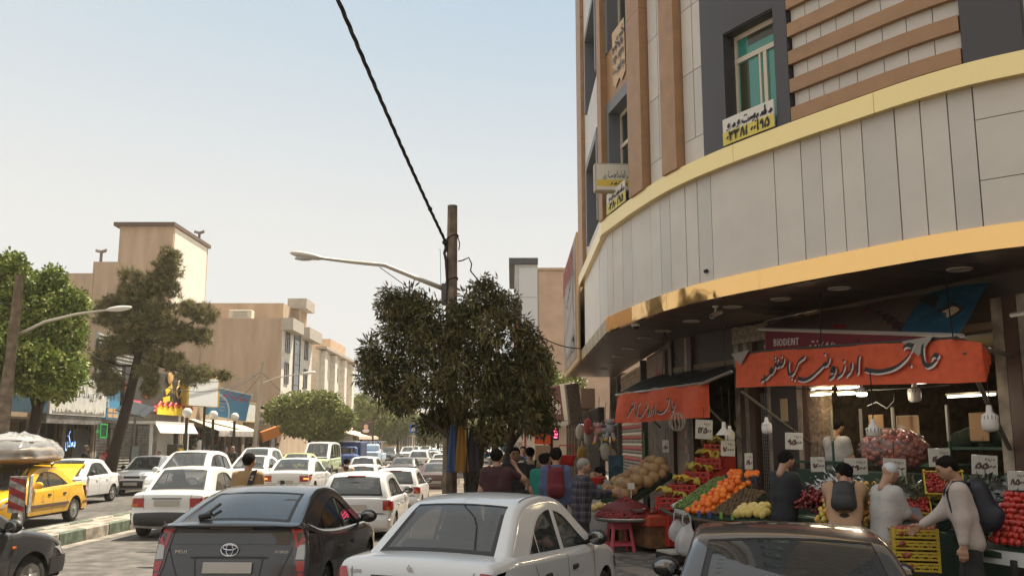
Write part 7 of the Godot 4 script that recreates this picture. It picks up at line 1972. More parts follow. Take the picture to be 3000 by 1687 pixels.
	var Q={"plum":[V(2.63,0.91,-15.5),V(2.79,0.89,-15.0),V(3.7,1.43,-15.3),V(3.4,1.33,-16.0)],"orange":[V(2.72,0.86,-14.95),V(3.04,0.86,-14.6),V(3.73,1.32,-14.9),V(3.52,1.31,-15.3)],"kiwi":[V(3.02,0.88,-14.5),V(3.32,0.88,-14.2),V(3.85,1.21,-14.4),V(3.59,1.24,-14.9)],"yel":[V(3.26,0.88,-13.95),V(3.6,0.88,-13.55),V(3.75,1.02,-13.9),V(3.42,0.99,-14.3)]}
	for k in Q:
		g=G.new();quadbox(g,Q[k],0.05);obj("tray",g,dgreen if k!="plum" else M("sheet_white",LC(0.5,0.48,0.45),0.7),st)
	g=G.new(true);g.tube([V(2.45,0.9,-15.7),V(2.55,0.84,-15.2),V(3.0,0.8,-14.35),V(3.7,0.8,-13.3)],0.035,6);obj("rim",g,wood,st)
	g=G.new();g.box(W(3.2,2.2,0.45),V(3.4,0.75,0.06),WB);obj("front_cloth",g,M("cloth_beige",LC(0.26,0.22,0.17),0.9,{"tex":"stain","scale":1.5}),st)
	for q in [[4.3,2.3],[3.0,2.3],[1.9,2.3]]:
		g=G.new();g.box(W(q[0],q[1],0.45),V(0.05,0.7,0.05),WB);obj("leg",g,wire,st)
	g=G.new(true);g.tube([V(2.62,0.94,-15.55),V(2.9,1.07,-15.75),V(3.4,1.36,-16.02)],[0.05,0.035,0.02],6);obj("cloth_edge",g,mats["sheet_white"],st)
	var bm=ballmesh(0.056,12,8,0.1)
	fill("orange","orange in the sloping heap on the left fruit stand","orange","oranges heaped on the left stand",Q["orange"],5,12,bm,[M("orange_a",LC(0.72,0.17,0.012),0.45,{"bump":0.05,"btex":"grain","scale":6.0}),M("orange_b",LC(0.66,0.13,0.012),0.45),M("orange_c",LC(0.78,0.22,0.02),0.45)],0.05,0.02)
	fill("orange","orange in the sloping heap on the left fruit stand","orange","oranges heaped on the left stand",[Q["orange"][0]+V(0.1,0.09,0),Q["orange"][1]+V(0.02,0.09,0),Q["orange"][2]+V(-0.1,0.07,0),Q["orange"][3]+V(0,0.07,0)],3,9,bm,[mats["orange_a"],mats["orange_b"],mats["orange_c"]],0.05,0.02)
	fill("kiwi","brown kiwi in the tray beside the oranges","kiwi","kiwis on the left stand",Q["kiwi"],7,12,ballmesh(0.036,9,6),[M("kiwi_a",LC(0.085,0.055,0.028),0.9),M("kiwi_b",LC(0.11,0.07,0.035),0.9)],0.03,0.012,1.0)
	fill("yellow_melon","pale yellow fruit at the front right of the left stand","fruit","pale yellow fruits on the left stand",Q["yel"],5,4,ballmesh(0.062,12,8,0.08),[M("yellow_a",LC(0.55,0.42,0.12),0.5),M("yellow_b",LC(0.6,0.46,0.18),0.5)],0.06,0.02)
	heap(st,"green_plums",1500,ballmesh(0.021,7,5),M("plum_vc",LC(1,1,1),0.4,{"vc":1}),[LC(0.1,0.17,0.025),LC(0.13,0.2,0.03),LC(0.08,0.13,0.02)],func():
		var u=rng.randf();var v=rng.randf();return Q["plum"][0].lerp(Q["plum"][1],u).lerp(Q["plum"][3].lerp(Q["plum"][2],u),v)+V(0,rng.randf_range(0.01,0.075),0))
	for e in [[V(3.6,1.34,-15.35),"left"],[V(3.78,1.34,-15.0),"right"]]:
		crate("dark blue crate of oranges at the top of the heap, %s one"%e[1],e[0],60,V(0.26,0.12,0.2),M("crate_navy",LC(0.02,0.025,0.045),0.5))
		fill("orange","orange in the %s dark blue crate at the top of the heap"%e[1],"orange","oranges in the %s dark blue crate"%e[1],[e[0]+V(-0.1,0.06,0.1),e[0]+V(0.1,0.06,0.1),e[0]+V(0.1,0.12,-0.05),e[0]+V(-0.1,0.12,-0.05)],3,2,bm,[mats["orange_a"],mats["orange_b"]],0.05,0.01)
	for k in 6:
		g=G.new();g.bev(V(2.86+k*0.14,0.9,-14.62+k*0.13),V(0.07,0.1,0.02),0.004,WB);var sb=obj("fruit_label",g,M("tag_green",LC(0.16,0.3,0.05),0.6) if k>1 else M("tag_blue",LC(0.03,0.06,0.2),0.6),st)
	var redc=M("crate_red",LC(0.42,0.03,0.02),0.5)
	var bn:=G.new(true)
	for k in 5:
		var a=(k - 2)*0.24
		var pts=[];var rs=[]
		for i in 6:
			var t=i/5.0
			pts.append(Basis(Vector3.UP,a)*V(0,0.07*sin(t*PI),-0.1+0.2*t))
			rs.append(0.021*sin(0.25+t*2.6))
		bn.tube(pts,rs,7)
	bn.st.generate_normals()
	var bmesh=bn.st.commit()
	var bms=[M("banana_a",LC(0.52,0.33,0.03),0.5),M("banana_b",LC(0.44,0.3,0.035),0.5),M("banana_c",LC(0.38,0.3,0.04),0.5)]
	var tiers=[[V(2.75,0.86,-16.4),0.55],[V(3.05,1.06,-16.7),0.55],[V(3.35,1.27,-17.0),0.55],[V(3.62,1.5,-17.3),0.55],[V(3.85,1.74,-17.6),0.5]]
	for i in 5:
		crate("red crate in the stepped banana display, %s from the bottom"%["first","second","third","fourth","fifth"][i],tiers[i][0],70,V(0.62,0.2,0.42),redc)
		g=G.new();g.box(tiers[i][0]+V(0,-0.3,-0.02),V(0.5,0.6,0.4),WB);obj("step_box",g,redc,st)
		for k in 7:
			var o=obj("banana_bunch",bmesh,bms[rng.randi()%3]);tag(o,"bunch of bananas on the %s red crate from the bottom"%["first","second","third","fourth","fifth"][i],"bananas","banana bunches on the %s red crate"%["first","second","third","fourth","fifth"][i])
			o.position=tiers[i][0]+WB*V(-0.22+(k%4)*0.15,0.2+0.05*(k/4)+rng.randf_range(0,0.03),-0.08+0.16*(k/4))
			o.rotation=V(rng.randf_range(-0.4,0.4),rng.randf_range(-1.2,1.2),rng.randf_range(-0.3,0.3));o.scale=Vector3.ONE*rng.randf_range(1.0,1.3)
	var ms=thing("melon_stand","dark tilted tray on legs heaped with tan melons by the shutter","fruit stand")
	var mq=[V(1.64,1.0,-17.6),V(1.97,0.92,-16.7),V(2.95,1.42,-17.5),V(2.75,1.48,-18.7)]
	g=G.new();quadbox(g,mq,0.1);obj("tray",g,dgreen,ms)
	for p in [[1.8,-17.5],[2.05,-16.9],[2.8,-17.7],[2.65,-18.5]]:
		g=G.new();g.box(V(p[0],0.5,p[1]),V(0.05,0.85,0.05));obj("leg",g,wire,ms)
	var mel=ballmesh(0.105,14,9)
	var mm_=[M("melon_a",LC(0.42,0.25,0.11),0.7,{"tex":"skin","scale":9.0}),M("melon_b",LC(0.38,0.215,0.1),0.7,{"tex":"skin","scale":8.0}),M("melon_c",LC(0.46,0.3,0.15),0.7,{"tex":"skin","scale":10.0})]
	fill("melon","tan netted melon on the tilted tray","melon","melons on the tilted tray",mq,5,7,mel,mm_,0.09,0.03,1.08)
	fill("melon","tan netted melon on the tilted tray","melon","melons on the tilted tray",[mq[0]+V(0.2,0.12,0),mq[1]+V(0.1,0.12,-0.1),mq[2]+V(-0.1,0.1,-0.1),mq[3]+V(0,0.1,0.1)],3,5,mel,mm_,0.1,0.03,1.08)
	var tb=thing("pink_stool","tall pink plastic stool under the round cherry tray","stool",V(1.86,0.12,-16.6),10)
	var pink=M("stool_pink",LC(0.55,0.075,0.11),0.45)
	g=G.new();g.bev(V(0,0.5,0),V(0.34,0.05,0.34),0.02);obj("seat",g,pink,tb)
	for x in [-1,1]:
		for z in [-1,1]:
			g=G.new();g.tube([V(0.14*x,0.5,0.14*z),V(0.2*x,0.0,0.2*z)],[0.032,0.036],6);obj("leg",g,pink,tb)
	for k in 4:
		g=G.new();g.box(Basis(Vector3.UP,k*PI/2)*V(0,0.14,0.185),V(0.34,0.05,0.02),Basis(Vector3.UP,k*PI/2));g.box(Basis(Vector3.UP,k*PI/2)*V(0,0.44,0.155),V(0.3,0.1,0.02),Basis(Vector3.UP,k*PI/2));obj("rail",g,pink,tb)
	var cy=thing("round_tray","wide round metal tray on the pink stool","tray",V(1.98,0.66,-16.7))
	g=G.new(true);g.lathe([Vector2(0.001,0.0),Vector2(0.5,0.0),Vector2(0.56,0.05),Vector2(0.57,0.05),Vector2(0.51,-0.02),Vector2(0.2,-0.03)],Vector3.ZERO,32);obj("dish",g,M("tray_metal",LC(0.4,0.38,0.37),0.35,{"metal":0.7}),cy)
	var cm=ballmesh(0.02,7,5)
	var ch=thing("cherry_heap","large heap of dark red cherries on the round tray","cherries",V(1.98,0.68,-16.7))
	heap(ch,"cherries",2600,cm,M("fruit_vc",LC(1,1,1),0.3,{"vc":1}),[LC(0.2,0.012,0.016),LC(0.28,0.02,0.02),LC(0.14,0.01,0.014)],func():
		var r=0.52*sqrt(rng.randf());var a=rng.randf()*TAU
		return V(r*cos(a),0.36*pow(maxf(0.0,1.0 - r/0.54),0.8)*rng.randf_range(0.75,1.0)+rng.randf_range(0.0,0.03),r*sin(a)))
	g=G.new(true);g.ball(V(0,0.1,0),V(0.45,0.2,0.45),16,8);obj("heap_core",g,M("cherry_core",LC(0.12,0.01,0.012),0.6),ch)
	var cdd=thing("price_stick","tiny white price tag on a stick in the cherry heap","price card",V(2.1,1.02,-16.8))
	g=G.new();g.box(V(0,0.2,0),V(0.12,0.11,0.008));g.box(V(0,0.07,0),V(0.014,0.16,0.01));obj("tag",g,M("card_white",LC(0.62,0.6,0.55),0.6),cdd)
	var sb2=thing("scoop_bowl","small clear scoop bowl lying in the cherry heap","bowl",V(2.15,0.84,-16.3))
	g=G.new(true);g.lathe([Vector2(0.001,-0.04),Vector2(0.09,-0.03),Vector2(0.14,0.03)],Vector3.ZERO,14);obj("bowl",g,M("bowl_clear",LC(0.4,0.34,0.34),0.15),sb2)
	tb=thing("cloth_table","low table with brown cloth and an orange red overcloth beside the round tray","table")
	g=G.new();g.box(V(2.55,0.47,-16.9),V(1.2,0.5,0.9),WB);obj("brown_cloth",g,M("cloth_brown",LC(0.28,0.13,0.05),0.9,{"tex":"stain","scale":2.0}),tb)
	g=G.new();g.bev(V(2.62,0.66,-16.7),V(0.85,0.2,1.0),0.03,WB);obj("red_cloth",g,M("cloth_red",LC(0.5,0.07,0.03),0.8,{"tex":"soft","scale":2.0}),tb)
	for p in [[2.1,-16.7],[2.8,-16.3],[2.9,-17.2]]:
		g=G.new();g.box(V(p[0],0.25,p[1]),V(0.04,0.45,0.04));obj("leg",g,wire,tb)
	var rd=thing("radish_heap","small heap of red brown fruit on the orange red cloth","fruit",V(2.72,0.78,-16.6))
	heap(rd,"fruits",160,ballmesh(0.035,8,5),mats["fruit_vc"],[LC(0.25,0.05,0.035),LC(0.2,0.08,0.05),LC(0.3,0.1,0.06)],func():return V(rng.randfn()*0.12,absf(rng.randfn())*0.05,rng.randfn()*0.12))
	var ym=thing("melon_pile","small pile of pale yellow melons at the left edge of the cherry tray","melons",V(1.55,0.84,-16.9))
	for k in 5:
		g=G.new(true);g.ball(V(-0.1+0.1*k,0.03*(k%2),-0.06*(k%3)),V(0.085,0.07,0.08));obj("melon",g,M("yellow_b",LC(0.6,0.46,0.18),0.5),ym)
	for e in [[V(2.6,0.62,-15.1),0.85,"smaller"],[V(2.66,0.52,-14.6),1.15,"larger"]]:
		var bg=thing("plastic_bag","%s white plastic bag hanging from the fruit stand rim"%e[2],"bag",e[0])
		g=G.new(true)
		rows=[]
		for i in 9:
			var t=i/8.0
			var row=[]
			for k in 24:
				var an=TAU*k/24
				var q=0.135*(1.0 - 0.62*smoothstep(0.45,1.0,t))*(0.55+0.45*smoothstep(0.0,0.18,t))
				var cx=signf(cos(an))*pow(absf(cos(an)),0.6);var cz=signf(sin(an))*pow(absf(sin(an)),0.6)
				var w=1.0+(0.05+0.16*t)*sin(an*6+t*3.0)+0.07*sin(an*11 - t*9.0)
				row.append(V(q*cx*w*1.1,-0.2+0.4*t+(0.03*sin(an*2) if i==8 else 0.0),q*cz*w*0.7)*e[1])
			rows.append(row)
		g.grid(rows,true);obj("sack",g,M("bag_white",LC(0.6,0.6,0.62),0.3,{"alpha":0.6}),bg)
		g=G.new(true)
		for x in [-0.06,0.06]: g.tube([V(x,0.15,0)*e[1],V(x*0.8,0.3,0)*e[1],V(x*0.2,0.36,0)*e[1]],0.012,5)
		obj("handle",g,mats["bag_white"],bg)
	var bx_=thing("low_bench","low black bench with a pale top on the pavement before the stand","bench",V(2.6,0.12,-14.9),20)
	g=G.new();g.box(V(0,0.2,0),V(0.55,0.03,0.5));obj("top",g,M("bench_top",LC(0.4,0.37,0.33),0.6),bx_)
	g=G.new();g.box(V(0,0.13,0),V(0.57,0.1,0.52));g.box(V(-0.24,0.04,0.2),V(0.05,0.1,0.05));g.box(V(0.24,0.04,0.2),V(0.05,0.1,0.05));obj("frame",g,wire,bx_)
	# ---- right part: apricots, shreds, strawberries, sacks, tomatoes, shelf ----
	st=thing("fruit_stand","long dark green stepped stand under the apricots, crates and tomatoes","fruit stand")
	var aq=[V(3.9,0.86,-12.45),V(4.36,0.86,-11.8),V(4.75,1.4,-12.3),V(4.3,1.4,-12.9)]
	g=G.new();quadbox(g,aq,0.06);obj("tray",g,dgreen,st)
	g=G.new();g.box(W(1.2,1.2,0.5),V(3.4,0.8,0.9),WB);obj("base",g,dgreen,st)
	g=G.new();g.box(W(1.6,0.35,1.0),V(4.2,1.1,0.7),WB);obj("back_step",g,M("step_green",LC(0.015,0.04,0.026),0.7),st)
	var apm=[M("apricot_a",LC(0.58,0.38,0.07),0.5),M("apricot_b",LC(0.62,0.33,0.06),0.5),M("apricot_c",LC(0.45,0.36,0.06),0.5),M("apricot_d",LC(0.6,0.2,0.06),0.5)]
	fill("apricot","yellow apricot in the heap below the white paper shreds","apricot","apricots in the heap",aq,9,11,ballmesh(0.034,10,7),[apm[0],apm[0],apm[1],apm[2],apm[0],apm[3]],0.03,0.012)
	fill("apricot","yellow apricot in the heap below the white paper shreds","apricot","apricots in the heap",[aq[0]+V(0.05,0.06,0),aq[1]+V(0,0.06,0),aq[2]+V(0,0.05,0),aq[3]+V(0,0.05,0)],8,9,ballmesh(0.034,10,7),[apm[0],apm[2],apm[1]],0.03,0.015)
	var sh=thing("paper_shreds","fluffy heap of white paper shreds above the apricots","paper shreds",V(4.38,1.36,-12.75))
	g=G.new()
	for k in 420:
		var c=V(rng.randfn()*0.14,absf(rng.randfn())*0.09,rng.randfn()*0.12)
		var d=V(rng.randfn(),rng.randfn(),rng.randfn()).normalized()*0.05
		g.q(c - d,c+V(0.004,0.008,0),c+d,c - V(0.004,0.008,0))
	obj("strips",g,M("paper_white",LC(0.6,0.6,0.64),0.8,{"back":0.4}),sh,{"kind":"stuff"})
	var gh=thing("grape_heap","dark red cherries in a heap behind the bending man","cherries",V(4.1,1.22,-12.9))
	heap(gh,"fruits",260,ballmesh(0.026,7,5),mats["fruit_vc"],[LC(0.2,0.015,0.02),LC(0.16,0.02,0.025)],func():return V(rng.randfn()*0.13,rng.randfn()*0.07,rng.randfn()*0.1))
	var ycr=M("crate_yellow",LC(0.5,0.36,0.03),0.5)
	for k in 4:
		crate("yellow slatted crate of red plums, %s of its stack"%["lowest","second","third","topmost"][k],V(4.58,0.56+k*0.12,-10.95),-16,V(0.46,0.1,0.34),ycr)
		var ph=thing("plum_layer","layer of red plums in the %s crate of the yellow stack"%["lowest","second","third","topmost"][k],"plums",V(4.58,0.6+k*0.12,-10.95))
		heap(ph,"plums",90 if k<3 else 170,ballmesh(0.027,8,5),mats["fruit_vc"],[LC(0.3,0.06,0.03),LC(0.36,0.1,0.04),LC(0.22,0.03,0.03)],func():return V(rng.randf_range(-0.2,0.2),rng.randf_range(0,0.03)+(0.05*rng.randf() if k==3 else 0.0),rng.randf_range(-0.15,0.15)))
	for e in [[V(4.95,1.12,-11.85),"open yellow crate of strawberries behind the crate stack",0.5],[V(5.42,1.42,-11.95),"tilted yellow crate of strawberries behind the man with the backpack",0.9]]:
		crate(e[1],e[0],-20,V(0.44,0.12,0.34),ycr,e[2])
		var ph=thing("strawberry_layer","strawberries filling the "+e[1].replace(" of strawberries","").replace("open ",""),"strawberries",e[0],-20)
		ph.rotation.x=e[2]
		heap(ph,"strawberries",200,ballmesh(0.022,7,5),mats["fruit_vc"],[LC(0.34,0.015,0.015),LC(0.28,0.02,0.02),LC(0.4,0.05,0.03)],func():return V(rng.randf_range(-0.2,0.2),rng.randf_range(0.08,0.13),rng.randf_range(-0.15,0.15)))
	var nb=thing("net_sheet","grey netting sheet over the tilted plums behind the crate stack","net",V(4.62,1.1,-11.3))
	g=G.new();g.box(V(0,0,0),V(0.5,0.01,0.4),Basis(V(1,0,0),0.6));obj("sheet",g,M("net_grey",LC(0.2,0.21,0.22),0.7,{"tex":"grain","scale":6.0}),nb)
	var ob=thing("orange_box","orange plastic box with dark handle holes under the crate stack","box",V(4.6,0.12,-10.95),-16)
	g=G.new();g.bev(V(0,0.2,0),V(0.46,0.4,0.34),0.03);obj("shell",g,M("box_amber",LC(0.5,0.22,0.015),0.5),ob)
	g=G.new();g.bev(V(-0.12,0.14,0.17),V(0.09,0.14,0.012),0.02);g.bev(V(0.14,0.14,0.17),V(0.07,0.12,0.012),0.02);g.box(V(0,0.425,0),V(0.5,0.03,0.36));obj("hole",g,wire,ob)
	for e in [[V(5.0,1.18,-12.2),V(0.42,0.27,0.3),LC(0.13,0.14,0.08),"big clear plastic sack of greens behind the man in the white cap"],[V(5.75,1.18,-11.3),V(0.5,0.34,0.32),LC(0.035,0.05,0.03),"large clear sack of dark greens beside the tomatoes"],[V(5.3,1.88,-13.1),V(0.45,0.27,0.3),LC(0.36,0.1,0.075),"tall clear sack of pink onions on the green shelf"]]:
		var sk=thing("clear_sack",e[3],"sack",e[0])
		var fn:=FastNoiseLite.new();fn.frequency=2.0
		var onion=e[2].r>0.3
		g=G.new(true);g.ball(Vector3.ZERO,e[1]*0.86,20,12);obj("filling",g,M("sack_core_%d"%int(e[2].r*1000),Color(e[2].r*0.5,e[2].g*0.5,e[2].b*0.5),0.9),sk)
		heap(sk,"onions" if onion else "greens",420,ballmesh(0.036,8,6) if onion else sprig(5,0.14,0.022,31,0.2),mats["fruit_vc"],[e[2],Color(e[2].r*1.3,e[2].g*1.5,e[2].b*1.4),Color(e[2].r*0.7,e[2].g*0.6,e[2].b*0.6)],func():
			var d=V(rng.randfn(),rng.randfn(),rng.randfn()).normalized()
			return d*e[1]*(0.93+0.12*fn.get_noise_3dv(d*1.2+e[0])))
		g=G.new(true)
		rows=[]
		for i in 15:
			var row=[]
			for j in 30:
				var an=TAU*j/30;var th=PI*i/14
				var d=V(sin(th)*cos(an),cos(th),sin(th)*sin(an))
				row.append(d*e[1]*(1.08+0.16*fn.get_noise_3dv(d*1.2+e[0])+0.05*sin(an*9+th*6)+0.05*fn.get_noise_3dv(d*5.0)))
			rows.append(row)
		g.grid(rows,true);obj("film",g,M("sack_film",LC(0.5,0.5,0.5),0.15,{"alpha":0.08,"spec":1.0}),sk)
		g=G.new(true);g.tube([V(0.1,e[1].y*0.9,0),V(0.14,e[1].y*1.25,0)],[0.1,0.03],8);obj("neck",g,mats["sack_film"],sk)
	var tq=[V(5.05,0.9,-10.2),V(5.35,0.9,-9.6),V(5.75,1.4,-10.2),V(5.55,1.4,-10.7)]
	var ts=thing("tomato_tray","white edged tilted tray holding the tomatoes at the right edge","tray")
	g=G.new();quadbox(g,[V(5.02,0.85,-10.25),V(5.4,0.85,-9.5),V(5.8,1.36,-10.15),V(5.55,1.36,-10.75)],0.06);obj("base",g,dgreen,ts)
	g=G.new();g.box(V(5.2,0.8,-9.87),V(0.95,0.14,0.03),WB);obj("white_edge",g,M("edge_white",LC(0.55,0.54,0.52),0.5),ts)
	for p in [[5.15,-9.9],[5.5,-9.7],[5.5,-10.5]]:
		g=G.new();g.box(V(p[0],0.42,p[1]),V(0.05,0.75,0.05));obj("leg",g,wire,ts)
	fill("tomato","red tomato on the tilted tray at the right edge","tomato","tomatoes at the right edge",tq,8,9,ballmesh(0.044,12,8,0.15),[M("tomato_a",LC(0.42,0.022,0.015),0.3),M("tomato_b",LC(0.36,0.02,0.012),0.3)],0.035,0.014,0.85)
	var gs=thing("green_shelf","dark green metal shelf frame with tall uprights across the shop front","shelf")
	var gm=M("shelf_green",LC(0.02,0.07,0.045),0.5)
	for q in [[3.4,0.2,1.66,1.9],[1.7,0.2,1.66,1.6],[0.8,-0.4,1.9,1.5]]:
		g=G.new();g.box(W(q[0],q[1],q[2]),V(q[3],0.04,0.06),WB);g.box(W(q[0],q[1] - 0.4,q[2]),V(q[3],0.03,0.8),WB);obj("board",g,gm,gs)
	for s in [3.3,2.6,1.9,0.85]:
		g=G.new();g.box(W(s,0.25,1.8),V(0.03,1.3,0.03),WB);obj("upright",g,gm,gs)
		g=G.new();g.box(W(s,0.255,2.25),V(0.035,0.5,0.036),WB);obj("sleeve",g,M("sleeve_pale",LC(0.32,0.29,0.25),0.5),gs)
	for e in [[W(2.9,-0.3,2.25),0.34,0.34,"square tan cardboard sheet hung on the shelf, left one"],[W(2.2,-0.3,2.22),0.44,0.32,"framed brown cork board hung on the shelf, centre one"],[W(0.95,-0.4,2.2),0.34,0.4,"tan cardboard sheet hung on the shelf, right one"]]:
		var cb=thing("card_sheet",e[3],"board",e[0]);cb.rotation.y=WB.get_euler().y
		g=G.new();g.bev(Vector3.ZERO,V(e[1],e[2],0.02),0.01);obj("sheet",g,M("card_tan",LC(0.36,0.22,0.12),0.8),cb)
		if e[1]>0.4:
			g=G.new()
			for q in [[0,0.16,0.46,0.02],[0,-0.16,0.46,0.02],[-0.22,0,0.02,0.34],[0.22,0,0.02,0.34]]: g.box(V(q[0],q[1],0.012),V(q[2],q[3],0.02))
			obj("frame",g,M("frame_pale",LC(0.4,0.32,0.22),0.6),cb)
	for k in 9:
		var c=W(1.5 - k*0.17,-0.6,2.0+0.05*(k%3))
		var cg=obj("green_sack",ballmesh(0.15,10,7),M("greens_dark",LC(0.02,0.03,0.018),0.9));tag(cg,"dark bundle of greens on the right shelf inside the market","greens","green bundles on the right shelf");cg.position=c
	for k in 2:
		var c=W(1.9 - k*0.25,0.25,1.78);var cb2=obj("cabbage",ballmesh(0.1,12,8),M("cabbage",LC(0.3,0.33,0.16),0.7));tag(cb2,"pale green cabbage on the shelf, %s of two"%["left","right"][k],"cabbage");cb2.position=c
	var js=thing("jar_shelf","shelf with honey jars at the back left of the banana shop","shelf")
	g=G.new();g.box(W(7.6,-0.2,1.85),V(0.8,0.03,0.3),WB);obj("board",g,M("shelf_wood",LC(0.13,0.085,0.05),0.7),js)
	for k in 3:
		g=G.new(true);g.lathe([Vector2(0.001,0),Vector2(0.07,0),Vector2(0.075,0.2),Vector2(0.05,0.24),Vector2(0.05,0.28),Vector2(0.001,0.28)],W(7.9 - k*0.24,-0.15,1.87),12);obj("jar",g,M("honey",LC(0.22,0.09,0.02),0.2),js)
	for k in 12:
		var o=obj("yellow_melon",ballmesh(0.11,12,8),M("melon_gold",LC(0.42,0.24,0.05),0.6));tag(o,"golden melon stacked high behind the bananas","melon","golden melons behind the bananas");o.position=W(6.6+(k%4)*0.22,-0.6,1.95+(k/4)*0.2)
	var nx=thing("red_awning","edge of a red awning with white rail at the right border of the picture","awning")
	g=G.new();g.q(W(-0.75,0.5,2.7),W(-3.5,0.5,2.7),W(-3.5,0.1,4.1),W(-0.7,0.1,4.1));obj("sheet",g,M("awning_red",LC(0.42,0.05,0.03),0.8),nx)
	g=G.new(true);g.tube([W(-0.6,0.55,3.55),W(-3.5,0.55,3.55)],0.03,6);obj("rail",g,mats["bar_white"],nx)
# ---------- shops on the right beyond the fruit market ----------
func right_shops():
	var wire=mats["wire_black"]
	var o=thing("shuttered_shop","shuttered shop with red and cream striped slats under the canopy","shop")
	var g=G.new()
	g.box(V(3.75,2.1,-22.9),V(0.3,4.2,4.0));g.box(V(3.9,2.1,-29.2),V(0.3,4.2,8.6));g.box(V(6.5,2.2,-33.4),V(6,4.4,0.3))
	obj("wall",g,M("wall_dark_tan",LC(0.16,0.115,0.085),0.8,{"tex":"stain","scale":0.6}),o)
	var n:=26
	for i in n:
		g=G.new()
		var y0=0.14+i*2.76/n;var y1=y0+2.76/n
		var z0=-25.9;var z1=-31.4;var x=3.68
		g.q(V(x,y0+0.01,z0),V(x - 0.035,(y0+y1)*0.5,z0),V(x - 0.035,(y0+y1)*0.5,z1),V(x,y0+0.01,z1))
		g.q(V(x - 0.035,(y0+y1)*0.5,z0),V(x,y1,z0),V(x,y1,z1),V(x - 0.035,(y0+y1)*0.5,z1))
		var red=i>11 and (i%3==0)
		var mid=i>11 and (i%3==1)
		obj("shutter_slat",g,M("slat_red",LC(0.42,0.06,0.05),0.6) if red else M("slat_cream",LC(0.58,0.5,0.38),0.6) if mid else M("slat_grey",LC(0.42,0.36,0.29),0.55,{"tex":"stain","scale":0.8}),o)
	for r in 9:
		for c in 12:
			g=G.new();g.bev(V(3.7,2.98+r*0.137,-26.05 - c*0.46 - (0.23 if r%2 else 0.0)),V(0.1,0.128,0.45),0.02);obj("block",g,M("block_tan",LC(0.36,0.28,0.2),0.8) if (r*5+c*3)%4 else M("block_tan2",LC(0.3,0.23,0.165),0.8),o)
	g=G.new();g.box(V(3.62,2.1,-25.75),V(0.16,4.2,0.18));g.box(V(3.62,2.1,-31.6),V(0.16,4.2,0.2));obj("shutter_rail",g,M("rail_dark",LC(0.06,0.05,0.045),0.6),o)
	g=G.new();g.box(V(3.58,1.9,-25.64),V(0.012,0.7,0.05));obj("green_notice",g,M("notice_green",LC(0.3,0.45,0.1),0.7),o)
	o=thing("shop_sign","brown shop sign with faded red script beside the block wall","sign")
	g=G.new();g.box(V(3.52,3.55,-22.6),V(0.1,1.0,2.8));obj("board",g,M("sign_brown",LC(0.13,0.08,0.055),0.6),o)
	var lf=Transform3D(Basis(V(0,0,1),Vector3.UP,V(-1,0,0)),V(3.455,3.45,-21.5))
	g=G.new();pen(g,"م و ب_1 ل",lf,0.6,1.5,1.3);obj("lettering",g,M("letter_dullred",LC(0.4,0.07,0.06),0.6),o)
	o=thing("hanging_poster","tall pale poster with grey swirls in a tan frame at the canopy's far end","poster")
	g=G.new();g.bev(V(1.86,6.0,-29.0),V(0.1,3.7,6.6),0.03);obj("frame",g,M("poster_frame",LC(0.5,0.34,0.18),0.6),o)
	g=G.new();g.box(V(1.8,6.0,-29.0),V(0.012,3.4,6.1));obj("sheet",g,M("poster_sheet",LC(0.6,0.48,0.4),0.7,{"tex":"stain","scale":Vector3(0.5,0.2,0.5)}),o)
	g=G.new();g.box(V(1.79,7.3,-29.6),V(0.012,0.8,4.9));obj("red_band",g,M("poster_red",LC(0.45,0.1,0.08),0.7,{"tex":"stain","scale":0.6}),o)
	g=G.new(true)
	for k in 7:
		var pts=[]
		for i in 12: pts.append(V(1.79,4.6+i*0.21,-27.0 - k*0.5+0.25*sin(i*0.7+k*0.4)))
		g.tube(pts,0.05,4)
	obj("swirl_print",g,M("swirl_grey",LC(0.42,0.4,0.4),0.7),o)
	o=thing("shop_sign","slanting dark red shop sign with cream corner beyond the canopy","sign",V(1.75,3.35,-36.5))
	var b=Basis(V(0,0,1),0.12)*Basis(V(0,1,0),-0.9)
	g=G.new();g.bev(Vector3.ZERO,V(2.2,1.55,0.2),0.03,b);obj("board",g,M("sign_maroon",LC(0.2,0.05,0.04),0.6,{"tex":"stain","scale":0.5}),o)
	g=G.new();g.box(b*V(0.75,0.1,0.06),V(0.6,1.4,0.12),b);g.box(b*V(-0.2,-0.7,0.08),V(1.7,0.16,0.1),b);obj("cream_edge",g,M("sign_cream",LC(0.5,0.44,0.34),0.6),o)
	g=G.new();pen(g,"ب_3و ش^3ا ک",Transform3D(b,b*V(0.3,-0.1,0.105)),0.6,1.2,1.2);obj("lettering",g,M("sign_cream",LC(0.5,0.44,0.34),0.6),o)
	o=thing("wooden_panel","weathered pale wooden panel hanging askew under the canopy end","panel",V(1.98,3.2,-30.2),30)
	g=G.new();g.bev(Vector3.ZERO,V(0.5,1.25,0.12),0.015,Basis(V(0,0,1),0.13));obj("panel",g,M("plank_pale",LC(0.42,0.34,0.25),0.8,{"tex":"bark","scale":Vector3(3,0.6,3)}),o)
	o=thing("advert_stand","orange advertising board with a dark blue oval on a brown box by the shops","advertisement",V(0.97,0.12,-30))
	g=G.new();g.bev(V(0,1.98,0),V(0.52,0.38,0.08),0.01);obj("board",g,M("ad_orange",LC(0.66,0.08,0.015),0.5),o)
	g=G.new();g.prism(PackedVector2Array([Vector2(0.26,2.17),Vector2(0.02,2.17),Vector2(0.26,2.05)]),Transform3D(Basis(),V(0,0,0.041)),0.004);obj("corner_print",g,M("ad_purple",LC(0.12,0.03,0.12),0.5),o)
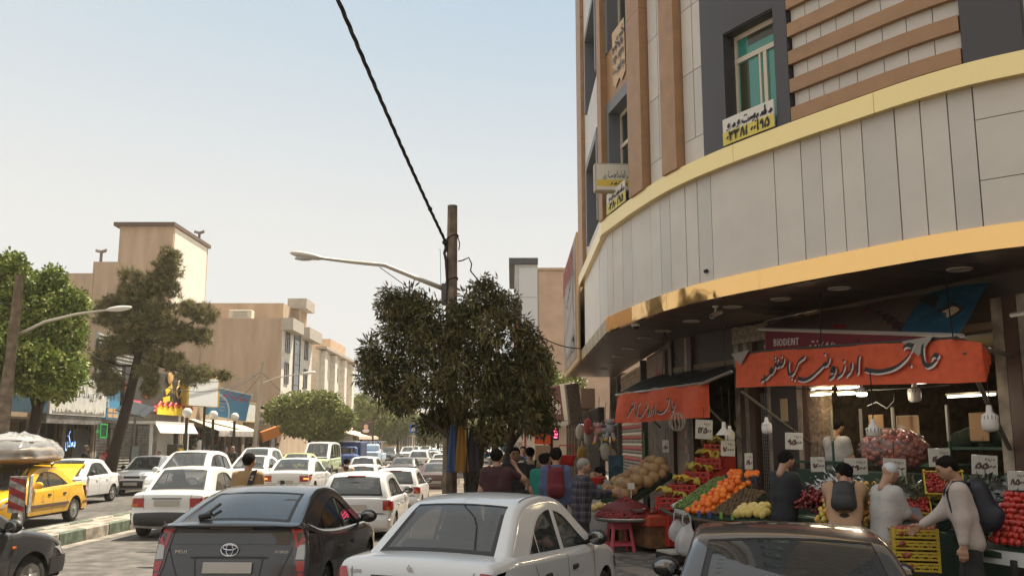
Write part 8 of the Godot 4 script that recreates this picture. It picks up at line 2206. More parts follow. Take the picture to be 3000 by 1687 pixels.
	g=G.new(true);g.ball(V(0.0,1.98,0.042),V(0.1,0.04,0.005),14,6);g.ball(V(-0.17,1.98,0.042),V(0.025,0.025,0.005),8,6);obj("oval_print",g,M("ad_navy",LC(0.02,0.02,0.09),0.5),o)
	g=G.new();g.bev(V(0,0.88,0),V(0.5,1.75,0.4),0.02);obj("box",g,M("ad_box",LC(0.32,0.2,0.11),0.7),o)
	for e in [["neon_sign","small red and pink neon sign beside the shop doorway",V(1.3,2.25,-28.2),M("neon_sign_pink",LC(1.0,0.1,0.2),0.4,{"emit":1.4}),0.1,0.34],["neon_sign","small white lit letter sign in the shop opening right of the red neon",V(1.9,2.28,-26.2),M("neon_sign_white",LC(0.6,0.65,0.9),0.4,{"emit":1.0}),0.12,0.4]]:
		o=thing(e[0],e[1],"sign",e[2])
		g=G.new();g.bev(Vector3.ZERO,V(e[4]+0.1,e[5]+0.1,0.05),0.01);obj("case",g,wire,o)
		g=G.new()
		for k in 4: g.box(V(0.02*(k%2),-e[5]*0.4+k*e[5]*0.27,0.03),V(e[4],e[5]*0.14,0.01))
		obj("glow_letter_sign",g,e[3],o)
	o=thing("goods_shop","narrow dark shop front with pale pillars and hanging household goods","shop")
	for k in 6:
		g=G.new();g.box(V(2.6,1.6,-33.8 - k*1.9),V(0.22,3.2,0.22));obj("pillar",g,M("pillar_pale",LC(0.34,0.26,0.19),0.7,{"tex":"stain","scale":0.8}),o)
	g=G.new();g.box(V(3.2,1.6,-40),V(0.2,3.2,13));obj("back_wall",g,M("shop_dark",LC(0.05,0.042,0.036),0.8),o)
	g=G.new();g.box(V(2.7,3.5,-40),V(0.5,0.7,13.4));obj("fascia",g,M("fascia_brown",LC(0.24,0.15,0.1),0.7),o)
	var pinkm=M("toy_pink",LC(0.55,0.26,0.24),0.8)
	var greym=M("toy_grey",LC(0.32,0.32,0.35),0.8)
	for e in [["pink soft toy hanging at the shop corner left of the shutter",V(1.83,2.18,-20.0),pinkm],["grey and pink soft toy hanging right of the pink one",V(2.03,2.25,-19.6),greym],["dusty green soft toy hanging below the grey one",V(1.95,2.06,-19.8),M("toy_green",LC(0.25,0.3,0.2),0.8)]]:
		o=thing("soft_toy",e[0],"toy",e[1])
		g=G.new(true);g.ball(V(0,0,0),V(0.09,0.12,0.08),12,8);g.ball(V(0,0.14,0.0),V(0.075,0.07,0.07),12,8);g.tube([V(-0.05,-0.08,0.03),V(-0.08,-0.2,0.06)],[0.04,0.035],8);g.tube([V(0.05,-0.08,0.03),V(0.08,-0.2,0.06)],[0.04,0.035],8);g.tube([V(-0.08,0.06,0.02),V(-0.17,0.1,0.05)],[0.03,0.025],8);g.tube([V(0.08,0.06,0.02),V(0.17,0.1,0.05)],[0.03,0.025],8);obj("body",g,e[2],o)
		g=G.new(true);g.ball(V(-0.08,0.17,0),V(0.035,0.05,0.015));g.ball(V(0.08,0.17,0),V(0.035,0.05,0.015));obj("ear",g,greym if e[2]==pinkm else pinkm,o)
		g=G.new(true);g.tube([V(0,0.2,0),V(0.03,0.75,0)],0.006,4);obj("cord",g,wire,o)
		g=G.new(true);g.ball(V(-0.085,-0.22,0.06),0.045);g.ball(V(0.085,-0.22,0.06),0.045);obj("foot",g,M("toy_yellow",LC(0.55,0.3,0.03),0.8),o)
	var bagm=[M("bag_cream",LC(0.42,0.36,0.28),0.8),M("bag_red",LC(0.34,0.05,0.045),0.7),M("bag_ochre",LC(0.32,0.19,0.04),0.8),M("bag_cream2",LC(0.36,0.33,0.29),0.8)]
	var k:=0
	for p in [[1.55,2.2,-21.4,0,"pale cloth bag hung leftmost by the dark shop opening"],[1.7,2.32,-21,1,"red bag hung above the pale bags"],[1.72,2.1,-21.2,3,"long pale cloth bag hung beside the toys"],[1.53,1.72,-20.8,2,"ochre bag hung low by the shop corner"],[1.95,1.78,-19.7,3,"grey bag with a strap hung under the toys"],[2.1,1.66,-19.9,0,"small cream bag hung lowest by the blue board"]]:
		o=thing("hanging_bag",p[4],"bag",V(p[0],p[1],p[2]))
		g=G.new(true);g.ball(Vector3.ZERO,V(0.11,0.19,0.06),12,8);obj("sack",g,bagm[p[3]],o)
		g=G.new(true);g.tube([V(-0.06,0.14,0),V(0,0.4,0),V(0.06,0.14,0)],0.01,4);obj("strap",g,wire,o)
	var rb=M("plastic_red",LC(0.5,0.035,0.03),0.4)
	for p in [[1.06,1.62,-18.6,0.2,"red plastic basket with a hoop handle hanging behind the plaid man"],[1.5,1.22,-18.0,0.26,"red plastic basin right of the plaid man"],[1.22,0.9,-17.8,0.26,"red plastic tub behind the plaid man's back"]]:
		o=thing("plastic_basin",p[4],"basin",V(p[0],p[1],p[2]))
		g=G.new(true);g.lathe([Vector2(0.001,-0.1),Vector2(p[3]*0.7,-0.1),Vector2(p[3]*0.95,0.1),Vector2(p[3]*1.05,0.11),Vector2(p[3]*1.0,0.09),Vector2(p[3]*0.72,-0.07)],Vector3.ZERO,20);obj("basin",g,rb,o)
		if p[3]<0.25:
			g=G.new(true);g.tube([V(-p[3],0.1,0),V(-p[3]*0.6,0.3,0),V(p[3]*0.6,0.3,0),V(p[3],0.1,0)],0.014,5);obj("handle",g,rb,o)
	o=thing("goods_table","white cloth covered table of household goods behind the plaid man","table",V(1.45,0.12,-18.1))
	g=G.new();g.bev(V(0,0.5,0),V(0.9,0.9,0.8),0.04);obj("cloth",g,M("cloth_white",LC(0.52,0.5,0.46),0.8),o)
	g=G.new(true);g.lathe([Vector2(0.13,0.0),Vector2(0.17,0.12),Vector2(0.18,0.12),Vector2(0.14,0.0)],V(0.15,0.96,0.1),16);obj("bowl",g,M("bowl_teal",LC(0.12,0.32,0.32),0.5),o)
	o=thing("blue_board","tall dull blue board leaning by the shutter behind the seated man","board",V(2.1,0.12,-19.2),10)
	g=G.new();g.box(V(0,0.8,0),V(0.3,1.6,0.05));obj("panel",g,M("board_blue",LC(0.06,0.14,0.2),0.7,{"tex":"stain","scale":2.0}),o)
	o=thing("towel_rack","black stand with blue, ochre and dark towels by the concrete pole","rack",V(-0.9,0.12,-16.9))
	g=G.new(true);g.tube([V(0.1,0,0),V(0.1,2.1,0)],0.02,6);g.tube([V(-0.2,2.1,0),V(0.25,2.1,0)],0.015,6);obj("stand",g,wire,o)
	for t in [[-0.16,M("towel_blue",LC(0.04,0.07,0.15),0.9),0.17],[0.0,M("towel_ochre",LC(0.26,0.13,0.02),0.9),0.2],[0.2,M("towel_dark",LC(0.03,0.025,0.03),0.9),0.2]]:
		g=G.new(true)
		var rows=[]
		for i in 10:
			var row=[]
			for j in 8: row.append(V(t[0]+(j/7.0 - 0.5)*t[2]*(0.55+0.09*i),2.15 - i*0.09,0.03+0.03*sin(j*1.9+t[0]*9)))
			rows.append(row)
		g.grid(rows);obj("towel",g,t[1],o)
	o=thing("toy_bundle","bundle of red, blue, white and green plastic toys tied to the second tree","toys",V(-0.45,1.75,-18.4))
	for i in 22:
		g=G.new(true);g.ball(V(rng.randfn()*0.11,rng.randfn()*0.15,rng.randfn()*0.06),V(rng.randf_range(0.03,0.06),rng.randf_range(0.03,0.07),0.04),9,6)
		obj("toy",g,[M("t_red",LC(0.5,0.04,0.05),0.4),M("t_blue",LC(0.1,0.3,0.45),0.4),M("t_white",LC(0.6,0.58,0.56),0.4),M("t_green",LC(0.25,0.4,0.06),0.4),mats["t_red"]][i%5],o)
	g=G.new(true);g.tube([V(0,-0.25,0),V(0.02,-0.6,0),V(0.0,-0.9,0)],[0.03,0.025,0.02],6);obj("blue_tail",g,mats["t_blue"],o)
	o=thing("pavement_bag","white sacks and small boxes set out at the foot of the trees","sacks",V(-0.75,0.12,-18.8))
	g=G.new(true);g.ball(V(0,0.35,0),V(0.16,0.4,0.15),12,8);obj("sack",g,mats["cloth_white"],o)
	g=G.new(true);g.ball(V(0.5,0.3,-0.2),V(0.14,0.32,0.12),12,8);obj("sack",g,M("sack_yellow",LC(0.42,0.4,0.2),0.8),o)
	g=G.new(true);g.ball(V(0.3,0.4,0.0),V(0.1,0.25,0.1),10,7);obj("dark_sack",g,wire,o)
# ---------- people ----------
class Field:
	var bones:=[]
	var k:=38.0
	func add(a: Vector3,b: Vector3,ra: float,rb:=-1.0):
		bones.append([a,b,ra,ra if rb<0.0 else rb])
	func mesh(cell: float) -> Array:
		var lo=Vector3.ONE*99.0;var hi=Vector3.ONE*-99.0
		for e in bones:
			var r=maxf(e[2],e[3])+0.03
			for p in [e[0],e[1]]:
				lo=lo.min(p - Vector3.ONE*r);hi=hi.max(p+Vector3.ONE*r)
		var n=((hi - lo)/cell).ceil()+Vector3.ONE*2.0
		var nx=int(n.x);var ny=int(n.y);var nz=int(n.z)
		var acc:=PackedFloat32Array();acc.resize(nx*ny*nz)
		for e in bones:
			var a: Vector3=e[0] - lo;var b: Vector3=e[1] - lo
			var ra: float=e[2];var rb: float=e[3]
			var ab=b - a;var l2=maxf(ab.length_squared(),0.000001)
			var m=maxf(ra,rb)+0.075
			var i0=(a.min(b) - Vector3.ONE*m)/cell;var i1=(a.max(b)+Vector3.ONE*m)/cell
			for z in range(maxi(0,int(i0.z)),mini(nz,int(i1.z)+2)):
				for y in range(maxi(0,int(i0.y)),mini(ny,int(i1.y)+2)):
					for x in range(maxi(0,int(i0.x)),mini(nx,int(i1.x)+2)):
						var p=Vector3(x,y,z)*cell
						var t=clampf((p - a).dot(ab)/l2,0.0,1.0)
						var d=(p - a - ab*t).length() - ra - (rb - ra)*t
						if d<0.12: acc[(z*ny+y)*nx+x]+=exp(-k*d)
		var ids:=PackedInt32Array();ids.resize(nx*ny*nz);ids.fill(-1)
		var vs:=PackedVector3Array()
		var off:=[0,1,nx,nx+1,nx*ny,nx*ny+1,nx*ny+nx,nx*ny+nx+1]
		var cor:=[Vector3(0,0,0),Vector3(1,0,0),Vector3(0,1,0),Vector3(1,1,0),Vector3(0,0,1),Vector3(1,0,1),Vector3(0,1,1),Vector3(1,1,1)]
		var edges:=[0,1,2,3,4,5,6,7,0,2,1,3,4,6,5,7,0,4,1,5,2,6,3,7]
		for z in nz - 1:
			for y in ny - 1:
				var base=(z*ny+y)*nx
				for x in nx - 1:
					var i=base+x
					var c:=0
					for q in 8:
						if acc[i+off[q]]>1.0: c+=1
					if c==0 or c==8: continue
					var s=Vector3.ZERO;var w:=0
					for e in range(0,24,2):
						var u=edges[e];var v=edges[e+1]
						var fu=acc[i+off[u]];var fv=acc[i+off[v]]
						if (fu>1.0)!=(fv>1.0):
							var lu=log(fu+0.00001);var lv=log(fv+0.00001)
							s+=cor[u].lerp(cor[v],clampf(lu/(lu - lv),0.0,1.0));w+=1
					ids[i]=vs.size()
					vs.append(lo+(Vector3(x,y,z)+s/w)*cell)
		var out:=PackedVector3Array()
		for z in range(1,nz - 1):
			for y in range(1,ny - 1):
				for x in range(1,nx - 1):
					var i=(z*ny+y)*nx+x
					var f=acc[i]>1.0
					for ax in 3:
						var st=[1,nx,nx*ny][ax]
						if f==(acc[i+st]>1.0): continue
						var s1=[nx,nx*ny,1][ax];var s2=[nx*ny,1,nx][ax]
						var q=[ids[i],ids[i - s1],ids[i - s1 - s2],ids[i - s2]]
						if q.min()<0: continue
						if f: q.reverse()
						for t in [0,1,2,0,2,3]: out.append(vs[q[t]])
		return [out]
var heads:={}
func tri_add(g: G,tris: PackedVector3Array,xf: Transform3D,colf: Callable):
	for p in tris:
		g.c(colf.call(p));g.st.add_vertex(xf*p)
	g.n+=tris.size()/3
func head_mesh() -> PackedVector3Array:
	if heads.has("head"):return heads["head"]
	var f:=Field.new();f.k=70.0
	f.add(V(0,0.035,0.02),V(0,0.04,-0.025),0.078,0.072)
	f.add(V(-0.028,-0.02,-0.04),V(0.028,-0.02,-0.04),0.046)
	f.add(V(0,-0.07,-0.05),V(0,-0.04,-0.03),0.034,0.05)
	f.add(V(-0.03,-0.06,-0.01),V(0.03,-0.06,-0.01),0.036)
	f.add(V(0,-0.022,-0.108),V(0,0.02,-0.092),0.013,0.007)
	f.add(V(-0.035,0.028,-0.082),V(0.035,0.028,-0.082),0.012)
	f.add(V(-0.016,-0.058,-0.084),V(0.016,-0.058,-0.084),0.009)
	for s in [-1,1]: f.add(V(0.078*s,0.012,0.012),V(0.084*s,-0.02,0.002),0.014,0.01)
	f.add(V(0,-0.06,0.02),V(0,-0.2,0.03),0.05,0.056)
	heads["head"]=f.mesh(0.0085)[0]
	return heads["head"]
func hair_mesh(kind: int) -> PackedVector3Array:
	var key="hair%d"%kind
	if heads.has(key): return heads[key]
	var f:=Field.new();f.k=60.0
	match kind:
		0,1:
			f.add(V(0,0.06,0.02),V(0,0.062,-0.03),0.07,0.062);f.add(V(-0.03,0.03,0.045),V(0.03,0.03,0.045),0.062)
			f.add(V(-0.035,0.05,-0.0),V(0.035,0.05,-0.0),0.055);f.add(V(-0.02,-0.03,0.055),V(0.02,-0.03,0.055),0.036)
			if kind==1: f.add(V(-0.03,0.09,-0.045),V(0.03,0.1,-0.03),0.04)
		2:
			f.add(V(0,0.07,0.01),V(0,0.065,-0.02),0.068,0.066);f.add(V(-0.03,0.055,0.02),V(0.03,0.055,0.02),0.068)
		3:
			f.add(V(0,0.04,0.02),V(0,0.04,-0.02),0.092,0.086);f.add(V(0,-0.1,0.03),V(0,-0.05,0.02),0.08,0.09);f.add(V(-0.1,-0.2,0.02),V(0.1,-0.2,0.02),0.07)
	heads[key]=f.mesh(0.011)[0]
	return heads[key]
func hand_mesh() -> PackedVector3Array:
	if heads.has("hand"):return heads["hand"]
	var f:=Field.new();f.k=170.0
	for q in [-0.03,-0.01,0.01,0.03]: f.add(V(0,0.0,q*0.7),V(0,-0.075,q),0.015,0.013)
	var ln=[0.068,0.078,0.072,0.056]
	for i in 4:
		var z=-0.033+0.022*i
		var a=V(0,-0.08,z);var b=a+V(-0.006,-ln[i]*0.5,-0.001+0.002*i);var c=b+V(-0.018,-ln[i]*0.5,0)
		f.add(a+V(0,0.015,0),b,0.0098,0.0088);f.add(b,c,0.0088,0.0075)
	f.add(V(-0.004,-0.02,-0.025),V(-0.012,-0.055,-0.052),0.0135,0.011);f.add(V(-0.012,-0.055,-0.052),V(-0.018,-0.088,-0.058),0.0105,0.0085)
	f.add(V(0,0.05,0),V(0,0.0,0),0.024,0.022)
	heads["hand"]=f.mesh(0.0055)[0]
	return heads["hand"]
func person(label: String,at: Vector3,yaw: float,h: float,o:={}) -> Node3D:
	var root=thing("person",label,"person",at,yaw,o.get("group",""))
	var k=h/1.75
	var cell: float=o.get("cell",0.024)
	var lean: float=o.get("lean",0.03)
	var hipy=o.get("hip",0.93)
	var tb=Basis(Vector3.RIGHT,-lean)*Basis(Vector3.UP,o.get("twist",0.0))
	var hip=V(0,hipy,0)
	var T=func(p: Vector3) -> Vector3: return (hip+tb*p)*k
	var neck=T.call(V(0,0.53,0.0))
	var hd=T.call(V(0,0.69,-0.025))
	var sk:=Field.new();var sh:=Field.new();var tr:=Field.new();var so:=Field.new()
	var slim: float=o.get("girth",1.0)
	var pad: float=o.get("pad",0.013)
	for s in [-1.0,1.0]:
		sk.add(T.call(V(0.07*s,0.05,0)),T.call(V(0.095*s,0.36,0.0)),0.1*k*slim,0.105*k*slim)
		sh.add(T.call(V(0.075*s,o.get("hem",-0.06),0)),T.call(V(0.085*s,0.2,0.0)),(0.108*slim+pad)*k,(0.1*slim+pad)*k);sh.add(T.call(V(0.085*s,0.2,0)),T.call(V(0.1*s,0.36,0.0)),(0.1*slim+pad)*k,(0.102*slim+pad)*k)
		sk.add(T.call(V(0.09*s,0.44,0)),T.call(V(0.17*s,0.46,0)),0.06*k,0.055*k);sh.add(T.call(V(0.05*s,0.48,0.005)),T.call(V(0.17*s,0.455,0)),0.052*k,(0.06+pad)*k)
	sk.add(T.call(V(0,0.44,0)),neck+V(0,0.05,0)*k,0.06*k,0.054*k)
	sh.add(T.call(V(0,0.44,0.01)),T.call(V(0,0.49,0.012)),0.075*k,0.06*k)
	var hands=[]
	for i in 2:
		var s=-1.0 if i==0 else 1.0
		var ap=o.get("al" if i==0 else "ar",[0.05,0.12,0.15])
		var sp=T.call(V(0.185*s,0.45,0))
		var ub=(tb if o.get("armt",0) else Basis())*Basis(Vector3.FORWARD,-ap[1]*s)*Basis(Vector3.RIGHT,ap[0])
		var el=sp+ub*V(0,-0.29,0)*k
		var fb=ub*Basis(Vector3.RIGHT,ap[2])*Basis(Vector3.UP,(ap[3] if ap.size()>3 else 0.0)*s)
		if ap.size()>4: fb=ub*Basis(Vector3.FORWARD,ap[4]*s)*Basis(Vector3.RIGHT,ap[2])
		var wr=el+fb*V(0,-0.25,0)*k
		sk.add(sp,el,0.052*k,0.042*k);sk.add(el,wr,0.043*k,0.027*k)
		var sl=o.get("sleeve",0.6)
		if sl<=1.0: sh.add(sp,sp.lerp(el,sl),(0.06+pad)*k,(0.055+pad)*k)
		else:
			sh.add(sp,el,(0.056+pad)*k,(0.045+pad)*k);sh.add(el,el.lerp(wr,sl - 1.0),(0.046+pad)*k,(0.033+pad)*k)
		hands.append([wr,fb,s])
		var lp=o.get("ll" if i==0 else "lr",[0.06*s,0.06])
		var hp=(hip+V(0.09*s,-0.02,0))*k
		var lb=Basis(Vector3.FORWARD,-0.04*s+(lp[2] if lp.size()>2 else 0.0)*-s)*Basis(Vector3.RIGHT,lp[0])
		var kn=hp+lb*V(0,-0.43,0)*k
		var kb=lb*Basis(Vector3.RIGHT,-lp[1])
		var an=kn+kb*V(0,-0.41,0)*k
		sk.add(hp,kn,0.08*k,0.055*k);sk.add(kn,an,0.055*k,0.038*k)
		tr.add(hp,kn,0.097*k,0.072*k);tr.add(kn,an,0.072*k,0.06*k)
		tr.add((hip+V(0.055*s,0.03,0))*k,hp,0.094*k*slim,0.096*k)
		sk.add(an,an+V(0,-0.04,-0.05)*k,0.04*k,0.04*k)
		so.add(an+V(0,-0.045,0.03)*k,an+V(0.01*s,-0.055,-0.15)*k,0.045*k,0.036*k)
	var skin: Color=o.get("skin",LC(0.36,0.2,0.13))
	var g:=G.new(true)
	var plainc=func(p): return skin
	tri_add(g,sk.mesh(cell)[0],Transform3D(),plainc)
	var hb=Basis(Vector3.UP,o.get("hy",0.0))*Basis(Vector3.RIGHT,o.get("hp",0.0) - lean*o.get("hl",0.6))
	var hx=Transform3D(hb.scaled(Vector3.ONE*k*1.04),hd)
	var dark=LC(0.03,0.02,0.018)
	var beard=o.get("beard",0.0)
	tri_add(g,head_mesh(),hx,func(p):
		if p.z<-0.05 and absf(absf(p.x) - 0.032)<0.016 and absf(p.y - 0.012)<0.008: return LC(0.05,0.035,0.03)
		if p.z<-0.05 and absf(absf(p.x) - 0.034)<0.02 and absf(p.y - 0.034)<0.006: return dark
		if p.z<-0.07 and absf(p.x)<0.022 and absf(p.y+0.058)<0.007: return skin.lerp(LC(0.3,0.08,0.07),0.6)
		if beard>0.0 and p.y<-0.035 and p.z<0.0 and p.y>-0.11: return skin.lerp(dark,beard)
		return skin)
	for hnd in hands:
		var fb: Basis=hnd[1]
		tri_add(g,hand_mesh(),Transform3D((fb*Basis.from_scale(V(hnd[2],1,1))).scaled(Vector3.ONE*k),hnd[0]+fb*V(0,-0.03,0)*k),plainc)
	obj("body",g,M("skin",LC(1,1,1),0.55,{"vc":1}),root)
	g=G.new(true);tri_add(g,sh.mesh(cell)[0],Transform3D(),plainc);obj("shirt",g,o.get("shirt"),root)
	g=G.new(true);tri_add(g,tr.mesh(cell)[0],Transform3D(),plainc);obj("trousers",g,o.get("trousers",M("cloth_black",LC(0.018,0.017,0.018),0.85)),root)
	g=G.new(true);tri_add(g,so.mesh(cell)[0],Transform3D(),plainc);obj("shoes",g,M("shoe_dark",LC(0.025,0.02,0.018),0.6),root)
	g=G.new(true);tri_add(g,hair_mesh(o.get("hair",0)),hx,plainc);obj("hair" if o.get("hair",0)<2 else ("cap" if o.get("hair",0)==2 else "headscarf"),g,o.get("hairm",M("hair_black",LC(0.009,0.0075,0.007),0.9,{"spec":0.2,"bump":0.8,"btex":"bark","scale":9.0})),root)
	root.set_meta("k",0);root.remove_meta("k")
	return root
func backpack(label: String,p: Node3D,h: float,mat: Material,s: Vector3,lean:=0.0,zoff:=0.0):
	var o=thing("backpack",label,"backpack",p.position,rad_to_deg(p.rotation.y))
	var k=h/1.75
	var hip=V(0,0.93,0)*k
	var tb=Basis(Vector3.RIGHT,-lean)
	var f:=Field.new();f.k=45.0
	var r=s.z*0.5
	for x in [-1.0,-0.33,0.33,1.0]: f.add(V(x*(s.x*0.5 - r),-s.y*0.5+r,r*0.6),V(x*(s.x*0.5 - r)*0.85,s.y*0.5 - r,r*0.3),r*0.95,r*0.8)
	f.add(V(-s.x*0.24,-s.y*0.2,r*1.3),V(s.x*0.24,-s.y*0.2,r*1.3),r*0.6)
	var g:=G.new(true)
	var xf=Transform3D(tb,hip+tb*V(0,0.26,0.13+zoff)*k)
	tri_add(g,f.mesh(0.02)[0],xf,func(p_):return LC(1,1,1));obj("sack",g,mat,o)
	for sx in [-1.0,1.0]:
		g=G.new(true)
		g.tube([xf*V(0.1*sx,s.y*0.42,-0.02),hip+tb*V(0.115*sx,0.53,0.06)*k,hip+tb*V(0.125*sx,0.545,-0.02)*k,hip+tb*V(0.125*sx,0.45,-0.115)*k,hip+tb*V(0.14*sx,0.25,-0.12)*k,xf*V(0.13*sx,-s.y*0.3,-0.02)],0.02,6)
		obj("strap",g,mat,o)
func plaid() -> Material:
	if mats.has("plaid"):return mats["plaid"]
	var im=Image.create(64,64,false,Image.FORMAT_RGB8)
	for y in 64:
		for x in 64:
			var c=Color(0.2,0.2,0.26)
			if x%32<12: c=c.lerp(Color(0.07,0.07,0.12),0.6)
			if y%32<12: c=c.lerp(Color(0.07,0.07,0.12),0.6)
			if x%32 in [18,19,25] or y%32 in [18,19,25]: c=c.lerp(Color(0.6,0.55,0.52),0.65)
			if x%32==29 or y%32==29: c=c.lerp(Color(0.4,0.15,0.15),0.5)
			im.set_pixel(x,y,c)
	var m=img_mat("plaid",im,0.85)
	m.uv1_triplanar=true;m.uv1_scale=Vector3.ONE*4.5
	return m
func cloth(key: String,c: Color) -> Material: return M("wear_"+key,c,0.85,{"bump":1.6,"btex":"stain","scale":2.2,"world":false,"rim":0.15})
func people():
	var black=M("cloth_black",LC(0.018,0.017,0.018),0.85)
	var jeans=cloth("jeans",LC(0.03,0.035,0.05))
	var grey=M("hair_grey",LC(0.22,0.21,0.2),0.7)
	var p
	p=person("man in a tan shirt seen from behind, standing among the cars",V(-4.45,0,-16),-4,1.8,{"shirt":cloth("tan",LC(0.3,0.19,0.09)),"sleeve":0.75,"hy":-0.25,"al":[0.15,0.2,0.4],"ar":[0.1,0.2,0.3],"cell":0.02})
	var o=thing("bag_strap","black bag strap with white marks over the tan shirted man's right shoulder","strap",V(-4.45,0,-16),-4)
	var g=G.new(true)
	var rows=[]
	for i in 11:
		var t=i/10.0
		var c=V(lerpf(0.15,0.04,t),lerpf(1.52,1.05,t),0.1+0.065*sin(minf(t*2.2,1.57)))
		rows.append([c+V(-0.05,-0.01,0),c+V(0,0.0,0.008),c+V(0.05,0.015,-0.004)])
	g.grid(rows);obj("band",g,black,o)
	g=G.new()
	for i in [2,3,7]: g.box(rows[i][1]+V(0,0,0.01),V(0.05,0.014,0.004),Basis(V(0,0,1),0.3));g.box(rows[i][1]+V(0.01,-0.02,0.01),V(0.03,0.01,0.004))
	obj("white_mark",g,M("card_white",LC(0.62,0.6,0.55),0.6),o)
	p=person("man in a dark maroon t-shirt holding a phone to his ear",V(-0.24,0.12,-15.2),4,1.76,{"shirt":cloth("maroon",LC(0.045,0.014,0.016)),"al":[0.05,0.22,0.12],"ar":[0.35,1.15,2.2,0,0.9],"girth":1.12,"hair":0,"hy":-0.35})
	o=thing("phone","dark phone held to the ear of the man in maroon","phone",V(-0.05,1.72,-15.22),20)
	g=G.new();g.bev(Vector3.ZERO,V(0.012,0.14,0.07),0.004);obj("case",g,black,o)
	p=person("man in dark clothes with a shoulder bag just behind the man in maroon",V(0.05,0.12,-18),185,1.76,{"shirt":cloth("charcoal",LC(0.03,0.03,0.034)),"al":[0.3,0.1,1.0],"ar":[0.1,0.15,0.3],"sleeve":0.6,"trousers":jeans})
	o=thing("shoulder_bag","dark shoulder bag carried by the man behind the man in maroon","bag",V(0.2,0.95,-17.85),0)
	g=G.new();g.bev(Vector3.ZERO,V(0.28,0.3,0.12),0.04);obj("sack",g,M("bag_dark",LC(0.03,0.028,0.028),0.7),o)
	p=person("man in a cream shirt walking away with a small black backpack",V(0.39,0.12,-20.5),3,1.75,{"shirt":cloth("cream",LC(0.5,0.4,0.3)),"sleeve":0.7,"trousers":jeans,"ll":[0.3,0.2],"lr":[-0.25,0.15],"cell":0.028})
	backpack("small patterned black backpack on the man in the cream shirt",p,1.75,M("pack_black",LC(0.03,0.03,0.035),0.7,{"tex":"bark","scale":7.0}),V(0.28,0.4,0.16))
	p=person("boy in a teal t-shirt walking away beside the man with the red backpack",V(0.57,0.12,-17),0,1.66,{"shirt":cloth("teal",LC(0.015,0.2,0.16)),"al":[0.1,0.12,0.2],"ar":[-0.2,0.12,0.2],"ll":[0.2,0.15],"lr":[-0.15,0.1]})
	p=person("man in a blue shirt walking away under a dark red backpack",V(0.75,0.12,-16.2),-4,1.76,{"shirt":cloth("denim",LC(0.075,0.1,0.19)),"sleeve":1.9,"al":[0.12,0.14,0.25],"ar":[-0.12,0.14,0.15],"ll":[-0.2,0.12],"lr":[0.22,0.12],"hair":1})
	backpack("dark red backpack on the man in the blue shirt",p,1.76,cloth("packred",LC(0.13,0.012,0.018)),V(0.32,0.5,0.18))
	p=person("man facing the viewer half hidden behind the blue shirted man",V(0.66,0.12,-17.9),170,1.66,{"shirt":cloth("charcoal",LC(0.03,0.03,0.034)),"cell":0.03})
	p=person("grey haired man in a plaid shirt standing sideways by the white car",V(1.06,0.12,-14.6),-75,1.62,{"shirt":plaid(),"sleeve":1.85,"al":[0.75,0.1,1.0],"ar":[0.75,0.1,0.95],"hairm":grey,"girth":1.08,"hem":-0.14,"hy":-0.2,"hp":-0.1,"cell":0.02,"pad":0.02})
	p=person("young seated man in a white shirt resting his chin on his hand",V(1.95,0.0,-18.3),75,1.7,{"shirt":cloth("white",LC(0.5,0.49,0.52)),"hip":0.78,"lean":0.35,"al":[0.9,0.1,2.2],"ar":[0.7,0.1,1.2],"ll":[1.45,1.45],"lr":[1.4,1.45],"trousers":cloth("khaki",LC(0.28,0.22,0.15)),"hair":1,"beard":0.5,"hy":0.3})
	o=thing("box_stool","low box seat under the young man in white","stool",V(2.0,0.12,-18.3))
	g=G.new();g.bev(V(0,0.28,0),V(0.4,0.55,0.4),0.02);obj("box",g,mats["shelf_wood"],o)
	p=person("man in a black shirt reaching into the stand beside the oranges",V(3.75,0.12,-13.15),-65,1.75,{"shirt":cloth("black",LC(0.012,0.013,0.017)),"sleeve":0.95,"al":[0.55,0.1,0.7],"ar":[0.5,0.12,0.8],"girth":1.1,"lean":0.06,"hp":-0.35,"cell":0.02})
	p=person("man in light brown bending over the stand with a black bag",V(4.0,0.12,-11.5),-22,1.74,{"shirt":cloth("lightbrown",LC(0.36,0.22,0.13)),"lean":0.6,"sleeve":0.7,"al":[0.9,0.1,0.5],"ar":[0.8,0.1,0.6],"hy":0.7,"cell":0.02})
	backpack("black bag with looped straps on the bending man's back",p,1.74,M("pack_plain",LC(0.02,0.02,0.022),0.6),V(0.3,0.4,0.15),0.6)
	p=person("man in a white shirt and white cap picking fruit with both hands",V(4.42,0.12,-11.35),-78,1.62,{"shirt":cloth("offwhite",LC(0.4,0.38,0.355)),"sleeve":0.95,"al":[0.6,0.05,0.75],"ar":[0.45,0.08,0.75],"hair":2,"hairm":M("cap_white",LC(0.5,0.5,0.52),0.8),"girth":1.15,"lean":0.12,"hp":-0.35,"cell":0.018,"pad":0.02,"hem":-0.12})
	p=person("man in a beige long sleeved shirt with a dark blue backpack leaning over the crates",V(4.86,0.12,-10.2),72,1.74,{"shirt":cloth("beige",LC(0.42,0.355,0.32)),"sleeve":1.93,"al":[-0.05,0.1,0.12],"ar":[0.5,0.05,0.5],"lean":0.2,"hp":-0.3,"cell":0.018,"pad":0.018,"hem":-0.1})
	backpack("big dark blue patterned backpack on the man in beige",p,1.74,M("pack_blue",LC(0.03,0.035,0.06),0.6,{"tex":"bark","scale":5.0}),V(0.36,0.56,0.24),0.2,0.02)
	p=person("man in a grey white t-shirt working inside the market",V(5.35,0.62,-15.6),-60,1.74,{"shirt":cloth("greywhite",LC(0.36,0.35,0.36)),"al":[0.3,0.1,0.4],"ar":[0.3,0.12,0.5],"cell":0.028,"hp":-0.3})
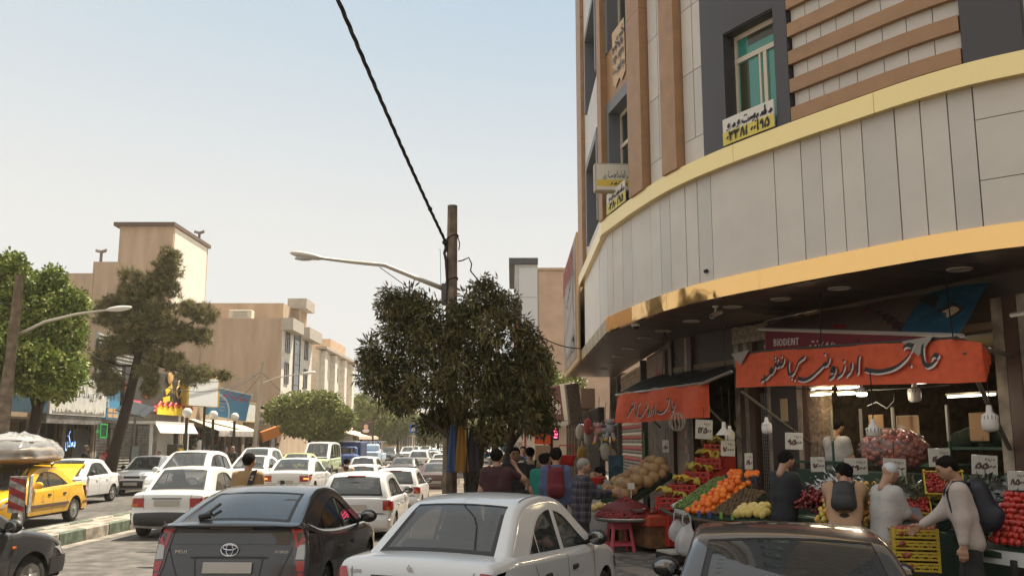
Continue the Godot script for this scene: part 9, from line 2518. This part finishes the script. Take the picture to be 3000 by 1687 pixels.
	p=person("woman in black with a pale head scarf behind the parked white saloon",V(-15.9,0.14,-35.2),-60,1.72,{"shirt":black,"sleeve":1.9,"hair":3,"hairm":M("scarf_dark",LC(0.12,0.09,0.075),0.8),"ar":[0.9,0.1,0.9],"hem":-0.5,"cell":0.03})
	p=person("person in dark clothes beside the globe lamp post on the left",V(-13.4,0.0,-45.5),150,1.76,{"shirt":black,"sleeve":1.9,"hair":3,"hairm":M("scarf_rose",LC(0.2,0.12,0.11),0.8),"hem":-0.5,"cell":0.034})
	p=person("man in dark red and black crossing in front of the pale shutter",V(-15.4,0.14,-62),-80,1.74,{"shirt":cloth("darkred",LC(0.05,0.02,0.02)),"cell":0.036,"ll":[0.3,0.2],"lr":[-0.2,0.1]})
	p=person("person sitting behind the white car near the solar panel",V(-16.4,0.14,-44),180,1.4,{"shirt":black,"cell":0.036})
	p=person("person standing behind the tall white crossover near the cash machine",V(-16.6,0.14,-47.0),180,1.45,{"shirt":cloth("charcoal",LC(0.03,0.03,0.034)),"cell":0.036})
	p=person("man in white walking far along the left pavement by the thin grey pole",V(-15.5,0.14,-56),10,1.76,{"shirt":cloth("white",LC(0.5,0.49,0.52)),"cell":0.036})
	var mz=V(-5.3,road_y(-5.3,-30),-30)
	o=thing("motorcycle","small dark motorcycle carrying two riders between the white cars","motorcycle",mz)
	for z in [-0.62,0.6]:
		g=G.new(true)
		var ring=[]
		for i in 21: ring.append(V(0,0.29+0.25*sin(TAU*i/20),z+0.25*cos(TAU*i/20)))
		g.tube(ring,0.05,6,false);obj("wheel",g,mats["tyre"],o)
	g=G.new(true);g.tube([V(0,0.72,0.75),V(0,0.74,0.1),V(0,0.82,-0.2),V(0,0.8,-0.45)],[0.1,0.13,0.14,0.08],10);obj("seat",g,black,o)
	g=G.new(true);g.tube([V(0,0.3,-0.62),V(0,0.95,-0.42),V(-0.3,1.02,-0.35)],0.025,6);g.tube([V(0,0.95,-0.42),V(0.3,1.02,-0.35)],0.025,6);g.ball(V(0,0.45,0.0),V(0.14,0.18,0.25));obj("frame",g,M("moto_red",LC(0.2,0.02,0.02),0.4),o)
	var sit={"hip":0.82,"ll":[1.0,1.3,0.25],"lr":[1.0,1.3,0.25],"al":[0.7,0.1,0.4],"ar":[0.7,0.1,0.4],"cell":0.03,"lean":0.15}
	p=person("motorcycle rider in a cream shirt seen from behind",mz+V(0.02,0.08,-0.15),0,1.74,sit.merged({"shirt":cloth("cream",LC(0.5,0.4,0.3))}))
	p=person("small passenger with brown hair sitting behind the motorcycle rider",mz+V(0.1,0.1,0.35),0,1.5,sit.merged({"shirt":cloth("maroon",LC(0.045,0.014,0.016)),"hairm":M("hair_brown",LC(0.05,0.022,0.014),0.7)}))
	for e in [[0.1,-27,0,"first of the distant walkers on the right pavement beyond the men with backpacks"],[0.35,-29.5,175,"second distant walker on the right pavement, facing the viewer"],[-0.1,-33,0,"third distant walker on the right pavement near the kiosk"]]:
		p=person(e[3],V(e[0],0.12,e[1]),e[2],1.72,{"shirt":cloth("charcoal",LC(0.03,0.03,0.034)) if e[1]!=-29.5 else cloth("denim",LC(0.075,0.1,0.19)),"cell":0.036,"ll":[0.25,0.2],"lr":[-0.2,0.1]})
